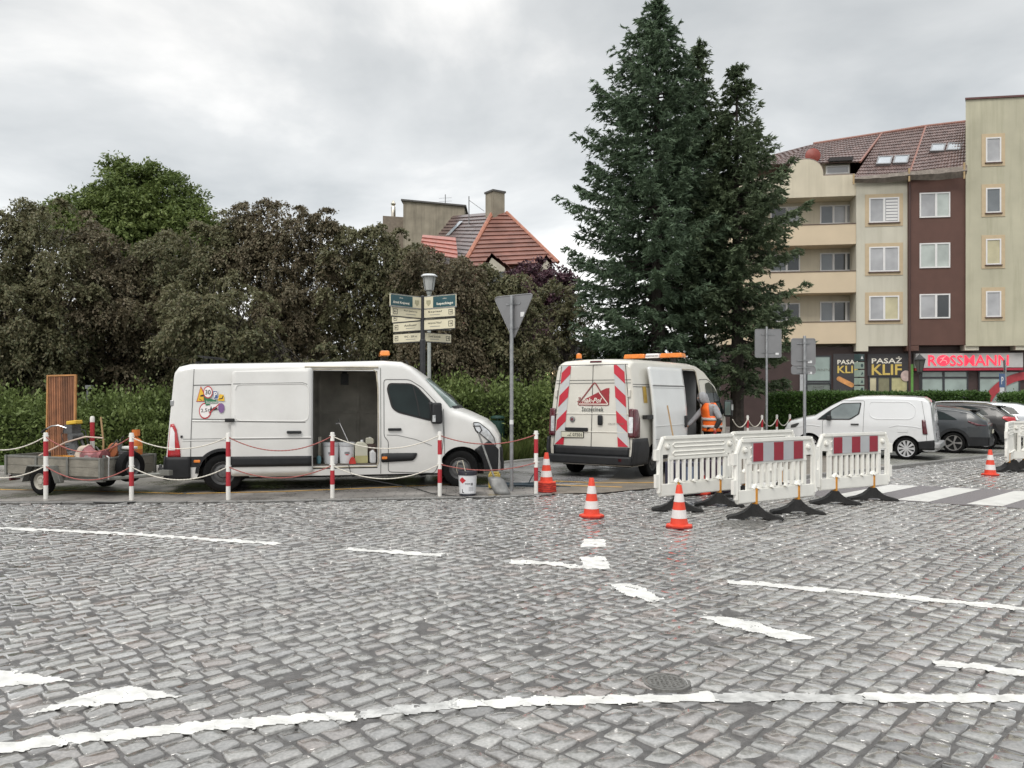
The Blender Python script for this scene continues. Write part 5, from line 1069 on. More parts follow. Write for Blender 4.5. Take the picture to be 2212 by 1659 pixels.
patch('headlight', SMo(0.012), rub([(5.60, 1.235), (5.72, 1.235), (5.92, 1.08), (6.03, 0.93), (6.07, 0.76), (5.90, 0.89), (5.66, 1.08)], 0.03), M_clear, van, 0.05)
b = MB(); seam(b, SMo(0.016), rub([(5.60, 1.235), (5.72, 1.235), (5.92, 1.08), (6.03, 0.93), (6.07, 0.76), (5.90, 0.89), (5.66, 1.08)], 0.03), 0.014, True); b.build('headlight_trim', M_dark, van, fix=False)
bp_poly = [(5.83, 0.28), (6.11, 0.28), (6.12, 0.70), (6.07, 0.75), (5.92, 0.87), (5.77, 0.80), (5.63, 0.71), (5.77, 0.55), (5.815, 0.40)]
for sg in (-1, 1): patch('bumper', lambda u, z, sg=sg: mast.sidept(u, z, sg, 0.016), bp_poly, M_plast, van, 0.06, thick=0.03)
patch('bumper', lambda v, z: mast.frontpt(v, z, 0.016), [(-0.86, 0.28), (0.86, 0.28), (0.86, 0.74), (-0.86, 0.74)], M_plast, van, 0.08, thick=0.03)
patch('grille', lambda v, z: mast.frontpt(v, z, 0.012), [(-0.66, 0.76), (0.66, 0.76), (0.5, 1.0), (-0.5, 1.0)], M_plast, van, 0.08, thick=0.02)
tl = patch('tail_light', SMo(0.012), [(0.075, 0.66), (0.30, 0.66), (0.275, 0.85), (0.20, 1.15), (0.14, 1.25), (0.08, 1.24)], M_red_l, van, 0.05, thick=0.02)
patch('reversing_lens', SMo(0.026), [(0.085, 0.78), (0.20, 0.78), (0.17, 1.10), (0.12, 1.19), (0.085, 1.19)], M('white_light_lens', (0.75, 0.72, 0.72), 0.2, var=0.1, coat=0.6), tl, 0.05)
for sg in (-1, 1): patch('rear_bumper', lambda u, z, sg=sg: mast.sidept(u, z, sg, 0.02), [(0.05, 0.24), (0.47, 0.26), (0.47, 0.655), (0.05, 0.655)], M_plast, van, 0.06, thick=0.03)
patch('rear_bumper', lambda v, z: mast.rearpt(v, z, 0.03), [(-0.93, 0.24), (0.93, 0.24), (0.93, 0.655), (-0.93, 0.655)], M_plast, van, thick=0.03)
b = MB(); seam(b, lambda v, z: mast.rearpt(v, z), [(0, 0.66), (0, 2.2)], 0.014); b.build('rear_door_gap', M_seam2, van, fix=False)
b = MB(); b.box(SM(0.30, 1.02) + Vector((0, -.004, 0)), (0.035, 0.02, 0.04)); b.build('latch', M_dark, van); b = MB(); b.box(SM(0.10, 1.62) + Vector((-.03, .02, 0)), (0.06, 0.05, 0.10)); b.build('hinge', M_chrome, van, bevel=0.01)
b = MB(); b.box((-0.10, 0, 0.36), (0.35, 0.08, 0.06)); b.lathe([(0, 0.45), (0.03, 0.44), (0.03, 0.38), (0.02, 0.36)], (-0.24, 0, 0), 10); b.build('tow_bar', M_grey, van)
b = MB(); p = TM(3.95, -0.15); b.box(p + Vector((0, 0, 0.03)), (0.13, 0.30, 0.06)); lb = b.build('beacon_base', M_dark, van, bevel=0.01); b = MB(); b.box(p + Vector((0, 0, 0.135)), (0.20, 0.62, 0.10), top=0.86); b.build('beacon', M_org, van, bevel=0.025)
b = MB(); p = TM(0.72, -0.1); b.box(p + Vector((0, 0, 0.10)), (0.42, 0.85, 0.02), ry=R(6)); b.box(p + Vector((-.12, 0.2, .05)), (0.02, 0.02, 0.1)); b.box(p + Vector((-.12, -0.3, .05)), (0.02, 0.02, 0.1)); b.box(p + Vector((.05, -0.3, .05)), (0.02, 0.02, 0.1)); b.box(p + Vector((-.16, -0.2, .01)), (0.25, 0.1, 0.02)); b.build('roof_solar_panel', M_dark, van)
b = MB(); p = TM(4.42, -0.2); b.tube([p, p + Vector((-.03, 0, .06)), p + Vector((-.07, 0, .09))], [0.02, 0.012, 0.004], 6); b.build('aerial', M_dark, van)
# the collage of road signs: flat stickers one above another
c_ = bpy.data.objects.new('sign_sticker', None); put(c_, van)
def stick(poly, col, k, nm, mat=None): return patch(nm, SMo(0.008 + 0.0022 * k), poly, mat or col, c_, 0.12)
Y_ = M('sticker_yellow', (0.75, 0.45, 0.03), 0.4, var=0.03); Rd = M('sticker_red', (0.48, 0.04, 0.05), 0.4, var=0.03); Wh = M('sticker_white', (0.80, 0.76, 0.74), 0.4, var=0.02); Bl = M('sticker_blue', (0.05, 0.10, 0.24), 0.4, var=0.05); Gr = M('sticker_green', (0.03, 0.16, 0.07), 0.4, var=0.05); Pu = M('sticker_purple', (0.20, 0.10, 0.26), 0.4, var=0.1); Bk = M('sticker_black', (0.025, 0.02, 0.02), 0.4, var=0)
tri = [(0.545, 1.645), (0.625, 1.93), (0.70, 1.80), (0.70, 1.645)]; stick(tri, Rd, 0, 'triangle_edge'); stick([(0.562, 1.657), (0.625, 1.90), (0.69, 1.785), (0.69, 1.657)], Y_, 1, 'triangle'); stick([(0.622, 1.76), (0.69, 1.775), (0.69, 1.74), (0.622, 1.735)], Bk, 2, 'pictogram'); stick([(0.60, 1.70), (0.66, 1.67), (0.66, 1.66), (0.60, 1.69)], Bk, 2, 'pictogram')
stick(circle(0.145, 22, (0.715, 1.48), 0.78), Rd, 0, 'weight_sign_edge'); stick(circle(0.122, 22, (0.715, 1.48), 0.78), Wh, 1, 'weight_sign'); decal_text('lettering', SMo(0.0125), '2,5t', 0.72, 1.485, 0.16, 0.075, Bk, c_, rot=R(4), bold=0.01)
stick([(0.76, 1.46), (0.965, 1.52), (0.965, 1.63), (0.77, 1.60)], Wh, 2, 'town_end_sign'); stick([(0.80, 1.475), (0.93, 1.505), (0.93, 1.545), (0.90, 1.53), (0.87, 1.55), (0.835, 1.515), (0.82, 1.575), (0.80, 1.50)], Bk, 3, 'pictogram'); stick([(0.78, 1.445), (0.965, 1.62), (0.975, 1.605), (0.79, 1.43)], Rd, 4, 'pictogram')
stick(circle(0.088, 18, (0.995, 1.53), 0.62), Pu, 5, 'round_sign')
stick([(0.69, 1.74), (0.93, 1.66), (0.945, 1.615), (0.80, 1.61), (0.80, 1.585), (0.73, 1.575)], Gr, 6, 'town_sign'); decal_text('lettering', SMo(0.024), 'Szczecinek', 0.835, 1.637, 0.20, 0.05, Wh, c_, rot=R(2))
stick([(0.93, 1.665), (0.96, 1.78), (1.03, 1.77), (1.05, 1.655)], Y_, 5, 'bypass_sign'); stick([(0.95, 1.70), (1.0, 1.71), (1.02, 1.75), (1.03, 1.75), (1.015, 1.695), (0.95, 1.685)], Bk, 6, 'pictogram')
stick([(0.85, 1.85), (0.925, 1.84), (0.945, 1.70), (0.86, 1.685)], Wh, 6, 'parking_sign_edge'); stick([(0.855, 1.84), (0.92, 1.832), (0.938, 1.708), (0.866, 1.695)], Bl, 7, 'parking_sign'); decal_text('lettering', SMo(0.0265), 'P', 0.895, 1.77, 0.05, 0.10, Wh, c_, bold=0.03)
stick(circle(0.112, 22, (0.765, 1.815), 0.72), Rd, 7, 'speed_sign_edge'); stick(circle(0.092, 22, (0.765, 1.815), 0.72), Wh, 8, 'speed_sign'); decal_text('lettering', SMo(0.029), '30', 0.765, 1.815, 0.095, 0.085, Bk, c_, bold=0.012)
# ---- second van, rear to the camera ---------------------------------------------------------
AD = [(1.0, 0.33, 0.40), (5.25, 0.33, 0.42)]
duc = Shell(6.40, 1.03, [(0.05, 2.38), (0.10, 2.46), (0.25, 2.51), (0.8, 2.53), (3.5, 2.54), (4.0, 2.50), (4.5, 2.38), (5.2, 2.05), (5.78, 1.50), (6.05, 1.34), (6.3, 1.10), (6.39, 0.85), (6.40, 0.5)],
            [(0.2, 0.95), (0.6, 1.0), (1.0, 1.0), (1.4, 0.99), (1.9, 0.94), (2.45, 0.85)], [(0, 0.96), (0.1, 0.99), (0.3, 1.0), (5.6, 1.0), (6.05, 0.96), (6.3, 0.88), (6.40, 0.76)], AD, 0.28,
            lean=0.055, bow=((4.0, 0), (5.2, 0.20), (5.8, 0.32), (6.40, 0.34)), rv=0.10, rh=0.15)
van2 = thing('delivery_van', 'cream white van seen from behind with red and white stripes on its doors', 'van', (1.654, 16.65, 0), R(56))
duc.mesh('body', M_van2, van2, us=(2.62, 3.84), zs=(0.45, 2.36), openings=[(2.62, 3.84, 0.45, 2.36, -1)], zn=20)
SD = lambda o: (lambda u, z: duc.sidept(u, z, -1, o)); RD = lambda o: (lambda v, z: duc.rearpt(v, z, o))
underbody(van2, 6.2, 1.03, 0.24, 0.44, AD)
bay(van2, 0.7, 3.9, 0.46, 2.36, 0.88, -1, M('grey_load_lining', (0.16, 0.165, 0.17), 0.75, var=0.25, scale=2.5), MATS['dirty_plywood_floor'])
for u in (1.0, 5.25):
    for sg in (1, -1): wheel(van2, u, sg * 0.90, 0.335, 0.215)
d2 = patch('sliding_door', SD(0.115), rub([(0.74, 0.36), (2.56, 0.36), (2.58, 2.39), (0.74, 2.37)], 0.06), M('white_side_door_paint', (0.70, 0.71, 0.70), 0.28, var=0.03, scale=2, coat=0.5, dirt=0.10), van2, thick=0.06)
b = MB()
for z in (1.99, 1.93, 1.10, 0.80): swage(b, SD(0.146), [(0.76, z), (2.55, z)], 0.010)
b.build('pressing', MATS['white_side_door_paint'], d2, smooth=True)
b = MB(); seam(b, SD(0.151), [(0.76, 1.965), (2.55, 1.965)], 0.018); seam(b, SD(0.151), [(0.76, 0.82), (2.55, 0.82)], 0.01); b.build('panel_gaps', M_seam, d2, fix=False)
patch('side_strip', SD(0.152), [(0.76, 0.38), (2.5, 0.38), (2.5, 0.60), (0.76, 0.58)], M_plast, d2)
b = MB(); b.box(SD(0.16)(2.44, 1.16), (0.11, 0.05, 0.27)); b.build('handle', M_plast, d2, bevel=0.02)
b = MB(); b.box(SD(0.06)(0.62, 1.30), (0.42, 0.10, 0.085)); b.build('door_runner', M_dark, van2)
patch('hazard_plate', SD(0.008), [(0.52, 1.60), (0.72, 1.60), (0.72, 1.95), (0.52, 1.95)], M('ochre_plate', (0.42, 0.27, 0.05), 0.5, var=0.3), van2)
b = MB(); swage(b, SD(0.0), [(2.62, 2.38), (3.7, 2.39), (3.82, 2.33), (3.85, 1.9), (3.86, 0.46)], 0.014); b.build('door_frame', MATS['dirty_cream_rubber'], van2, smooth=True)
b = MB(); seam(b, SD(0.006), rub([(3.92, 0.36), (4.80, 0.36), (5.1, 0.75), (5.62, 1.25), (5.58, 1.48), (5.0, 2.03), (4.5, 2.17), (3.92, 2.15)], 0.08), 0.014, True)
for z in (1.99, 1.94): seam(b, SD(0.006), [(0.06, z), (2.6, z)], 0.012)
b.build('panel_gaps', M_seam2, van2, fix=False)
patch('door_glass', SD(0.012), rub([(4.30, 1.36), (4.32, 2.06), (4.62, 2.10), (4.92, 1.98), (5.50, 1.46), (5.50, 1.25), (5.0, 1.26)], 0.07), G_car, van2, 0.06)
b = MB(); seam(b, SD(0.017), [(4.86, 1.28), (4.82, 2.02)], 0.03); b.build('window_divider', M_dark, van2, fix=False)
b = MB(); p = SD(0.16)(5.50, 1.42); b.box(p, (0.16, 0.22, 0.44), top=0.92); b.box(p + Vector((.02, .12, -.08)), (.1, .14, .14)); mr_ = b.build('wing_mirror', M_plast, van2, bevel=0.04, smooth=True); b = MB(); b.box(p + Vector((-0.082, -0.01, 0.0)), (0.01, 0.15, 0.34)); b.build('mirror_glass', M('mirror_glass', (0.25, 0.33, 0.31), 0.05, 0.6), mr_, bevel=0.004); b = MB(); b.box(p + Vector((-.02, -.115, 0.03)), (.10, .015, .15)); b.build('indicator', M_clear, mr_)
TD = lambda u, v: duc.toppt(u, v, 0.008)
patch('windscreen', TD, [(4.62, -0.72), (5.74, -0.90), (5.74, 0.90), (4.62, 0.72)], G_ws, van2)
p = TD(3.25, -0.05)
for q, w_ in ((0, .30), (.5, .1), (-.5, .1)): b = MB(); b.box(p + Vector((0, q, .05)), (0.12, w_, .10)); b.build('light_bar_foot', M_dark, van2)
for y0, y1, mt, nm in ((0.19, 0.78, M_org, 'beacon'), (-0.19, 0.19, Wh, 'light_bar_panel'), (-0.78, -0.19, M_org, 'beacon')):
    b = MB(); b.box(p + Vector((0, (y0 + y1) / 2, .155)), (0.30, y1 - y0 - .004, .11), top=0.9); o = b.build(nm, mt, van2, bevel=0.02)
vs, fs = text_fit('OZNAKOWANIE DRÓG', 0.34, 0.045, bold=0.02); b = MB(); b.add([(p.x - 0.153, p.y - x, p.z + .155 + y) for x, y in vs], fs); b.build('lettering', Bk, van2, fix=False)
b = MB(); p = TD(0.42, 0.52); b.lathe([(0.065, 0.0), (0.065, 0.09), (0.055, 0.13), (0.03, 0.15), (0, 0.155)], p, 16); b.build('rear_beacon', M_org, van2, smooth=True); b = MB(); b.lathe([(0.09, -0.02), (0.09, 0.02), (0.06, 0.04)], p, 16); b.build('beacon_base', M_dark, van2)
# rear doors
b = MB()
for z in (2.085, 2.02): seam(b, RD(0.008), [(0.90, z), (-0.90, z)], 0.010)
seam(b, RD(0.008), [(-0.03, 0.5), (-0.03, 2.41)], 0.014); seam(b, RD(0.008), [(0.83, 2.41), (-0.83, 2.41)], 0.014); seam(b, RD(0.008), [(0.92, 0.64), (0.86, 1.6), (0.77, 2.41)], 0.014); seam(b, RD(0.008), [(-0.92, 0.64), (-0.86, 1.6), (-0.77, 2.41)], 0.014); b.build('panel_gaps', M_seam2, van2, fix=False)
b = MB()
for z in (1.365, 0.985): swage(b, RD(0.0), [(0.88, z), (-0.88, z)], 0.014)
b.build('pressing', M_van2, van2, smooth=True)
M_hw = M('silver_reflective_film', (0.52, 0.53, 0.53), 0.35, var=0.03); M_hr = M('red_reflective_film', (0.50, 0.025, 0.045), 0.35, var=0.08, scale=3)
def vo(z): return 0.885 - 0.145 * max(0.0, (z - 0.7) / 1.75)
for sg in (1, -1):
    wdt = 0.23; P = lambda f, z, sg=sg: (sg * (vo(z) - wdt * f), z)
    hp_ = patch('hazard_stripes', RD(0.010), [P(0, 0.69), P(1, 0.69), P(1, 2.40), P(0, 2.40)], M_hw, van2)
    for zi in (2.47, 1.97, 1.445, 0.90):
        q = [P(1, min(2.40, zi)), P(1, max(zi - 0.25, 0.69)), P(0, max(zi - 0.47, 0.69)), P(0, max(zi - 0.22, 0.69))]
        if zi > 2.4: q = [P(0.7, 2.40), P(1, 2.40), P(1, 2.22), P(0, 2.0), P(0, 2.25)]
        patch('stripe', RD(0.014), q, M_hr, hp_, 0.12)
lg = bpy.data.objects.new('door_emblem', None); put(lg, van2)
Dr = M('emblem_dark_red', (0.30, 0.022, 0.03), 0.4, var=0.1); Br = M('emblem_outline_red', (0.24, 0.05, 0.05), 0.4, var=0.05); Iv = M('emblem_ivory', (0.78, 0.70, 0.62), 0.4, var=0.02)
patch('emblem_field', RD(0.010), [(0.28, 1.575), (0.19, 1.66), (0.08, 1.71), (-0.30, 1.885), (-0.36, 1.91), (-0.43, 1.915), (-0.43, 1.56)], Dr, lg, 0.12)
b = MB(); seam(b, RD(0.013), rub([(0.325, 1.555), (-0.08, 2.045), (-0.43, 1.56)], 0.05), 0.028, True); b.build('emblem_triangle', Br, lg, fix=False)
b = MB(); seam(b, RD(0.016), [(-0.19, 1.83), (-0.40, 1.585), (-0.405, 1.572), (0.29, 1.575)], 0.020); b.build('emblem_triangle', Iv, lg, fix=False)
decal_text('lettering', RD(0.018), 'nak-Pol', -0.03, 1.655, 0.47, 0.105, Iv, lg, flip=True, shear=0.35, bold=0.02); decal_text('lettering', RD(0.018), 'Z', 0.285, 1.665, 0.10, 0.10, Br, lg, flip=True, shear=0.35, bold=0.02)
decal_text('lettering', RD(0.012), 'Szczecinek', -0.045, 1.465, 0.52, 0.095, M('anthracite_letters', (0.06, 0.07, 0.065), 0.5), lg, flip=True, bold=0.014, space=1.12)
decal_text('lettering', RD(0.02), 'GALAX TREND', -0.60, 1.165, 0.36, 0.035, M('grey_letters', (0.16, 0.15, 0.14), 0.4), van2, flip=True, shear=0.3)
b = MB(); b.box(RD(0.03)(-0.24, 1.235), (0.05, 0.115, 0.21)); b.build('door_handle', M_plast, van2, bevel=0.03, smooth=True)
b = MB(); q = RD(0.012)(0.44, 1.245); T_ = Matrix.Translation(q) @ Matrix.Rotation(R(-90), 4, 'Y'); b.lathe([(0.062, 0), (0.062, .012), (0.05, .018), (0.03, .02)], n=20, T=T_); rb_ = b.build('badge', M_grey, van2, smooth=True); b = MB(); b.lathe([(0.036, 0.019), (0.0, 0.024)], n=16, T=T_); b.build('badge_centre', M('badge_red', (0.16, 0.03, 0.04), 0.3), rb_)
b = MB(); b.box(RD(0.02)(0.33, 1.03), (0.04, 0.55, 0.075)); b.build('plate_light_bar', M_plast, van2, bevel=0.01)
b = MB(); b.box(RD(0.018)(0.43, 0.915), (0.012, 0.56, 0.135)); pl = b.build('number_plate', M_dark, van2, bevel=0.004); b = MB(); b.box(RD(0.026)(0.43, 0.915), (0.004, 0.535, 0.112)); b.build('plate_face', M('plate_white', (0.66, 0.64, 0.52), 0.35, var=0.05), pl); b = MB(); b.box(RD(0.029)(0.668, 0.915), (0.004, 0.045, 0.105)); b.build('plate_band', M('plate_blue', (0.03, 0.05, 0.25), 0.4), pl)
decal_text('lettering', RD(0.031), 'ZSZ 07501', 0.405, 0.915, 0.43, 0.072, Bk, pl, flip=True, bold=0.012)
b = MB(); b.box((0.075, -0.11, 2.475), (0.05, 0.27, 0.045)); b.build('brake_light', M_dred_l, van2, bevel=0.012)
for sg in (1, -1):
    S_ = lambda o, sg=sg: (lambda u, z: duc.sidept(u, z, sg, o))
    tl = patch('tail_light', RD(0.022), rub([(sg * 0.885, 0.88), (sg * 1.005, 0.88), (sg * 1.005, 1.48), (sg * 0.885, 1.48)], 0.04), M_dred_l, van2, 0.05, thick=0.04); patch('tail_light_side', S_(0.022), rub([(0.0, 0.88), (0.20, 0.88), (0.21, 1.25), (0.12, 1.46), (0.0, 1.48)], 0.03), M_dred_l, tl, 0.05, thick=0.03)
    patch('clear_lens', RD(0.046), rub([(sg * 0.892, 0.98), (sg * 0.985, 0.98), (sg * 0.985, 1.31), (sg * 0.892, 1.31)], 0.02), M_clear, tl, 0.05)
    patch('corner_bumper', S_(0.035), [(-0.06, 0.30), (0.64, 0.31), (0.64, 0.64), (0.55, 0.86), (-0.04, 0.86), (-0.06, 0.62)], M_plast, van2, 0.07, thick=0.05)
    b = MB(); b.box(RD(0.02)(sg * 0.865, 1.80) + Vector((0, sg * 0.015, 0)), (0.05, 0.06, 0.16)); b.build('hinge', M_van2, van2, bevel=0.015)
patch('rear_panel_strip', RD(0.016), [(-0.90, 0.47), (0.90, 0.47), (0.91, 0.675), (-0.91, 0.675)], M_plast, van2, thick=0.012)
b = MB(); b.box((-0.045, 0, 0.40), (0.22, 2.02, 0.18)); b.build('rear_bumper', M_plast, van2, bevel=0.03, smooth=True)
b = MB(); b.box((-0.15, -0.78, 0.42), (0.01, 0.07, 0.07)); b.build('reflector', M_dred_l, van2)
b = MB()
for y in (-0.4, 0.4): b.cyl((-0.148, y, 0.42), (-0.15, y, 0.42), 0.02, n=8)
b.build('parking_sensor', M_dark, van2)
# ---- small white van -------------------------------------------------------------------------
AP = [(0.77, 0.295, 0.365), (3.42, 0.295, 0.375)]
par = Shell(4.33, 0.90, [(0.05, 1.48), (0.1, 1.60), (0.24, 1.68), (0.6, 1.705), (1.47, 1.73), (2.1, 1.715), (2.52, 1.62), (2.88, 1.45), (3.38, 1.16), (3.72, 1.10), (4.10, 1.00), (4.25, 0.88), (4.31, 0.70), (4.33, 0.4)],
            [(0.15, 0.95), (0.5, 1.0), (0.95, 1.0), (1.12, 0.985), (1.55, 0.885), (1.75, 0.83)], [(0, 0.93), (0.1, 0.975), (0.3, 1.0), (3.5, 1.0), (3.9, 0.95), (4.2, 0.84), (4.33, 0.70)], AP, 0.24,
            lean=0.13, bow=((2.1, 0), (2.8, 0.07), (3.4, 0.12), (4.33, 0.16)), rv=0.09, rh=0.14)
van3 = thing('delivery_van', 'small clean white panel van parked beside the striped barriers', 'van', (11.820, 21.635, 0.012), R(147)); van3.scale = (0.95, 1, 1)
par.mesh('body', M_van3, van3, zn=18); underbody(van3, 4.1, 0.90, 0.2, 0.4, AP)
for u in (0.77, 3.42):
    for sg in (1, -1): wheel(van3, u, sg * 0.775, 0.30, 0.20, style='alloy', spokes=10)
SP = lambda o: (lambda u, z: par.sidept(u, z, 1, o)); RP = lambda o: (lambda v, z: par.rearpt(v, z, o))
patch('door_window', SP(0.008), rub([(1.96, 1.55), (2.50, 1.53), (2.86, 1.31), (3.20, 1.05), (2.26, 1.06), (2.01, 1.22)], 0.04), M_dark, van3, 0.07)
patch('door_glass', SP(0.014), rub([(1.99, 1.525), (2.49, 1.505), (2.80, 1.31), (2.80, 1.085), (2.28, 1.09), (2.05, 1.23)], 0.04), M('grey_reflecting_glass', (0.17, 0.20, 0.20), 0.05, var=0.3, scale=1.5, spec=1.0), van3, 0.07); patch('quarter_glass', SP(0.014), [(2.84, 1.28), (2.84, 1.085), (3.12, 1.08)], G_car, van3, 0.07)
b = MB(); seam(b, SP(0.006), rub([(3.04, 1.02), (3.03, 0.48), (2.9, 0.28), (1.92, 0.28), (1.88, 1.60), (2.5, 1.60)], 0.05), 0.010); seam(b, SP(0.006), [(0.24, 0.5), (0.24, 1.1), (0.3, 1.6)], 0.010); b.build('panel_gaps', M_seam, van3, fix=False)
b = MB(); swage(b, SP(0.0), rub([(1.76, 1.57), (0.69, 1.565), (0.49, 1.42), (0.50, 1.23), (0.63, 1.10), (1.57, 1.09), (1.74, 1.18)], 0.12) , 0.012); swage(b, SP(0.0), [(0.35, 0.86), (0.55, 0.9), (1.0, 0.93), (1.2, 0.88)], 0.012); swage(b, SP(0.0), [(3.1, 0.86), (3.4, 0.9), (3.8, 0.82)], 0.012); b.build('pressing', M_van3, van3, smooth=True)
b = MB(); b.box(SP(0.02)(2.13, 0.94), (0.22, 0.04, 0.035)); b.build('handle', M_dark, van3, bevel=0.01)
b = MB(); b.box(SP(0.006)(0.86, 0.80), (0.26, 0.012, 0.12)); b.build('fuel_flap', M_van3, van3, bevel=0.02)
b = MB(); p = SP(0.10)(2.84, 1.11); b.box(p, (0.12, 0.17, 0.15)); b.build('wing_mirror', M_dark, van3, bevel=0.03, smooth=True)
patch('headlight', SP(0.012), rub([(4.0, 0.80), (3.98, 0.885), (3.74, 0.955), (3.72, 0.93), (3.84, 0.82)], 0.02), M_seam2, van3, 0.04)
patch('headlight', lambda v, z: par.frontpt(v, z, 0.014), rub([(0.50, 0.80), (0.74, 0.82), (0.74, 0.90), (0.52, 0.89)], 0.02), M_seam2, van3, 0.04)
patch('lower_bumper', SP(0.014), [(4.10, 0.28), (4.08, 0.52), (4.0, 0.62), (3.82, 0.55), (3.79, 0.40), (3.80, 0.28)], M_plast, van3, 0.05, thick=0.02)
for sg in (1, -1):
    Q_ = lambda o, sg=sg: (lambda u, z: par.sidept(u, z, sg, o))
    patch('tail_light', Q_(0.012), rub([(0.20, 0.70), (0.33, 0.70), (0.33, 1.09), (0.225, 1.09)], 0.02), M_dred_l, van3, 0.05, thick=0.02)
    patch('rear_corner', Q_(0.014), [(0.05, 0.28), (0.44, 0.28), (0.46, 0.50), (0.05, 0.55)], M_plast, van3, 0.05, thick=0.02)
    patch('rear_glass_frame', RP(0.010), rub([(sg * 0.03, 1.06), (sg * 0.72, 1.06), (sg * 0.66, 1.56), (sg * 0.03, 1.56)], 0.04), M('reflecting_white_panel', (0.62, 0.63, 0.64), 0.12, var=0.15, scale=3, coat=0.6), van3)
b = MB(); seam(b, RP(0.014), [(0, 0.45), (0, 1.6)], 0.012); b.build('rear_door_gap', M_seam2, van3, fix=False)
b = MB(); b.box((0.0, 0, 0.39), (0.16, 1.74, 0.17)); b.build('rear_bumper', M('grey_bumper', (0.30, 0.30, 0.30), 0.35), van3, bevel=0.04, smooth=True)
b = MB(); b.box(RP(0.02)(0.1, 1.585) + Vector((0, .3, 0)), (0.06, 0.22, 0.06)); b.build('wiper_motor', M_dark, van3, bevel=0.01); b = MB(); b.box(RP(0.012)(0.35, 0.66), (0.01, 0.40, 0.22)); b.build('plate_recess', M('soft_grey', (0.35, 0.35, 0.36), 0.4), van3, bevel=0.004); b = MB(); b.box(RP(0.016)(-0.15, 0.95), (0.02, 0.09, 0.09)); b.build('badge', M_dark, van3, bevel=0.02)
patch('windscreen', lambda u, v: par.toppt(u, v, 0.008), [(2.62, -0.66), (3.36, -0.74), (3.36, 0.74), (2.62, 0.66)], G_ws, van3)
# ---- three parked cars -------------------------------------------------------------------------
def car(name, label, loc, rz, sh, paint, glass_poly, rear_glass, tail, cladding=True, rim=None, spokes=5, wr=0.31, rails=False, plate=True, tailmat=None):
    o = thing(name, label, 'car', loc, rz, 'cars parked in the bay on the right'); sh.mesh('body', paint, o, zn=16); underbody(o, sh.L - .1, sh.hw, 0.2, 0.42, sh.arches)
    for c, zc, r_ in sh.arches:
        for sg in (1, -1): wheel(o, c, sg * (sh.hw - 0.12), wr, 0.21, rim, 'alloy', spokes=spokes)
    for sg in (1, -1):
        Sx = lambda f, sg=sg: (lambda u, z: sh.sidept(u, z, sg, f))
        for g_ in glass_poly: patch('side_window', Sx(0.010), rub(g_, 0.03), G_car, o, 0.08)
        patch('tail_light', Sx(0.014), rub(tail, 0.02), tailmat or M_red_l, o, 0.05, thick=0.02)
        if cladding:
            for c, zc, r_ in sh.arches:
                b = MB(); vs = []; n = 16
                for k in range(n + 1): a = math.pi * k / n; vs += [Sx(0.012)(c + r_ * math.cos(a), zc + r_ * math.sin(a)), Sx(0.012)(c + (r_ + .09) * math.cos(a), zc + (r_ + .09) * math.sin(a))]
                b.add(vs, [(2 * k, 2 * k + 1, 2 * k + 3, 2 * k + 2) for k in range(n)]); b.build('wheel_arch_trim', M_plast, o, fix=False)
            patch('sill_trim', Sx(0.012), [(sh.arches[0][0] + sh.arches[0][2] + .08, 0.25), (sh.arches[1][0] - sh.arches[1][2] - .08, 0.25), (sh.arches[1][0] - sh.arches[1][2] - .08, 0.40), (sh.arches[0][0] + sh.arches[0][2] + .08, 0.40)], M_plast, o)
            patch('bumper_trim', Sx(0.014), [(0.06, 0.25), (sh.arches[0][0] - sh.arches[0][2] - .05, 0.25), (sh.arches[0][0] - sh.arches[0][2] - .05, 0.50), (0.06, 0.50)], M_plast, o, 0.06)
        if rails:
            b = MB(); b.tube([sh.toppt(u, sg * (sh.side(u, sh.zt(u) - .1) - .16), 0.05) for u in np.linspace(0.95, 2.75, 8)], 0.02, 6); b.build('roof_rail', M_alloy, o, smooth=True)
    patch('rear_window', lambda u, v: sh.toppt(u, v, 0.010), rear_glass, M('reflecting_rear_glass', (0.38, 0.41, 0.42), 0.06, var=0.3, scale=2, spec=1.0), o, 0.08)
    patch('rear_trim', lambda v, z: sh.rearpt(v, z, 0.014), [(-sh.hw * .85, 0.25), (sh.hw * .85, 0.25), (sh.hw * .85, 0.50), (-sh.hw * .85, 0.50)], M_plast, o)
    if plate: b = MB(); b.box(sh.rearpt(0, 0.66, 0.02), (0.012, 0.52, 0.11)); b.build('number_plate', M('plate_white', (0.66, 0.64, 0.52), 0.35, var=0.05), o)
    b = MB(); u = rear_glass[0][0] + (0.36 if rails else 0.34); b.add([sh.toppt(u, v, 0.02) for v in (-.6, .6)] + [sh.toppt(u, v, 0.02) + Vector((-0.22, 0, 0.0)) for v in (-.55, .55)] + [sh.toppt(u, v, -0.02) + Vector((-0.20, 0, -0.02)) for v in (-.55, .55)], [(0, 1, 3, 2), (2, 3, 5, 4), (4, 5, 1, 0)]); b.build('spoiler', M_dark, o)
    return o
prc = [(0.15, 0.95), (0.5, 1.0), (0.85, 1.0), (1.0, 0.965), (1.35, 0.80), (1.5, 0.74)]; plc = [(0, 0.78), (0.1, 0.86), (0.3, 0.95), (0.6, 1.0), (3.4, 1.0), (3.9, 0.92), (4.2, 0.78)]
s1 = Shell(4.20, 0.89, [(0.05, 0.88), (0.10, 1.00), (0.20, 1.05), (0.52, 1.28), (0.9, 1.355), (1.45, 1.41), (2.1, 1.41), (2.6, 1.33), (3.1, 1.05), (3.4, 0.97), (4.0, 0.84), (4.16, 0.65), (4.20, 0.4)], prc, plc, [(0.96, 0.305, 0.37), (3.52, 0.305, 0.37)], 0.24, lean=0.05, bow=((2.1, 0), (2.8, .14), (4.2, .25)), rv=0.09, rh=0.16)
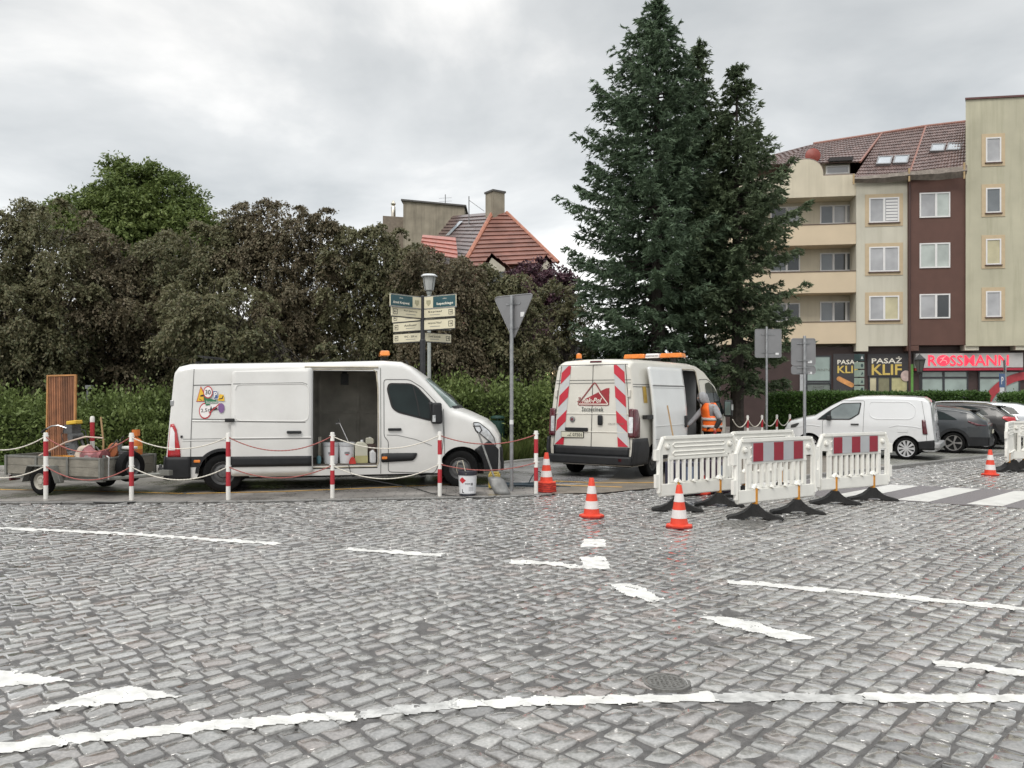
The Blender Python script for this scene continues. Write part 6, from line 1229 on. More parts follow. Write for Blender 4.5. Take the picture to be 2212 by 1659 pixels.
car('parked_car', 'dark grey crossover car parked next to the small white van', (14.641, 23.830, 0.012), R(145), s1, M('dark_grey_car_paint', (0.034, 0.039, 0.044), 0.3, 0.1, var=0.05, coat=0.4, dirt=0.10), [[(0.86, 1.01), (0.92, 1.06), (1.22, 1.23), (1.5, 1.31), (2.3, 1.28), (2.75, 1.02)]], [(0.22, -0.58), (0.22, 0.58), (0.50, 0.52), (0.50, -0.52)], [(0.06, 0.85), (0.30, 0.89), (0.58, 1.0), (0.58, 0.95), (0.34, 0.84)], rim=M('dull_dark_alloy', (0.30, 0.29, 0.28), 0.35, 0.7), spokes=5, tailmat=M_dred_l)
s2 = Shell(4.35, 0.90, [(0.05, 0.92), (0.12, 1.05), (0.25, 1.10), (0.65, 1.38), (0.95, 1.46), (1.6, 1.50), (2.4, 1.49), (2.9, 1.33), (3.35, 1.06), (3.7, 1.0), (4.15, 0.88), (4.3, 0.65), (4.35, 0.4)], prc, plc, [(0.92, 0.32, 0.385), (3.52, 0.32, 0.385)], 0.25, lean=0.05, bow=((2.1, 0), (2.9, .14), (4.3, .25)), rv=0.09, rh=0.16)
car('parked_car', 'black sport utility car with big red tail lights and silver roof rails', (16.708, 25.693, 0.012), R(145), s2, M('black_brown_car_paint', (0.010, 0.0085, 0.008), 0.3, 0.0, var=0.05, coat=0.35, dirt=0.03), [[(0.85, 1.12), (1.05, 1.32), (1.5, 1.40), (2.5, 1.38), (3.0, 1.10)]], [(0.30, -0.55), (0.30, 0.55), (0.62, 0.50), (0.62, -0.50)], [(0.07, 0.80), (0.20, 0.84), (0.48, 1.02), (0.42, 1.08), (0.10, 1.04)], spokes=5, rails=True)
s3 = Shell(4.4, 0.90, s2.top, prc, plc, [(0.95, 0.32, 0.385), (3.55, 0.32, 0.385)], 0.25, lean=0.05, bow=((2.1, 0), (2.9, .14), (4.3, .25)), rv=0.09, rh=0.16)
car('parked_car', 'silver white car cut off by the right edge of the picture', (18.883, 27.476, 0.012), R(145), s3, M('silver_car_paint', (0.50, 0.52, 0.54), 0.22, 0.4, var=0.04, coat=0.9), [[(0.85, 1.10), (1.05, 1.32), (1.5, 1.40), (2.5, 1.38), (3.0, 1.08)]], [(0.30, -0.55), (0.30, 0.55), (0.62, 0.50), (0.62, -0.50)], [(0.07, 0.84), (0.35, 0.9), (0.35, 1.0), (0.10, 1.04)], spokes=7)
# ---------------------------------------------------------------- posts, ropes, cones, barriers
M_pw = M('white_post_paint', (0.74, 0.72, 0.68), 0.45, var=0.08, scale=6, dirt=0.15); M_pr = M('red_post_paint', (0.42, 0.025, 0.035), 0.42, var=0.08, scale=6)
def post(label, x, y, k=1.0, group=None, z=0.01):
    o = thing('chain_post', label, 'post', (x, y, z), 0, group); b = MB(); b.lathe([(0.0, -.05), (0.036, -.05), (0.036, 1.105 * k), (0.03, 1.117 * k), (0, 1.12 * k)], n=16); b.build('pole', M_pw, o, smooth=True)
    for a, c in ((0.225, 0.465), (0.72, 0.97)): b = MB(); b.lathe([(0.036, a * k), (0.0375, a * k), (0.0375, c * k), (0.036, c * k)], n=16); b.build('red_band', M_pr, o, smooth=True)
    for h in (0.56, 1.06): b = MB(); b.tube([(0.05 * math.cos(t), 0.03 * math.sin(t), h * k) for t in np.linspace(0, 6.283, 13)], 0.006, 5); b.build('eyelet', M_pw, o, smooth=True)
    return o
PP = [G2(99, 1078), G2(284, 1080), G2(493, 1080), G2(718, 1076), G2(950, 1072), G2(1158, 1067)]
P0 = (2 * PP[0][0] - PP[1][0], 13.3)
plab = ['red and white post in front of the trailer wheel', 'red and white post in front of the trailer spare wheel', 'red and white post in front of the rear wheel of the long white van', 'red and white post in front of the open side door of the long white van',
        'red and white post in front of the cab door of the long white van', 'red and white post behind the stack of traffic cones']
for (x, y), l in zip(PP, plab): post(l, x, y, 1.0, 'red and white posts along the road edge')
post('red and white post just left of the trailer', P0[0], P0[1], 1.0, 'red and white posts along the road edge')
M_rw = M('white_rope', (0.66, 0.62, 0.54), 0.7, var=0.15, scale=30); M_rr = M('faded_red_rope', (0.33, 0.10, 0.085), 0.7, var=0.2, scale=30)
def rope(label, a, b_, za, zb_, sag, mat, group, r_=0.0085):
    n = 60; b = MB(); pts = []
    for i in range(n + 1):
        t = i / n; pts.append((a[0] + (b_[0] - a[0]) * t, a[1] + (b_[1] - a[1]) * t - 0.02, za + (zb_ - za) * t - sag * 4 * t * (1 - t)))
    b.tube(pts, [r_ * (1.0 + 0.35 * (i % 2)) for i in range(n + 1)], 6); o = b.build('barrier_rope', mat, smooth=True, ang=80); return tag(o, label, 'rope', group)
GR = 'ropes hung between the roadside posts'
Q = [P0] + PP
names = ['at the left edge of the picture', 'across the trailer', 'from the spare wheel to the rear of the long white van', 'across the back half of the long white van', 'from the open side door to the cab door', 'from the cab door to the stack of cones']
for i in range(6):
    c, mt = (('white', M_rw), ('red', M_rr))[i % 2]
    rope('upper %s rope hanging %s' % (c, names[i]), Q[i], Q[i + 1], 1.06, 1.06, (0.23, 0.26, 0.20, 0.24, 0.22, 0.16)[i], mt, GR); rope('lower %s rope hanging %s' % (c, names[i]), Q[i], Q[i + 1], 0.56, 0.56, (0.20, 0.23, 0.22, 0.20, 0.24, 0.12)[i], mt, GR)
FP = []
for i, (px, Z) in enumerate(((1582, 24.4), (1615, 24.9), (1646, 25.3), (1678, 25.8), (1706, 26.3))): FP.append(tuple(at(px, HY, Z)[:2]))
fl = ['far red and white post hidden behind the mirror of the second van', 'far red and white post nearest the mirror of the second van', 'far red and white post just left of the grey sign pole', 'far red and white post just right of the grey sign pole', 'far red and white post above the bonnet of the small white van']
for (x, y), l in list(zip(FP, fl))[1:]: post(l, x, y, 1.0, 'far posts along the park')
for i in range(0, 4): rope('white rope on the far posts, ' + ['by the mirror of the second van', 'left of the grey sign pole', 'passing behind the grey sign pole', 'nearest the small white van'][i], FP[i], FP[i + 1], 1.02, 1.02, 0.26, M_rw, 'ropes on the far posts', 0.014)
M_cone = M('orange_red_cone_plastic', (0.70, 0.055, 0.022), 0.45, var=0.1, scale=8, dirt=0.08); M_cband = M('white_cone_band', (0.70, 0.66, 0.64), 0.35, var=0.06, scale=12, dirt=0.1); M_cbase = M('dark_red_cone_rim', (0.30, 0.02, 0.02), 0.5, var=0.15)
def make_cone(label, x, y, z=0.0, group=None, s=1.0, rz=0.2):
    o = thing('traffic_cone', label, 'traffic cone', (x, y, z), rz, group); rr = lambda h: 0.118 - (0.118 - 0.033) * (h - 0.045) / 0.52
    b = MB(); b.prism([(0.185 * math.cos(R(22.5 + 45 * k)), 0.185 * math.sin(R(22.5 + 45 * k))) for k in range(8)], 0.0, 0.016, plane='xy'); b.build('base_rim', M_cbase, o)
    b = MB(); b.prism([(0.18 * math.cos(R(22.5 + 45 * k)), 0.18 * math.sin(R(22.5 + 45 * k))) for k in range(8)], 0.017, 0.034, plane='xy'); b.lathe([(0.15, 0.034), (0.13, 0.04)] + [(rr(h), h) for h in (0.045, 0.2, 0.4, 0.55)] + [(0.03, 0.563), (0.018, 0.563), (0.016, 0.5)], n=28); b.build('cone_body', M_cone, o, smooth=True)
    for a, c in ((0.125, 0.235), (0.34, 0.45)): b = MB(); b.lathe([(rr(a), a), (rr(a) + .002, a), (rr(c) + .002, c), (rr(c), c)], n=28); b.build('reflective_band', M_cband, o, smooth=True)
    o.scale = (s, s, s); return o
GC = 'orange traffic cones'
cone0 = make_cone('orange cone standing alone on the cobbles between the cone stack and the barriers', *G2(1278, 1117), 0.003, GC)
def dup(src, label, loc, rz=None): 
    c = copy_tree(src); c.location = loc; c['label'] = label
    if rz is not None: c.rotation_euler = (src.rotation_euler[0], src.rotation_euler[1], rz)
    return c
dup(cone0, 'orange cone in front of the plain white barrier, nearest the camera', (*G2(1467, 1139), 0.003), 0.5)
dup(cone0, 'orange cone at the far right beside the barrier seen end on', (*G2(2139, 1027), 0.003), 0.1)
sx, sy = G2(1181, 1063)
for k, l in enumerate(('bottom cone of the stack by the road edge post', 'second cone from the bottom of the stack by the post', 'third cone from the bottom of the stack by the post', 'fourth cone from the bottom of the stack by the post', 'top cone of the stack by the post, its whole body showing')):
    dup(cone0, l, (sx + rnd.uniform(-.006, .006), sy, 0.012 + 0.036 * k), rnd.uniform(-.1, .1))
dup(cone0, 'orange cone seen through the slots of the plain white barrier', (3.35, 13.9, 0.003), 0.9)
# plastic barriers
M_bar = M('white_barrier_plastic', (0.80, 0.785, 0.73), 0.42, var=0.05, scale=4, dirt=0.10); M_rub = M('black_rubber_foot', (0.018, 0.0175, 0.017), 0.75, var=0.3, scale=8, bump=0.3, bscale=60); M_stem = M('orange_stem', (0.58, 0.25, 0.03), 0.5, var=0.2, scale=10)
def ring_slab(mb, outer, holes, d0, d1, T=None):     # a slab with openings: strips between vertical cuts
    xs = sorted(set([p[0] for p in outer] + [h[i] for h in holes for i in (0, 2)]))
    def lim(x):
        ys = []
        for i in range(len(outer)):
            p, q = outer[i], outer[(i + 1) % len(outer)]
            if min(p[0], q[0]) - 1e-9 <= x <= max(p[0], q[0]) + 1e-9 and abs(p[0] - q[0]) > 1e-9: ys.append(p[1] + (q[1] - p[1]) * (x - p[0]) / (q[0] - p[0]))
        return min(ys), max(ys)
    for a, c in zip(xs[:-1], xs[1:]):
        if c - a < 1e-6: continue
        (la, ha), (lc, hc) = lim(a + 1e-7), lim(c - 1e-7); m = (a + c) / 2; hs = sorted([h for h in holes if h[0] <= m <= h[2]], key=lambda h: h[1])
        segs = []; lo = (la, lc)
        for h in hs: segs.append((lo, (h[1], h[1]))); lo = (h[3], h[3])
        segs.append((lo, (ha, hc)))
        for (l0, l1), (h0, h1) in segs: mb.prism([(a, l0), (c, l1), (c, h1), (a, h0)], d0, d1, T=T)
def make_barrier(label, x, y, rz, striped=False, group=None, z=0.0, foot_rz=None):
    o = thing('road_barrier', label, 'barrier', (x, y, z), rz, group); L = 0.88; b = MB(); T = 0.026
    outer = [(-L + .03, 0.23), (L - .03, 0.23), (L, 0.27), (L, 0.93), (L - .10, 1.13), (-L + .10, 1.13), (-L, 0.93), (-L, 0.27)]
    holes = []; n = 9; x0, x1 = -0.60, 0.60; p = (x1 - x0) / n
    for k in range(n): holes.append((x0 + p * k + .026, 0.44, x0 + p * (k + 1) - .026, 0.775))
    holes += [(-0.79, 0.41, -0.66, 0.86), (0.66, 0.41, 0.79, 0.86)]
    ring_slab(b, outer, holes, -T / 2, T / 2)
    for k in range(n):                                # rounded slot ends and deeper bars
        c = x0 + p * (k + .5)
        b.tube([(c - p / 2 + .01, 0, 0.44), (c - p / 2 + .01, 0, 0.775)], 0.028, 6)
    b.tube([(x1 - .01, 0, 0.44), (x1 - .01, 0, 0.775)], 0.028, 6)
    b.box((0, 0, 0.33), (1.66, 0.055, 0.17)); b.box((0, 0, 1.115), (1.50, 0.065, 0.045)); b.box((0, 0, 0.80), (1.3, 0.05, 0.04))
    for sx_ in (-1, 1):
        b.tube([(sx_ * .865, 0, 0.29), (sx_ * .865, 0, 0.93), (sx_ * .775, 0, 1.115)], 0.034, 8); b.box((sx_ * .90, 0, 0.86), (.09, .06, .16)); b.box((sx_ * .90, 0.0, 0.47), (.08, .05, .20)); b.lathe([(0.045, -0.036), (0.045, 0.036)], (sx_ * .70, 0, 0.98), 12, axis='Y'); b.lathe([(0.0, -0.05), (0.03, -0.045), (0.04, -0.03)], (sx_ * .70, 0, 0.98), 12, axis='Y')
        b.tube([(sx_ * .47 - .06, 0, .42), (sx_ * .47, 0, .475), (sx_ * .47 + .06, 0, .42)], 0.035, 8)
    for k in range(4): b.tube([(-.45 + .3 * k, -.03, .42), (-.43 + .3 * k, -.03, .45)], 0.03, 6)
    for zz_ in (0.87, 1.0): b.tube([(-.55, -.016, zz_ - .03), (-.58, -.016, zz_), (-.55, -.016, zz_ + .03), (.55, -.016, zz_ + .03), (.58, -.016, zz_), (.55, -.016, zz_ - .03), (-.55, -.016, zz_ - .03)], 0.012, 6)
    pn = b.build('panel', M_bar, o, smooth=True, ang=40)
    if striped:
        b = MB(); b.box((0.0, -0.032, 0.945), (1.13, 0.006, 0.275)); rb_ = b.build('reflective_board', M('grey_reflective_sheet', (0.42, 0.43, 0.44), 0.3, var=0.05, scale=5), o)
        for k in (-2, 0, 2): b = MB(); b.box((k * 0.222, -0.037, 0.945), (0.205, 0.006, 0.262)); b.build('stripe', M('deep_red_sheet', (0.27, 0.012, 0.028), 0.3, var=0.1, scale=6), rb_)
    for sx_ in (-1, 1):
        f = [(-.39, 0.0), (-.37, .028), (-.25, .055), (-.15, .10), (-.07, .17), (-.045, .205), (.045, .205), (.07, .17), (.15, .10), (.25, .055), (.37, .028), (.39, 0.0), (.30, 0.0), (.10, .012), (.08, .03), (-.08, .03), (-.10, .012), (-.30, 0.0)]
        a = (foot_rz if foot_rz is not None else R(-10)) - rz; T_ = Matrix.Translation((sx_ * .47, 0, 0.003)) @ Matrix.Rotation(a, 4, 'Z'); b = MB()
        hi = f[:12]; n2 = len(hi)
        for i in range(n2 - 1):
            (xa, za), (xb_, zb_) = hi[i], hi[i + 1]; wa, wb = 0.115 - 0.16 * za * 1.6, 0.115 - 0.16 * zb_ * 1.6
            b.add([(xa, -wa, 0 if abs(xa) > .09 else .03), (xb_, -wb, 0 if abs(xb_) > .09 else .03), (xb_, -wb, zb_), (xa, -wa, za), (xa, wa, 0 if abs(xa) > .09 else .03), (xb_, wb, 0 if abs(xb_) > .09 else .03), (xb_, wb, zb_), (xa, wa, za)], [(0, 1, 2, 3), (5, 4, 7, 6), (3, 2, 6, 7), (0, 4, 5, 1)], T_)
        b.box((0, -.055, .125), (.03, .012, .022), T=T_); ft = b.build('foot', M_rub, o, fix=False)
        b = MB(); b.box((sx_ * .47, 0, 0.31), (.042, .075, .235)); b.build('stem', M_stem, ft, bevel=0.008)
    return o
def bpos(a, c): m = ((a[0] + c[0]) / 2, (a[1] + c[1]) / 2); return m[0], m[1], math.atan2(c[1] - a[1], c[0] - a[0])
GB = 'white plastic road barriers'
make_barrier('striped barrier nearest the camera with red and grey reflective board', *bpos((3.46, 11.14), (4.25, 11.65)), True, GB, 0.004)
make_barrier('striped barrier in front of the small white van', *bpos((5.24, 12.68), (6.05, 13.13)), True, GB, 0.004)
bl = make_barrier('plain white barrier in front of the second van and the worker', *bpos((2.52, 11.93), (3.30, 12.46)), False, GB, 0.004)
dup(bl, 'plain white barrier half hidden behind the nearest striped barrier', (4.40, 13.72, 0.004), R(33))
dup(bl, 'plain white barrier seen end on at the right edge by the far cone', (11.74, 18.42, 0.004), R(52))
dup(bl, 'plain white barrier mostly cut off by the right edge of the picture', (12.75, 18.85, 0.004), R(10))

# ---------------------------------------------------------------- signs, lamps, street furniture
M_gpole = M('galvanised_pole', (0.27, 0.275, 0.28), 0.45, 0.5, var=0.15, scale=12); M_gsign = M('grey_sign_back', (0.235, 0.235, 0.24), 0.5, 0.3, var=0.06, scale=3); M_stick = M('white_sticker', (0.72, 0.72, 0.72), 0.4, var=0.03)
def pole(o, h, r_=0.033): b = MB(); b.lathe([(0.0, -.05), (r_, -.05), (r_, h), (r_ * .8, h + .02), (0, h + .02)], n=14); return b.build('pole', M_gpole, o, smooth=True)
sp_ = G2(1105, 1062); o = thing('traffic_sign', 'grey back of a triangular give way sign on a tall pole', 'sign', (*sp_, 0.01), R(-38)); pole(o, 3.55, 0.034)
tri = rub([(-0.46, 3.58), (0.46, 3.58), (0.0, 2.76)], 0.10, 5); b = MB(); b.prism(tri, 0.055, 0.062); b.tube([(x, 0.055, z) for x, z in tri + tri[:2]], 0.010, 6); b.build('plate', M_gsign, o, smooth=True)
for z, w_ in ((3.42, 0.30), (2.98, 0.18)):
    b = MB(); b.box((0, 0.05, z), (w_ * 1.1, 0.012, 0.03)); b.lathe([(0.04, -.018), (0.04, .018)], (0, 0, z), 12); b.build('bracket', M_gpole, o)
b = MB(); b.box((0.21, 0.052, 3.22), (0.085, 0.004, 0.085)); b.build('sticker', M_stick, o); b = MB(); b.lathe([(0.0355, 1.22), (0.0355, 1.30)], n=14); b.build('sticker', M_stick, o)
def rect_sign(label, px, py_base, Z, plates, h, rz=0.0):
    x, y = at(px, HY, Z)[:2]; o = thing('traffic_sign', label, 'sign', (x, y, 0.0), rz); pole(o, h, 0.035)
    for (x0, x1, y0, y1) in plates:
        z1, z0 = hz(y0, Z), hz(y1, Z); a, c = (x0 - px) * Z / F, (x1 - px) * Z / F; b = MB(); rr_ = rrect(a, z0, c, z1, 0.05); b.prism(rr_, 0.05, 0.056); b.tube([(q[0], 0.05, q[1]) for q in rr_ + rr_[:1]], 0.009, 5); b.build('plate', M_gsign, o, smooth=True)
        for f in (0.18, 0.82):
            b = MB(); z = z0 + (z1 - z0) * f; b.box(((a + c) / 2, 0.042, z), ((c - a) * .55, 0.014, 0.03)); b.lathe([(0.042, -.02), (0.042, .02)], (0, 0, z), 10); b.build('bracket', M_gpole, o)
        b = MB(); b.box((c - .13, 0.046, z0 + .13 * (z1 - z0)), (0.10, 0.005, 0.06)); b.build('sticker', M_stick, o)
rect_sign('grey back of a square sign among the far red and white posts', 1656, 0, 24.0, [(1632, 1689, 711, 772)], 3.85)
rect_sign('grey sign back with a second small plate below, in front of the small white van', 1738, 0, 18.5, [(1711, 1763, 731, 789), (1711, 1763, 791, 808)], 3.15)
# lamp behind the direction post
x, y = at(927, HY, 19.5)[:2]; o = thing('street_lamp', 'pale street lamp with a flat white cap above the direction signs', 'street lamp', (x, y, 0)); zt = hz(592, 19.5)
b = MB(); b.lathe([(0.0, -.05), (0.075, -.05), (0.07, 1.0), (0.048, 1.2), (0.045, zt - .52), (0.06, zt - .5), (0.075, zt - .44), (0.03, zt - .42)], n=16); b.build('pole', M('pale_green_grey_pole', (0.36, 0.38, 0.36), 0.5, var=0.08), o, smooth=True)
b = MB(); b.lathe([(0.10, zt - .42), (0.115, zt - .40), (0.165, zt - .08), (0.16, zt - .075), (0.05, zt - .38)], n=8); b.build('lantern_glass', M('frosted_lantern_glass', (0.42, 0.43, 0.42), 0.2, var=0.1), o)
b = MB(); b.lathe([(0.205, zt - .075), (0.21, zt - .05), (0.15, zt - .01), (0, zt + .005)], n=24); b.build('lantern_cap', M('pale_cap', (0.62, 0.63, 0.64), 0.4, var=0.03), o, smooth=True)
for k in range(4): a = R(45 + 90 * k); b = MB(); b.cyl((.115 * math.cos(a), .115 * math.sin(a), zt - .40), (.165 * math.cos(a), .165 * math.sin(a), zt - .07), 0.008, n=5); b.build('lantern_rib', M('dark_rib', (0.06, 0.06, 0.06), 0.5), o)
# direction post
x, y = at(913, HY, 17.2)[:2]; ZD = 17.2; o = thing('direction_post', 'black post carrying cream and green direction boards both ways', 'signpost', (x, y, 0)); zt = hz(640, ZD)
b = MB(); b.lathe([(0.0, -.05), (0.07, -.05), (0.065, hz(735, ZD)), (0.05, hz(733, ZD)), (0.047, zt), (0, zt + .02)], n=14); b.build('pole', M('black_post_paint', (0.022, 0.022, 0.025), 0.4, var=0.1), o, smooth=True)
M_crm = M('cream_board', (0.66, 0.61, 0.45), 0.45, var=0.03); M_grn = M('petrol_green_board', (0.022, 0.075, 0.088), 0.4, var=0.06); M_blk = M('board_edge', (0.03, 0.03, 0.03), 0.5)
def board(side, ytop, ybot, L, ang, txt, green=False, sub=True):
    z1, z0 = hz(ytop, ZD), hz(ybot, ZD); h = z1 - z0; T_ = Matrix.Rotation(R(ang), 4, 'Z'); b = MB(); s = side
    xa, xb_ = s * 0.055, s * (0.055 + L); b.box(((xa + xb_) / 2, 0, (z0 + z1) / 2), (L, 0.025, h), T=T_); bd = b.build('direction_board', M_crm, o)
    b = MB(); b.box(((xa + xb_) / 2, 0, z0 - .012), (L, 0.035, 0.022), T=T_); b.box(((xa + xb_) / 2, 0, z1 + .008), (L, 0.03, 0.012), T=T_); b.build('board_rail', M_blk if not green else M_gpole, bd)
    def tx(s_, cx_, cz, w_, hh, mt, **k):
        vs, fs = text_fit(s_, w_, hh, **k); q = MB(); q.add([(cx_ + u, -0.0145 - (.004 if green else 0), cz + v) for u, v in vs], fs, T_); q.build('lettering', mt, bd, fix=False)
    zm = (z0 + z1) / 2
    if green:
        b = MB(); b.box((s * (0.055 + L * .64), -0.014, zm), (L * .70, 0.006, h * .94), T=T_); b.build('green_field', M_grn, bd)
        tx(txt, s * (0.055 + L * .66), zm - h * .2, L * .52, h * .28, M_lw, bold=0.02); tx('ulica', s * (0.055 + L * .66), zm + h * .25, L * .12, h * .12, M_lw)
        b = MB(); cx_ = s * (0.055 + L * .14); b.prism([(cx_ - .06, zm + .05), (cx_ + .06, zm + .05), (cx_ + .06, zm - .02), (cx_, zm - .08), (cx_ - .06, zm - .02)], -0.016, -0.013, T=T_); b.build('crest', M('olive_crest', (0.36, 0.34, 0.23), 0.5, var=0.2, scale=30), bd)
    else:
        if txt: tx(txt, s * (0.055 + L * .36), zm + h * .14, L * .46, h * .26, M_blk, bold=0.01)
        if sub: b = MB(); b.box((s * (0.055 + L * .36), -0.0145, zm - h * .2), (L * .34, 0.003, h * .05), T=T_); b.build('small_print', M_gsign, bd)
        c = s * (0.055 + L * .88); q = h * .27; b = MB()
        for p0, p1 in (((-q, -q), (q, -q)), ((q, -q), (q, q)), ((q, q), (-q, q)), ((-q, q), (-q, -q)), ((-q * .6, 0), (q * .6, 0)), ((s * q * .6, 0), (s * q * .1, q * .45)), ((s * q * .6, 0), (s * q * .1, -q * .45))):
            b.tube([(c + p0[0], -.0145, zm + p0[1]), (c + p1[0], -.0145, zm + p1[1])], 0.0055, 4, T=T_)
        b.build('arrow', M_blk, bd)
yy = lambda c: (660 + c / 5.267) * 0.8641
board(1, yy(440), yy(590), 0.88, -34, 'Łepeckiego', True); board(1, yy(602), yy(712), 0.84, -34, 'Szpital'); board(1, yy(745), yy(868), 0.84, -34, 'Hala Sportowa "Wilczuch"'); board(1, yy(905), yy(1015), 0.72, 42, 'Zamek Szczecinek')
board(1, yy(740), yy(850), 0.62, 28, '', sub=False); board(1, yy(600), yy(735), 0.3, 45, '', sub=False)
board(-1, yy(445), yy(590), 0.86, 48, 'Armii Krajowej', True); board(-1, yy(600), yy(715), 0.80, 46, 'Port Jeziorny'); board(-1, yy(755), yy(868), 0.86, -38, 'Amfiteatr'); board(-1, yy(905), yy(1015), 0.86, -38, 'WC - 200 m')
board(-1, yy(625), yy(738), 0.90, -38, 'Plaża'); board(-1, yy(470), yy(598), 0.98, -40, 'Łepeckiego', True)
broadleaf('shrub', 'tall dark bush between the shop and the trunk of the tallest spruce', 'shrub', 'shrubs under the spruces', at(1330, HY, 29)[:2], LP(29, (1290, 775, 48, 0), (1345, 765, 50, 0), (1400, 775, 48, 0), (1300, 830, 50, 0), (1370, 830, 50, 0)), L_bush, per=60, rc=.45, nspray=14, nleaf=12, l=.12, w_=.065, droop=.4, r0=.06)
# litter bins, planter, small post
M_bin = M('dark_green_bin', (0.018, 0.05, 0.04), 0.4, var=0.1)
for px, Z, l in ((1075, 21.5, 'dark green litter bin at the edge of the long grass'), (357, 21.7, 'litter bin with a pale domed lid behind the clipped hedge')):
    x, y = at(px, HY, Z)[:2]; o = thing('litter_bin', l, 'litter bin', (x, y, 0), 0, 'litter bins in the park'); b = MB(); b.lathe([(0.0, 0.0), (0.15, 0.0), (0.16, .15), (0.19, .2), (0.19, 1.06), (0.175, 1.07), (0.17, .9)], n=20); b.build('drum', M_bin, o, smooth=True)
    b = MB(); b.lathe([(0.2, 1.13), (0.2, 1.16), (0.15, 1.20), (0, 1.22)], n=20); 
    for k in range(4): b.cyl((.17 * math.cos(k * 1.57), .17 * math.sin(k * 1.57), 1.05), (.17 * math.cos(k * 1.57), .17 * math.sin(k * 1.57), 1.14), 0.012, n=5)
    b.build('lid', M('pale_blue_grey_lid', (0.34, 0.37, 0.40), 0.4, var=0.05) if px < 500 else M_bin, o, smooth=True)
x, y = at(1187, HY, 22.3)[:2]; o = thing('planter', 'tapered slatted wooden planter with shrubs beside the second van', 'planter', (x, y, 0)); b = MB()
for k in range(7):
    z = 0.52 + .085 * k; w_ = 0.30 + 0.011 * k; 
    for a in range(4): T_ = Matrix.Rotation(R(90 * a), 4, 'Z'); b.box((0, -w_, z), (2 * w_ - .01, 0.03, 0.075), T=T_)
b.box((0, 0, 1.13), (.86, .86, .04)); b.build('tub', M('weathered_brown_slats', (0.20, 0.125, 0.07), 0.7, var=0.25, scale=6), o); b = MB(); b.box((0, 0, .25), (.5, .5, .5)); b.build('plinth', M_gsign, o)
P = rng.normal(0, 1, (900, 3)) * np.array([.26, .26, .2]) + np.array([0, 0, 1.35]); V = leaf_quads(P, unit(rng.normal(0, 1, P.shape) + np.array([0, 0, .5])), 0.10, 0.05); np_mesh('shrub', V.reshape(-1, 3), np.arange(3600).reshape(-1, 4), L_bush, o)
for px, Z, l, sd in ((1245, 25.0, 'green shrub behind the left rear corner of the second van', 1.5), (1290, 25.5, 'green shrub hidden behind the second van below the spruce', 1.6)):
    broadleaf('shrub', l, 'shrub', 'shrubs under the spruces', at(px, HY, Z)[:2], [(tuple(at(px, 860, Z)), .8), (tuple(at(px + 25, 890, Z)), .7), (tuple(at(px - 25, 900, Z)), .7)], L_bush, per=60, rc=.35, l=.1, w_=.055, droop=.3, r0=.04)
x, y = at(189, HY, 22)[:2]; b = MB(); b.cyl((0, 0, 0), (0, 0, hz(838, 22)), 0.03, n=8); b.box((0.06, 0, hz(836, 22)), (0.2, 0.1, 0.1)); o = b.build('camera_post', M_gpole, loc=(x, y, 0)); tag(o, 'thin grey post with a small box on top rising from the tall hedge', 'post')
# in front of the shops
x, y = at(1987, HY, 36)[:2]; o = thing('street_lamp', 'old fashioned black lantern in front of the red shop sign', 'street lamp', (x, y, 0)); zt = hz(768, 36); b = MB(); b.lathe([(0.0, 0), (.09, 0), (.06, .8), (.04, 1.0), (.035, zt - .85), (.09, zt - .8), (.03, zt - .76)], n=12); b.build('pole', M_blk, o, smooth=True)
b = MB(); b.lathe([(.12, zt - .75), (.24, zt - .2), (.22, zt - .2), (.1, zt - .7)], n=6); b.build('lantern_glass', M('smoky_lantern_glass', (0.10, 0.10, 0.09), 0.15), o); b = MB(); b.lathe([(.28, zt - .2), (.26, zt - .16), (.08, zt), (.03, zt + .05), (0.0, zt + .14)], n=6); b.lathe([(.13, zt - .78), (.13, zt - .74)], n=6)
for k in range(6): a = R(60 * k); b.cyl((.12 * math.cos(a), .12 * math.sin(a), zt - .75), (.24 * math.cos(a), .24 * math.sin(a), zt - .2), 0.015, n=4)
b.build('lantern_frame', M_blk, o)
x, y = at(1856, HY, 35)[:2]; o = thing('advertising_totem', 'narrow totem of stacked pale green boxes in front of the shops', 'totem', (x, y, 0), R(25)); b = MB(); b.cyl((0, 0, 0), (0, 0, hz(764, 35)), 0.06, n=10); b.build('pole', M_blk, o)
Gt = M('pale_green_totem', (0.30, 0.37, 0.31), 0.45, var=0.15, scale=3); Gd = M('dark_teal_totem', (0.03, 0.06, 0.06), 0.4)
for k in range(6):
    y0, y1 = 765 + 17.2 * k, 765 + 17.2 * k + 15; zc = (hz(y0, 35) + hz(y1, 35)) / 2; b = MB(); b.box((0, 0, zc), (0.30, 0.30, 0.30)); bxo = b.build('light_box', Gd if k == 0 else Gt, o, bevel=0.01)
    b = MB(); b.prism(([(-.08, -.06), (.08, -.06), (0, .08)], circle(.08, 12), [(-.08, -.08), (.08, -.02), (.02, .08)])[k % 3], -.156, -.153, T=Matrix.Translation((0, 0, zc))); b.build('pictogram', M_stick if k == 0 else Gd, bxo)
x, y = at(2172, HY, 33)[:2]; o = thing('traffic_sign', 'signs seen edge on in front of the greenish shop window', 'sign', (x, y, 0), R(62)); pole(o, hz(775, 33), 0.035); b = MB(); tri = rub([(-.42, hz(777, 33)), (.42, hz(777, 33)), (0, hz(777, 33) - .73)], .08); b.prism(tri, .05, .06); b.build('plate', M_gsign, o); b = MB(); b.prism(circle(.30, 24, (0, hz(828, 33))), .05, .06); b.build('round_plate', M_blk, o)
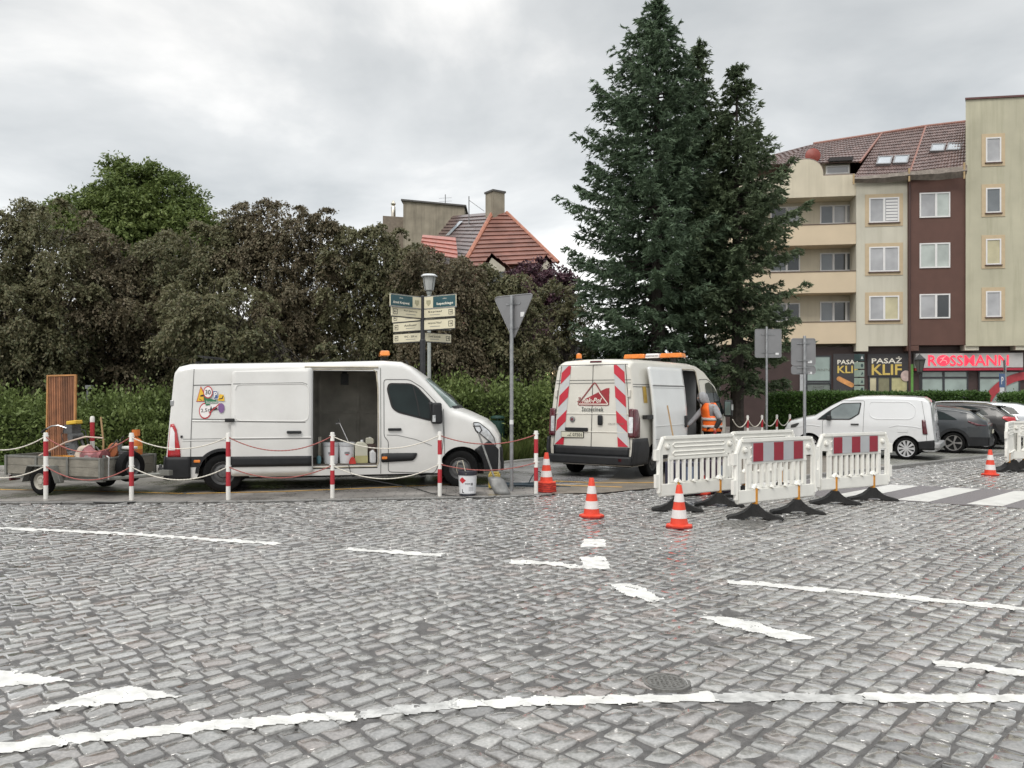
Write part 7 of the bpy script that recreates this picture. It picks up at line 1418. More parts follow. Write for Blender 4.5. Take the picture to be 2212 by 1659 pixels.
x, y = at(2163, HY, 31)[:2]; o = thing('traffic_sign', 'blue parking sign on a thin pole behind the black car', 'sign', (x, y, 0), R(35)); pole(o, hz(810, 31), 0.025); b = MB(); b.box((0, -.03, hz(822, 31)), (.45, .02, .55)); b.build('plate', M('blue_sign', (0.02, 0.08, 0.22), 0.4), o); vs, fs = text_fit('P', .2, .3, bold=.02); b = MB(); b.add([(u, -.042, v + hz(822, 31)) for u, v in vs], fs); b.build('lettering', M_stick, o, fix=False); b = MB(); b.box((0, -.03, hz(842, 31)), (.35, .02, .2)); b.build('small_plate', M_stick, o)
# ---------------------------------------------------------------- trailer and its load
TA = R(-20); tr = thing('trailer', 'small grey flatbed trailer with plank sides loaded with tools', 'trailer', (-8.03, 14.40, 0.01), TA)
M_tp = M('weathered_grey_planks', (0.215, 0.20, 0.165), 0.75, var=0.25, scale=5, bump=0.4, bscale=30, dirt=0.2); M_tf = M('grey_green_trailer_steel', (0.20, 0.20, 0.18), 0.5, 0.3, var=0.15, scale=10)
def side_panel(a, c, n):
    b = MB(); a, c = Vector(a), Vector(c); t = (c - a); L = t.length; ang = math.atan2(t.y, t.x); m = (a + c) / 2
    for k in range(2): b.box((m.x, m.y, .42 + .155 * k), (L - .02, 0.025, .15), rz=ang)
    o = b.build('side_board', M_tp, tr); b = MB()
    for k in range(n + 1): p = a.lerp(c, k / n); nn = Vector((t.y, -t.x)).normalized() * 0.025; b.box((p.x + nn.x, p.y + nn.y, .49), (.045, .03, .36), rz=ang)
    b.box((m.x, m.y, .655), (L, .045, .03), rz=ang); b.build('stakes', M_tf, o)
    return o
side_panel((-.98, -.585), (1.26, -.585), 3); side_panel((1.26, -.585), (1.26, .585), 2); side_panel((1.26, .585), (-.98, .585), 3); side_panel((-.98, .585), (-.98, -.585), 2)
b = MB(); b.box((.14, 0, .345), (2.2, 1.14, .03)); b.build('floor', M_tp, tr)
b = MB(); b.box((.14, -.5, .29), (2.2, .06, .08)); b.box((.14, .5, .29), (2.2, .06, .08)); b.tube([(1.2, -.5, .30), (1.75, -.05, .34), (2.0, 0.06, .36)], .035, 6); b.tube([(1.2, .5, .30), (1.75, .1, .34), (2.0, 0.06, .36)], .035, 6); b.cyl((0, -.62, .235), (0, .62, .235), .03, n=8); b.box((2.05, .06, .39), (.22, .09, .09)); b.build('chassis', M_tf, tr)
for sg in (1, -1):
    wheel(tr, 0, sg * .66, .235, .15, M('cream_trailer_rim', (0.38, 0.36, 0.31), 0.5, var=0.15))
    b = MB(); b.tube([(-.38, sg * .66, .24), (-.27, sg * .66, .50), (.27, sg * .66, .50), (.40, sg * .66, .22)], [0.012] * 4, 4)
    for p, q in (((-.39, .22), (-.27, .50)), ((-.27, .50), (.27, .50)), ((.27, .50), (.40, .22))): b.add([(p[0], sg * .58, p[1]), (q[0], sg * .58, q[1]), (q[0], sg * .76, q[1]), (p[0], sg * .76, p[1]), (p[0], sg * .58, p[1] + .015), (q[0], sg * .58, q[1] + .015), (q[0], sg * .76, q[1] + .015), (p[0], sg * .76, p[1] + .015)], [(0, 1, 2, 3), (4, 5, 6, 7), (0, 1, 5, 4), (2, 3, 7, 6), (1, 2, 6, 5), (3, 0, 4, 7)])
    b.build('mudguard', M_tf, tr)
b = MB(); b.tube([(-1.0, -.3, .62), (-1.1, -.3, .62), (-1.13, -.3, .55), (-1.06, -.3, .52)], .018, 6); b.build('hook', M_tf, tr)
b = MB(); b.tube([(1.29, -.50, .70), (1.34, -.50, .68), (1.33, -.50, .30)], .012, 6); b.build('latch', M('pale_steel', (0.5, 0.5, 0.48), 0.4, 0.5), tr)
b = MB(); b.box((-.97, -.45, .25), (.05, .2, .10)); b.build('tail_lamp', M_dred_l, tr, bevel=.01)
TM4 = Matrix.Translation((-8.03, 14.40, 0.01)) @ Matrix.Rotation(TA, 4, 'Z')
def tl_(x, y, z): return TM4 @ Vector((x, y, z))
def tt(name, label, cat, x, y, z, rz=0.0, group=None): return thing(name, label, cat, tl_(x, y, z), TA + rz, group)
# spare wheel on the front board
o = tt('spare_wheel', 'spare wheel under a torn grey cover on the front of the trailer', 'wheel', 1.40, -.10, .22, R(90)); 
wh = bpy.data.objects.new('wheel', None); put(wh, o); r_ = .27; b = MB(); b.lathe([(r_ * .58, -.07), (r_ * .7, -.085), (r_ * .93, -.08), (r_, -.05), (r_, .05), (r_ * .93, .08), (r_ * .58, .07)], (0, 0, r_), 28, axis='Y'); b.build('tyre', M_tyre, wh, smooth=True)
b = MB(); b.lathe([(r_ * .6, -.06), (r_ * .5, -.03), (r_ * .2, -.05), (0, -.05)], (0, 0, r_), 20, axis='Y'); b.build('rim', M_steel, wh, smooth=True)
# wooden slatted panel standing in the trailer
o = tt('wooden_screen', 'tall reddish brown slatted wooden panel standing upright on the trailer', 'screen', -.78, .34, .37, R(20)); M_wd = M('reddish_slat_wood', (0.25, 0.105, 0.05), 0.6, var=0.35, scale=4, island=0.35, bump=0.3, bscale=30); M_wf = M('orange_wood_frame', (0.42, 0.20, 0.07), 0.55, var=0.2, scale=5)
b = MB(); Hh = 1.78; Wd = .56
for k in range(15): x = -Wd / 2 + .045 + (Wd - .09) * k / 14; b.box((x, 0, Hh / 2), (.021, .022, Hh - .06), rx=0.0)
b.build('slats', M_wd, o); b = MB()
for x in (-Wd / 2 + .012, Wd / 2 - .012): b.box((x, 0, Hh / 2), (.028, .05, Hh))
for z in (Hh - .014, .5, 1.18, .03): b.box((0, .022 if z < Hh - .1 else 0, z), (Wd - .05, .026 if z < Hh - .1 else .05, .03))
b.build('frame', M_wf, o); o.rotation_euler = (R(-4), R(-1.5), 0)
# grey machine with handlebars
o = tt('tamping_machine', 'dusty grey tamping machine with chrome handlebars on the trailer', 'machine', -.20, .12, .36); M_mc = M('dusty_machine_grey', (0.09, 0.092, 0.095), 0.55, 0.3, var=0.4, scale=12, dirt=0.3)
b = MB(); b.box((.15, 0, .10), (.42, .32, .14)); b.tube([(.1, 0, .15), (.0, 0, .45), (-.04, 0, .72)], [.11, .09, .07], 10); b.box((-.02, 0, .76), (.2, .2, .16)); b.cyl((.06, -.12, .62), (.06, .12, .62), .07); b.tube([(.02, -.1, .30), (.18, -.1, .15), (.26, -.08, .1)], .03, 6); b.tube([(.08, .1, .55), (.2, .1, .35), (.25, .1, .15)], .025, 6)
for k in range(6): b.lathe([(.115 - .005 * k, .2 + .05 * k), (.125 - .005 * k, .225 + .05 * k), (.115 - .005 * k, .25 + .05 * k)], (.06 - .025 * k, 0, 0), 12)
b.build('body', M_mc, o, smooth=True); b = MB()
for sg in (1, -1): b.tube([(-.05, sg * .1, .78), (-.18, sg * .16, .83), (-.3, sg * .2, .82), (-.42, sg * .22, .76)], .015, 7)
b.build('handlebars', M_chrome, o, smooth=True); b = MB()
for sg in (1, -1): b.tube([(-.40, sg * .22, .77), (-.52, sg * .23, .70)], .02, 7)
b.build('grips', M_dark, o); b = MB(); b.box((.05, -.02, .885), (.24, .16, .07), ry=R(-6)); b.build('yellow_cover', M('machine_yellow', (0.68, 0.43, 0.04), 0.4, var=0.1), o, bevel=.015); b = MB(); b.tube([(.12, -.05, .78), (.35, -.05, .74), (.42, -.05, .5), (.38, -.05, .2)], .012, 6); b.tube([(-.3, .2, .82), (-.36, .05, .65), (-.25, 0, .5), (-.05, 0, .5)], .008, 5); b.build('hoses', M_dark, o)
# red tool sack, engine, gas bottle, trays
o = tt('tool_sack', 'scuffed pale and dark red plastic sack lying on the trailer', 'sack', .68, -.26, .36); o.scale = (.82, .9, 1.05); b = MB(); n = 16; vs = []; fs = []
for i in range(9):
    t = i / 8; x = -.38 + .76 * t; rr_ = (.16 + .05 * math.sin(t * 7)) * (.75 + .4 * math.sin(math.pi * t)) 
    for j in range(n): a = 2 * math.pi * j / n; vs.append((x + .02 * math.sin(j * 3 + i), rr_ * (1 + .10 * math.sin(j * 5 + i * 2)) * math.cos(a), .24 + rr_ * 1.15 * (1 + .10 * math.sin(j * 4 + i)) * math.sin(a)))
fs = [(i * n + j, i * n + (j + 1) % n, (i + 1) * n + (j + 1) % n, (i + 1) * n + j) for i in range(8) for j in range(n)] + [tuple(range(n))[::-1], tuple(8 * n + j for j in range(n))]
b.add(vs[:n * 4], [f for f in fs if max(f) < n * 4]); b.build('pale_half', M('scuffed_pink_plastic', (0.42, 0.34, 0.27), 0.5, var=0.4, scale=9), o, smooth=True); b = MB(); b.add(vs[n * 3:], [tuple(i - n * 3 for i in f) for f in fs if min(f) >= n * 3]); b.build('red_half', M('scuffed_dark_red_plastic', (0.24, 0.075, 0.08), 0.45, var=0.6, scale=9), o, smooth=True)
b = MB(); b.box((.2, -.26, .26), (.18, .01, .09)); b.build('print', M('grey_print', (0.36, 0.30, 0.30), 0.5), o)
o = tt('engine', 'small black petrol engine with an orange round cover on the trailer', 'engine', 1.02, .12, .36); o.scale = (.82, .82, .85); b = MB(); b.box((0, 0, .16), (.38, .34, .28)); b.box((.1, 0, .36), (.2, .28, .2)); b.cyl((0, -.1, .45), (0, -.1, .62), .05)
for k in range(5): b.box((.12, 0, .25 + .05 * k), (.26, .3, .015))
b.build('block', M_mc, o, bevel=.01); b = MB(); b.lathe([(0, -.17), (.14, -.16), (.155, -.13), (.155, -.06), (0, -.05)], (-.16, 0, .47), 20, axis='Y'); b.build('starter_cover', M('rusty_orange', (0.33, 0.11, 0.045), 0.55, var=0.3), o, smooth=True); b = MB(); b.box((.16, 0, .52), (.3, .2, .07)); b.build('fuel_tank', M('pale_tank', (0.55, 0.55, 0.52), 0.35), o, bevel=.025, smooth=True); b = MB(); b.tube([(-.1, 0, .55), (-.05, 0, .72), (0, 0, .75)], .02, 6); b.build('exhaust', M_dark, o)
o = tt('gas_cylinder', 'orange gas cylinder standing at the front of the trailer', 'gas cylinder', 1.02, .40, .36); o.scale = (.78, .78, .92); M_or = M('gas_orange', (0.52, 0.14, 0.02), 0.45, var=0.2, scale=4); b = MB(); b.lathe([(0, 0), (.13, .01), (.145, .05), (.145, .52), (.13, .60), (.07, .65), (.05, .66), (.05, .70), (.09, .70), (.09, .82), (.08, .82), (.08, .7)], n=22); b.build('bottle', M_or, o, smooth=True); b = MB(); b.lathe([(.147, .18), (.147, .30)], n=22); b.lathe([(.147, .44), (.147, .50)], n=22); b.build('yellow_band', M('gas_yellow', (0.62, 0.32, 0.04), 0.4), o, smooth=True); b = MB(); b.lathe([(0, .66), (.03, .67), (.03, .78), (0, .79)], n=10); b.build('valve', M_chrome, o)
o = tt('tray', 'shallow orange tray among the tools on the trailer', 'tray', .25, -.42, .50); b = MB(); b.box((0, 0, .02), (.42, .24, .02)); 
for x, y, sx_, sy_ in ((0, .12, .42, .015), (0, -.12, .42, .015), (.21, 0, .015, .24), (-.21, 0, .015, .24)): b.box((x, y, .09), (sx_, sy_, .16))
b.build('tray_body', M('orange_tray', (0.62, 0.30, 0.05), 0.5, var=0.15), o); 
o = tt('marker_post', 'short red post with a white tip standing behind the tamping machine', 'post', -.10, .45, .36); b = MB(); b.lathe([(0, 0), (.04, 0), (.04, .92), (0, .92)], n=14); b.build('pole', M_pr, o, smooth=True); b = MB(); b.lathe([(.041, .88), (.041, .96), (.03, .99), (0, .995)], n=14); b.build('tip', M_pw, o, smooth=True); b = MB(); b.lathe([(.041, .35), (.041, .52)], n=14); b.build('white_band', M_pw, o, smooth=True)
for k, (x, y, h, a) in enumerate(((.45, .2, .5, .3), (.9, -.1, .42, -.35), (.55, -.1, .55, .5))):
    b = MB(); b.tube([tl_(x, y, .4), tl_(x + a * .5, y + .05, .4 + h * .6), tl_(x + a, y + .05, .4 + h)], .012, 6); o = b.build('pipe', MATS['dusty_machine_grey'], smooth=True); tag(o, ('thin grey pipe sticking up by the tamping machine', 'thin grey pipe leaning over the red sack', 'thin grey pipe lying against the petrol engine')[k], 'pipe')
b = MB(); b.tube([(0, 0, 0), (.02, 0, .5), (-.03, 0, .98)], .017, 7); o = b.build('wooden_stick', M('worn_ash_handle', (0.40, 0.26, 0.13), 0.6, var=0.2), loc=tl_(.12, .48, .36)); tag(o, 'brown wooden stick standing up behind the red sack', 'stick')
b = MB(); b.tube([tl_(-.15, -.62, .68), tl_(.35, -.5, .92), tl_(.72, -.42, 1.02), tl_(1.05, -.36, 1.0)], .014, 7); o = b.build('lashing_strap', M('pale_pink_strap', (0.52, 0.40, 0.33), 0.6)); tag(o, 'pale strap stretched over the red sack on the trailer', 'strap')
b = MB()
for k in range(14): x = rnd.uniform(.3, 1.0); y = rnd.uniform(-.5, .1); b.box((x, y, .62 + rnd.uniform(-.03, .05)), (rnd.uniform(.05, .2), rnd.uniform(.03, .1), rnd.uniform(.03, .08)), rz=rnd.uniform(0, 3), rx=rnd.uniform(-.3, .3))
o = b.build('scrap_heap', M('grey_green_scrap', (0.20, 0.22, 0.20), 0.5, var=0.5, scale=8)); o.matrix_world = TM4; tag(o, 'heap of small grey scraps and tools in the trailer', 'scrap', kind='stuff')

# ---------------------------------------------------------------- in and around the long white van
VA = R(12.4); VM = Matrix.Translation((-6.441, 14.908, 0)) @ Matrix.Rotation(VA, 4, 'Z')
def vl(u, v, z): return VM @ Vector((u, v, z))
M_pail = M('white_pail_plastic', (0.66, 0.67, 0.68), 0.35, var=0.04, dirt=0.12, scale=5); M_lid = M('dark_pail_rim', (0.02, 0.02, 0.03), 0.4)
def pail(label, loc, r_, h, group, kind, rz=0.0):
    o = thing('paint_bucket', label, 'bucket', loc, rz, group); b = MB(); b.lathe([(0, 0.0), (r_ * .86, 0.0), (r_ * .88, .02), (r_, h * .93), (r_ * .96, h * .93), (r_ * .9, h * .8)], n=26); b.lathe([(r_ * .96, h * .90), (0, h * .88)], n=26); b.build('pail', M_pail, o, smooth=True)
    b = MB(); b.lathe([(r_ * 1.01, h * .82), (r_ * 1.04, h * .83), (r_ * 1.04, h * .94), (r_ * 1.02, h * .99), (r_ * .97, h)], n=26); b.build('rim', M_lid if kind else M('grey_pail_rim', (0.42, 0.43, 0.44), 0.4), o, smooth=True)
    if kind: b = MB(); b.lathe([(r_ * .865, 0.0), (r_ * .89, .002), (r_ * .9, .03)], n=26); b.build('foot_ring', M_lid, o, smooth=True); b = MB(); b.tube([(-r_ * 1.03, 0, h * .86), (-r_ * 1.2, -.02, h * 1.05), (-r_ * 1.0, -.05, h * 1.35), (-r_ * .5, -.08, h * 1.42), (-r_ * .1, -r_ * 1.02, h * .88)], .007, 5); b.build('handle', M('cream_wire', (0.5, 0.46, 0.36), 0.5), o, smooth=True)
    def lab(poly, mt, e, nm): 
        q = MB()
        for c in cells([(x, z) for x, z in poly], .05): q.add([((r_ * (.88 + .12 * z / h) + e) * math.sin(x / r_), -(r_ * (.88 + .12 * z / h) + e) * math.cos(x / r_), z) for x, z in c], [tuple(range(len(c)))])
        q.build(nm, mt, o, smooth=True)
    if kind:
        lab([(-.14, h * .10), (.15, h * .10), (.15, h * .78), (-.14, h * .78)], M('pail_label', (0.74, 0.74, 0.76), 0.3), .003, 'label'); lab([(-.09, h * .49), (-.02, h * .62), (-.09, h * .75), (-.16, h * .62)], M('hazard_red', (0.55, 0.03, 0.04), 0.35), .005, 'hazard_diamond')
        lab([(-.04, h * .47), (.06, h * .47), (.06, h * .50), (-.04, h * .50)], M_blk, .006, 'print'); lab([(.07, h * .42), (.11, h * .42), (.11, h * .52), (.07, h * .52)], M_gsign, .006, 'print'); lab([(-.10, h * .14), (-.085, h * .14), (-.085, h * .26), (-.10, h * .26)], M_blk, .006, 'print'); lab([(-.10, h * .12), (-.06, h * .12), (-.06, h * .15), (-.10, h * .15)], M_blk, .006, 'print')
        for k in range(5): lab([(.03, h * (.20 + .035 * k)), (.13, h * (.20 + .035 * k)), (.13, h * (.21 + .035 * k)), (.03, h * (.21 + .035 * k))], M_gsign, .006, 'print')
    else:
        lab([(-.05, h * .45), (.05, h * .45), (.05, h * .56), (-.05, h * .56)], M_gsign, .003, 'print'); lab([(-.03, h * .40), (.03, h * .40), (.03, h * .44), (-.03, h * .44)], M('hazard_red', (0.55, 0.03, 0.04), 0.35), .004, 'print')
    return o
pail('white bucket of paint with a red hazard diamond in front of the long white van', (-.78, 13.74, .012), .165, .43, 'white paint buckets', True)
pail('left white paint bucket inside the open side door', vl(2.92, -.62, .462), .15, .40, 'white paint buckets', False, VA); pail('right white paint bucket inside the open side door', vl(3.22, -.60, .462), .155, .40, 'white paint buckets', False, VA)
def canister(label, loc, w_, d_, h, mat, liquid=None):
    o = thing('canister', label, 'canister', loc, VA + rnd.uniform(-.2, .2), 'plastic canisters in the van'); b = MB(); poly = rub([(-w_ / 2, 0), (w_ / 2, 0), (w_ / 2, h * .78), (w_ * .15, h * .92), (-w_ * .35, h * .92), (-w_ / 2, h * .80)], .03); b.prism(poly, -d_ / 2, d_ / 2); b.build('can', mat, o, bevel=.015, smooth=True)
    b = MB(); b.lathe([(.03, h * .88), (.03, h), (0, h)], (w_ * .05, 0, 0), 12); b.build('cap', M_pail, o, smooth=True)
    if liquid: b = MB(); b.prism(rub([(-w_ / 2 - .001, .005), (w_ / 2 + .001, .005), (w_ / 2 + .001, h * .33), (-w_ / 2 - .001, h * .33)], .02), -d_ / 2 - .001, d_ / 2 + .001); b.build('liquid', liquid, o)
    return o
M_can = M('milky_canister', (0.50, 0.49, 0.40), 0.35, var=0.08); canister('milky canister a third full of yellowish liquid beside the right bucket', vl(3.49, -.62, .462), .24, .2, .44, M_can, M('yellowish_liquid', (0.40, 0.37, 0.18), 0.3)); canister('small white canister at the front end of the open load space', vl(3.70, -.70, .462), .11, .18, .25, M_pail)
canister('yellowish box shaped canister on the dark case in the load space', vl(3.66, -.30, .80), .16, .14, .14, M_can)
b = MB(); b.box((0, 0, .16), (.26, .4, .32)); b.box((0, 0, .33), (.24, .38, .02)); o = b.build('tool_case', M('dark_brown_case', (0.06, 0.035, 0.03), 0.5, var=0.2), loc=vl(3.65, -.25, .462), bevel=.015); tag(o, 'dark tool case at the front end of the load space', 'tool case'); o.rotation_euler = (0, 0, VA)
b = MB(); b.prism(rub([(-.07, 0), (.07, 0), (.04, .11), (-.01, .13), (-.05, .08)], .02), -.05, .05); o = b.build('red_rag', M('red_cloth', (0.45, 0.04, 0.03), 0.8, var=0.2), loc=vl(3.32, -.80, .464)); tag(o, 'red rag lying in front of the right paint bucket', 'rag'); o.rotation_euler = (0, 0, VA)
b = MB(); b.lathe([(0, 0), (.04, .01), (.045, .12), (.03, .15), (0, .16)], n=12); o = b.build('bottle', M('teal_bottle', (0.10, 0.22, 0.25), 0.35), loc=vl(2.70, -.75, .464), smooth=True); tag(o, 'small teal bottle at the left end of the open load space', 'bottle')
b = MB(); b.tube([vl(3.36, -.45, .47), vl(3.25, -.35, .85), vl(3.08, -.2, 1.22)], .012, 7); b.tube([vl(3.08, -.2, 1.22), vl(3.0, -.22, 1.20)], .02, 6); b.tube([vl(3.10, -.2, 1.17), vl(3.06, -.2, 1.30)], .016, 6); o = b.build('line_scraper', M_chrome, smooth=True); tag(o, 'long metal tool leaning inside the open load space of the white van', 'tool')
b = MB(); b.box((0, 0, .25), (.05, .04, .5)); b.build  # narrow batten
o = b.build('batten', M('pale_batten', (0.5, 0.46, 0.38), 0.6), loc=vl(2.71, -.5, .462)); tag(o, 'pale upright batten behind the left paint bucket', 'batten')
b = MB(); b.box((0, 0, .12), (.16, .28, .22)); b.box((0, 0, .25), (.10, .05, .05)); o = b.build('hanging_lamp', M_dark, loc=vl(3.18, 0.2, 1.96)); tag(o, 'black lamp hanging from the ceiling of the load space', 'lamp'); o.rotation_euler = (0, 0, VA)
# shovel
o = thing('shovel', 'shovel with a grey blade leaning on the front bumper of the long white van', 'shovel', (-.22, 13.86, .012)); top = Vector((-.42, .30, 1.16)); lo = Vector((-.10, .02, .30)); b = MB(); b.tube([lo, lo.lerp(top, .5), top - (top - lo).normalized() * .10], .017, 8); b.build('shaft', M('worn_grey_shaft', (0.20, 0.20, 0.19), 0.5, var=0.3, scale=9), o, smooth=True)
b = MB(); dd = (top - lo).normalized(); q = top - dd * .12; b.tube([q, q + Vector((-.055, 0, .06)), top + Vector((-.06, 0, .03)), top + Vector((.06, 0, .03)), q + Vector((.055, 0, .06)), q], .013, 7); b.build('handle', M_dark, o, smooth=True)
b = MB(); vs = []
for i in range(6):
    for j in range(5):
        t, s_ = i / 5, (j - 2) / 2; c = lo.lerp(Vector((.06, -.10, .0)), t); w_ = .11 + .05 * min(1, t * 3) - .02 * t; vs.append((c.x + s_ * w_ , c.y - .03 * (1 - s_ * s_) + .02, c.z + .02 * s_ * s_ * (1 - t) - (.03 if i == 0 and abs(s_) > .9 else 0)))
b.add(vs, [(i * 5 + j, i * 5 + j + 1, (i + 1) * 5 + j + 1, (i + 1) * 5 + j) for i in range(5) for j in range(4)]); bl_ = b.build('blade', M('scratched_aluminium', (0.20, 0.20, 0.195), 0.5, 0.3, var=0.3, scale=8), o, smooth=True, fix=False); s_ = bl_.modifiers.new('solid', 'SOLIDIFY'); s_.thickness = .004
b = MB(); b.box((0, 0, .15), (.22, .2, .26)); b.box((0, 0, .30), (.18, .04, .04)); b.box((-.07, -.09, .25), (.03, .03, .1)); b.box((.07, -.09, .25), (.03, .03, .1)); o = b.build('yellow_can', M('dull_yellow_can', (0.42, 0.31, 0.06), 0.45, var=0.3), loc=(-.33, 14.65, .012), bevel=.02); tag(o, 'dull yellow can on the ground behind the labelled paint bucket', 'can')
b = MB(); n = 90
for r0, zc in ((.34, .02), (.28, .035), (.36, .05)): b.tube([(r0 * (1 + .1 * math.sin(5 * t)) * math.cos(t) * 1.2, r0 * .6 * math.sin(t), zc + .01 * math.sin(3 * t)) for t in np.linspace(0, 6.28, 40)], .011, 5)
b.tube([(.2, .1, .05), (.28, .12, .2), (.4, .12, .28), (.5, .1, .2), (.52, .08, .02)], .011, 5); b.tube([(-.3, 0, .02), (-.6, -.1, .012), (-.9, 0, .012)], .011, 5); b.tube([(.3, -.1, .02), (.6, -.15, .012), (.8, -.05, .012), (1.0, -.1, .012)], .011, 5); o = b.build('hose_coil', M('dark_blue_hose', (0.022, 0.04, 0.055), 0.4, var=0.2), loc=(.12, 15.0, .012), smooth=True); tag(o, 'coil of dark blue hose lying behind the triangular sign pole', 'hose')
b = MB(); pts = [tuple(vl(3.25, -1.02, .45)), tuple(vl(3.3, -1.1, .25))] + [(*G2(x, y), .022) for x, y in ((900, 1058), (930, 1068), (980, 1074), (1015, 1077), (1060, 1079), (1072, 1074))]; b.tube(pts, .008, 5); o = b.build('cable', M_dark, smooth=True); tag(o, 'thin black cable running from the open side door across the pavement', 'cable')
b = MB(); pts = [(*G2(x, y), .014) for x, y in ((-40, 1086), (60, 1087), (150, 1085), (240, 1088), (300, 1086))]; b.tube(pts, .014, 5); o = b.build('cable', M_dark, smooth=True); tag(o, 'black cable lying along the road edge in front of the trailer', 'cable')
# second van's neighbours
o = thing('broom', 'broom leaning on the open side door of the second van', 'broom', (3.05, 15.75, .012)); b = MB(); b.tube([(0.22, -.22, .1), (0, 0.0, 1.53)], .016, 8); b.build('handle', M('worn_ash_handle', (0.40, 0.26, 0.13), 0.6, var=0.2), o, smooth=True); b = MB(); b.box((.225, -.225, .07), (.35, .08, .14)); b.build('head', M_dark, o, bevel=.01)
o.location = (3.36, 16.92, .012)
for (x, y, c, l) in ((3.0, 13.75, (0.035, 0.035, 0.06), 'dark blue crate behind the slots of the plain white barrier'), (3.75, 14.05, (0.05, 0.03, 0.055), 'dark violet crate behind the slots of the plain white barrier')):
    o = thing('crate', l, 'crate', (x, y, .01), R(25), 'dark crates behind the barriers'); b = MB(); b.box((0, 0, .30), (.48, .4, .56)); b.build('box', M('crate_%d' % int(x * 100), c, 0.5, var=0.3), o, bevel=.02); b = MB()
    for k in range(4): b.box((-.15 + .1 * k, -.203, .33), (.05, .01, .36))
    b.box((0, -.205, .12), (.46, .012, .10)); b.build('slats', M('crate_pale', (0.16, 0.20, 0.28), 0.5), o)
# ---------------------------------------------------------------- the worker
def skin(name, verts, edges, radii, mat, parent, sub=2, root=0):
    me = bpy.data.meshes.new(name); me.from_pydata(verts, edges, []); me.materials.append(mat); o = bpy.data.objects.new(name, me); put(o, parent)
    m = o.modifiers.new('skin', 'SKIN'); m.use_smooth_shade = True
    sv = me.skin_vertices[0].data if me.skin_vertices else None
    if sv is None:
        import bmesh
        bm = bmesh.new(); bm.from_mesh(me); bm.verts.layers.skin.verify(); bm.to_mesh(me); bm.free(); sv = me.skin_vertices[0].data
    for i, r_ in enumerate(radii): sv[i].radius = r_ if isinstance(r_, tuple) else (r_, r_); sv[i].use_root = (i == root)
    s_ = o.modifiers.new('sub', 'SUBSURF'); s_.levels = sub; s_.render_levels = sub; return o
wk = thing('person', 'worker in an orange safety vest and grey hood reaching into the second van', 'person', (4.78, 18.95, 0.013)); wk.scale = (1.14, 1.14, 1.0)
M_skin = M('weathered_skin', (0.42, 0.24, 0.17), 0.5, var=0.1, scale=12); M_hood = M('grey_hooded_sweater', (0.30, 0.30, 0.31), 0.9, var=0.15, scale=25, bump=0.3, bscale=80); M_vest = M('orange_safety_vest', (0.95, 0.16, 0.02), 0.6, var=0.06, scale=8); M_silver = M('silver_vest_band', (0.60, 0.56, 0.52), 0.35, var=0.08); M_trs = M('black_work_trousers', (0.022, 0.022, 0.026), 0.85, var=0.25, scale=10); M_glv = M('red_work_glove', (0.42, 0.05, 0.05), 0.7, var=0.15); M_slv = M('black_sleeve', (0.018, 0.018, 0.018), 0.85, var=0.2)
V = [(.06, 0, .95), (.05, 0, 1.15), (.0, 0, 1.38), (-.07, 0, 1.54), (-.13, 0, 1.64), (-.15, 0, 1.73),
     (.06, -.19, 1.45), (.15, -.27, 1.17), (.04, -.30, .95), (.02, -.30, .90), (-.06, .17, 1.44), (-.28, .12, 1.18), (-.48, .03, .98), (-.53, .01, .95),
     (.06, -.10, .90), (.03, -.12, .50), (.06, -.12, .09), (-.10, -.13, .04), (.06, .11, .90), (-.02, .13, .50), (.03, .13, .09), (-.13, .14, .04)]
E_ = [(0, 1), (1, 2), (2, 3), (3, 4), (4, 5), (2, 6), (6, 7), (7, 8), (8, 9), (2, 10), (10, 11), (11, 12), (12, 13), (0, 14), (14, 15), (15, 16), (16, 17), (0, 18), (18, 19), (19, 20), (20, 21)]
Rr = [.14, .13, .15, .06, .085, .09, .065, .045, .032, .03, .065, .045, .032, .03, .09, .058, .042, .035, .09, .058, .042, .035]
bd = skin('body', V, E_, Rr, M_skin, wk)
# face, nose, eyes, mouth, ear under the hood
b = MB(); b.lathe([(0, -.12), (.05, -.11), (.072, -.06), (.082, .0), (.085, .05), (.075, .10), (.04, .13), (0, .135)], (-.145, 0, 1.69), 18); b.tube([(-.22, 0, 1.71), (-.25, 0, 1.675), (-.225, 0, 1.66)], [.010, .016, .008], 6); b.build('face', M_skin, wk, smooth=True)
b = MB()
for s_ in (-1, 1): b.lathe([(0, -.01), (.011, 0), (0, .01)], (-.222, s_ * .032, 1.705), 8)
b.box((-.222, 0, 1.632), (.01, .045, .008)); b.build('face_features', M('dark_eye_tone', (0.05, 0.03, 0.025), 0.5), wk)
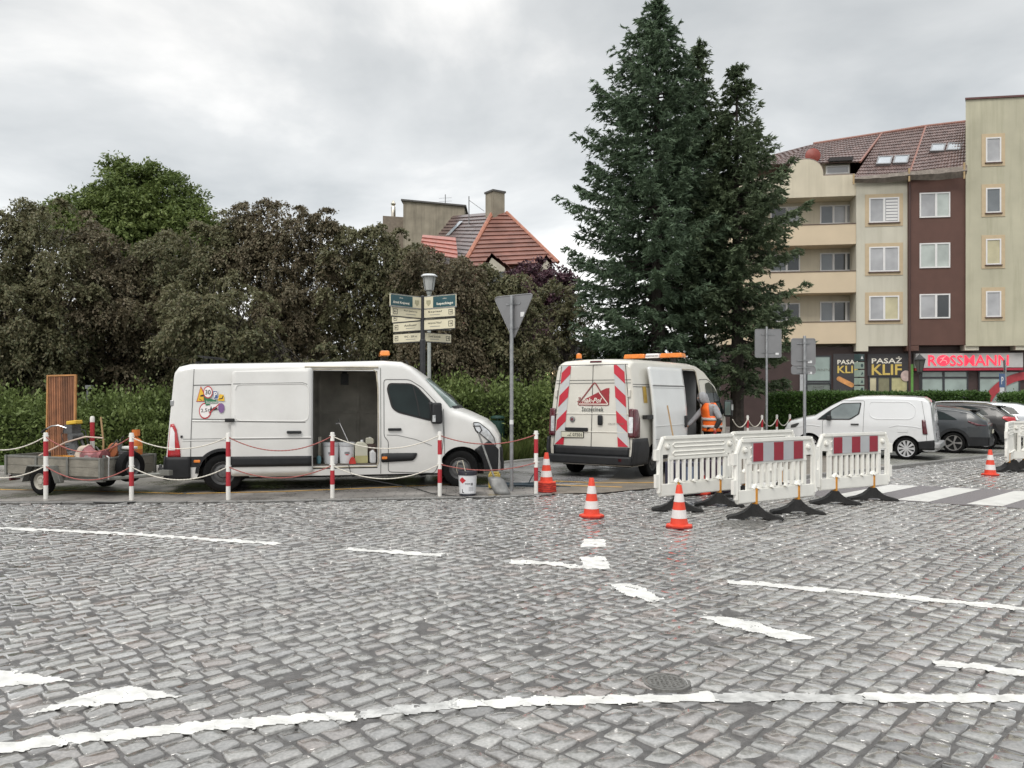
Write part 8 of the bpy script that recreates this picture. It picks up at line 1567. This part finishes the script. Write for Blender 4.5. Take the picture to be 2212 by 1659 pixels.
# hooded sweater
V2 = [(.055, 0, .98), (.05, 0, 1.16), (.0, 0, 1.38), (-.055, 0, 1.52), (.06, -.205, 1.45), (.155, -.285, 1.17), (-.065, .18, 1.44), (-.285, .125, 1.18), (-.465, .04, 1.0)]
hd = skin('hooded_sweater', V2, [(0, 1), (1, 2), (2, 3), (2, 4), (4, 5), (2, 6), (6, 7), (7, 8)], [.155, .145, .165, .10, .085, .066, .085, .062, .048], M_hood, wk)
sl = skin('black_cuff', [(.155, -.285, 1.18), (.10, -.295, 1.06), (.045, -.30, .955)], [(0, 1), (1, 2)], [.066, .056, .045], M_slv, hd)
b = MB(); n = 22; m = 12; vs = []                          # hood: open towards the face, gathered at the neck
for i in range(m + 1):
    a = math.pi * i / m
    for j in range(n + 1):
        t = R(38) + (2 * math.pi - R(76)) * j / n; rr_ = math.sin(a) ** .8 if 0 < i < m else 0.02
        x, y = -math.cos(t) * .125 * rr_, math.sin(t) * .118 * rr_; z = .175 * math.cos(a); k = 1 + .045 * math.sin(i * 2.6 + j * .35) + .02 * math.sin(j * 2.2)
        if z < -.05: x += .03 * (-z - .05) / .12; 
        vs.append((-.125 + x * k + .035 * (z < 0) * (-z) * 4, y * k, 1.665 + z))
b.add(vs, [(i * (n + 1) + j, i * (n + 1) + j + 1, (i + 1) * (n + 1) + j + 1, (i + 1) * (n + 1) + j) for i in range(m) for j in range(n)]); ho = b.build('hood', M_hood, wk, smooth=True, fix=False, ang=70); s_ = ho.modifiers.new('solid', 'SOLIDIFY'); s_.thickness = .014
ho.rotation_euler = (0, R(-10), 0); ho.location = (0.27, 0, .04)
# vest: shell round the chest, open in front, with two silver bands
def ring(z, f=1.0):
    t = (z - .88) / .68; cx_ = .06 - .09 * max(0, t - .25) ** 1.2; ax, ay = (.195 - .02 * t) * f, (.215 + .015 * math.sin(t * 3)) * f
    if t > .8: ax *= 1 - (t - .8) * 1.6; ay *= 1 - (t - .8) * 1.2
    return [(cx_ + ax * math.cos(a) * (1 + .03 * math.sin(7 * a + z * 9)), ay * math.sin(a) * (1 + .02 * math.sin(5 * a + z * 14)), z) for a in (2 * math.pi * j / 28 for j in range(28))]
def shell(z0, z1, k, f, mat, nm, par_, skip=()):
    b = MB(); vs = []
    for i in range(k + 1): vs += ring(z0 + (z1 - z0) * i / k, f)
    fs = []
    for i in range(k):
        z = z0 + (z1 - z0) * (i + .5) / k
        for j in range(28):
            if any(z > zz_ and a0 <= j <= a1 for zz_, a0, a1 in skip): continue
            fs.append((i * 28 + j, i * 28 + (j + 1) % 28, (i + 1) * 28 + (j + 1) % 28, (i + 1) * 28 + j))
    b.add(vs, fs); o = b.build(nm, mat, par_, smooth=True, fix=False, ang=80); s_ = o.modifiers.new('solid', 'SOLIDIFY'); s_.thickness = .012; s_.offset = 1; return o
hole = ((1.26, 5, 8), (1.26, 19, 22), (.80, 13, 13))
vt = shell(.88, 1.56, 22, 1.0, M_vest, 'safety_vest', wk, hole)
shell(.965, 1.03, 3, 1.05, M_silver, 'silver_band', vt, ((.80, 13, 13),)); shell(1.145, 1.21, 3, 1.05, M_silver, 'silver_band', vt, ((.80, 13, 13),))
tr_ = skin('trousers', [(.06, 0, .96), (.06, -.10, .88), (.035, -.12, .50), (.065, -.12, .10), (.06, .11, .88), (-.015, .13, .50), (.035, .13, .10)], [(0, 1), (1, 2), (2, 3), (0, 4), (4, 5), (5, 6)], [.16, .115, .085, .075, .115, .085, .075], M_trs, wk)
for y, x in ((-.125, .04), (.135, .01)): b = MB(); b.prism(rub([(x + .09, 0), (x - .19, 0), (x - .19, .05), (x - .08, .10), (x + .02, .14), (x + .09, .14)], .03), y - .05, y + .05); b.build('boot', M_slv, wk, bevel=.02, smooth=True)
def hand(w0, d_, up, mat, nm):
    w0, d_, up = Vector(w0), Vector(d_).normalized(), Vector(up).normalized(); s0 = d_.cross(up).normalized(); vs = [w0, w0 + d_ * .05, w0 + d_ * .09]; es = [(0, 1), (1, 2)]; rs = [(.026, .02), (.040, .016), (.040, .014)]
    h = skin(nm, [tuple(v) for v in vs], es, rs, mat, wk, 1)
    for k, (L, off) in enumerate(((.070, -.030), (.080, -.010), (.075, .011), (.058, .030))):
        a = w0 + d_ * .085 + s0 * off; q = a + d_ * L * .5 - up * .006; e_ = q + d_ * L * .38 - up * (.022 + .004 * k); skin('finger', [tuple(a), tuple(q), tuple(e_)], [(0, 1), (1, 2)], [.0095, .009, .0075], mat, h, 1)
    a = w0 + d_ * .03 - s0 * .03; q = a + d_ * .035 - s0 * .028; e_ = q + d_ * .03 - s0 * .006 - up * .01; skin('thumb', [tuple(a), tuple(q), tuple(e_)], [(0, 1), (1, 2)], [.012, .0105, .009], mat, h, 1)
    return h
hand((-.48, .03, .985), (-.9, -.2, -.25), (-.25, 0, .9), M_skin, 'hand'); hand((.04, -.30, .945), (-.12, 0, -1), (-.9, -.2, .1), M_glv, 'gloved_hand')
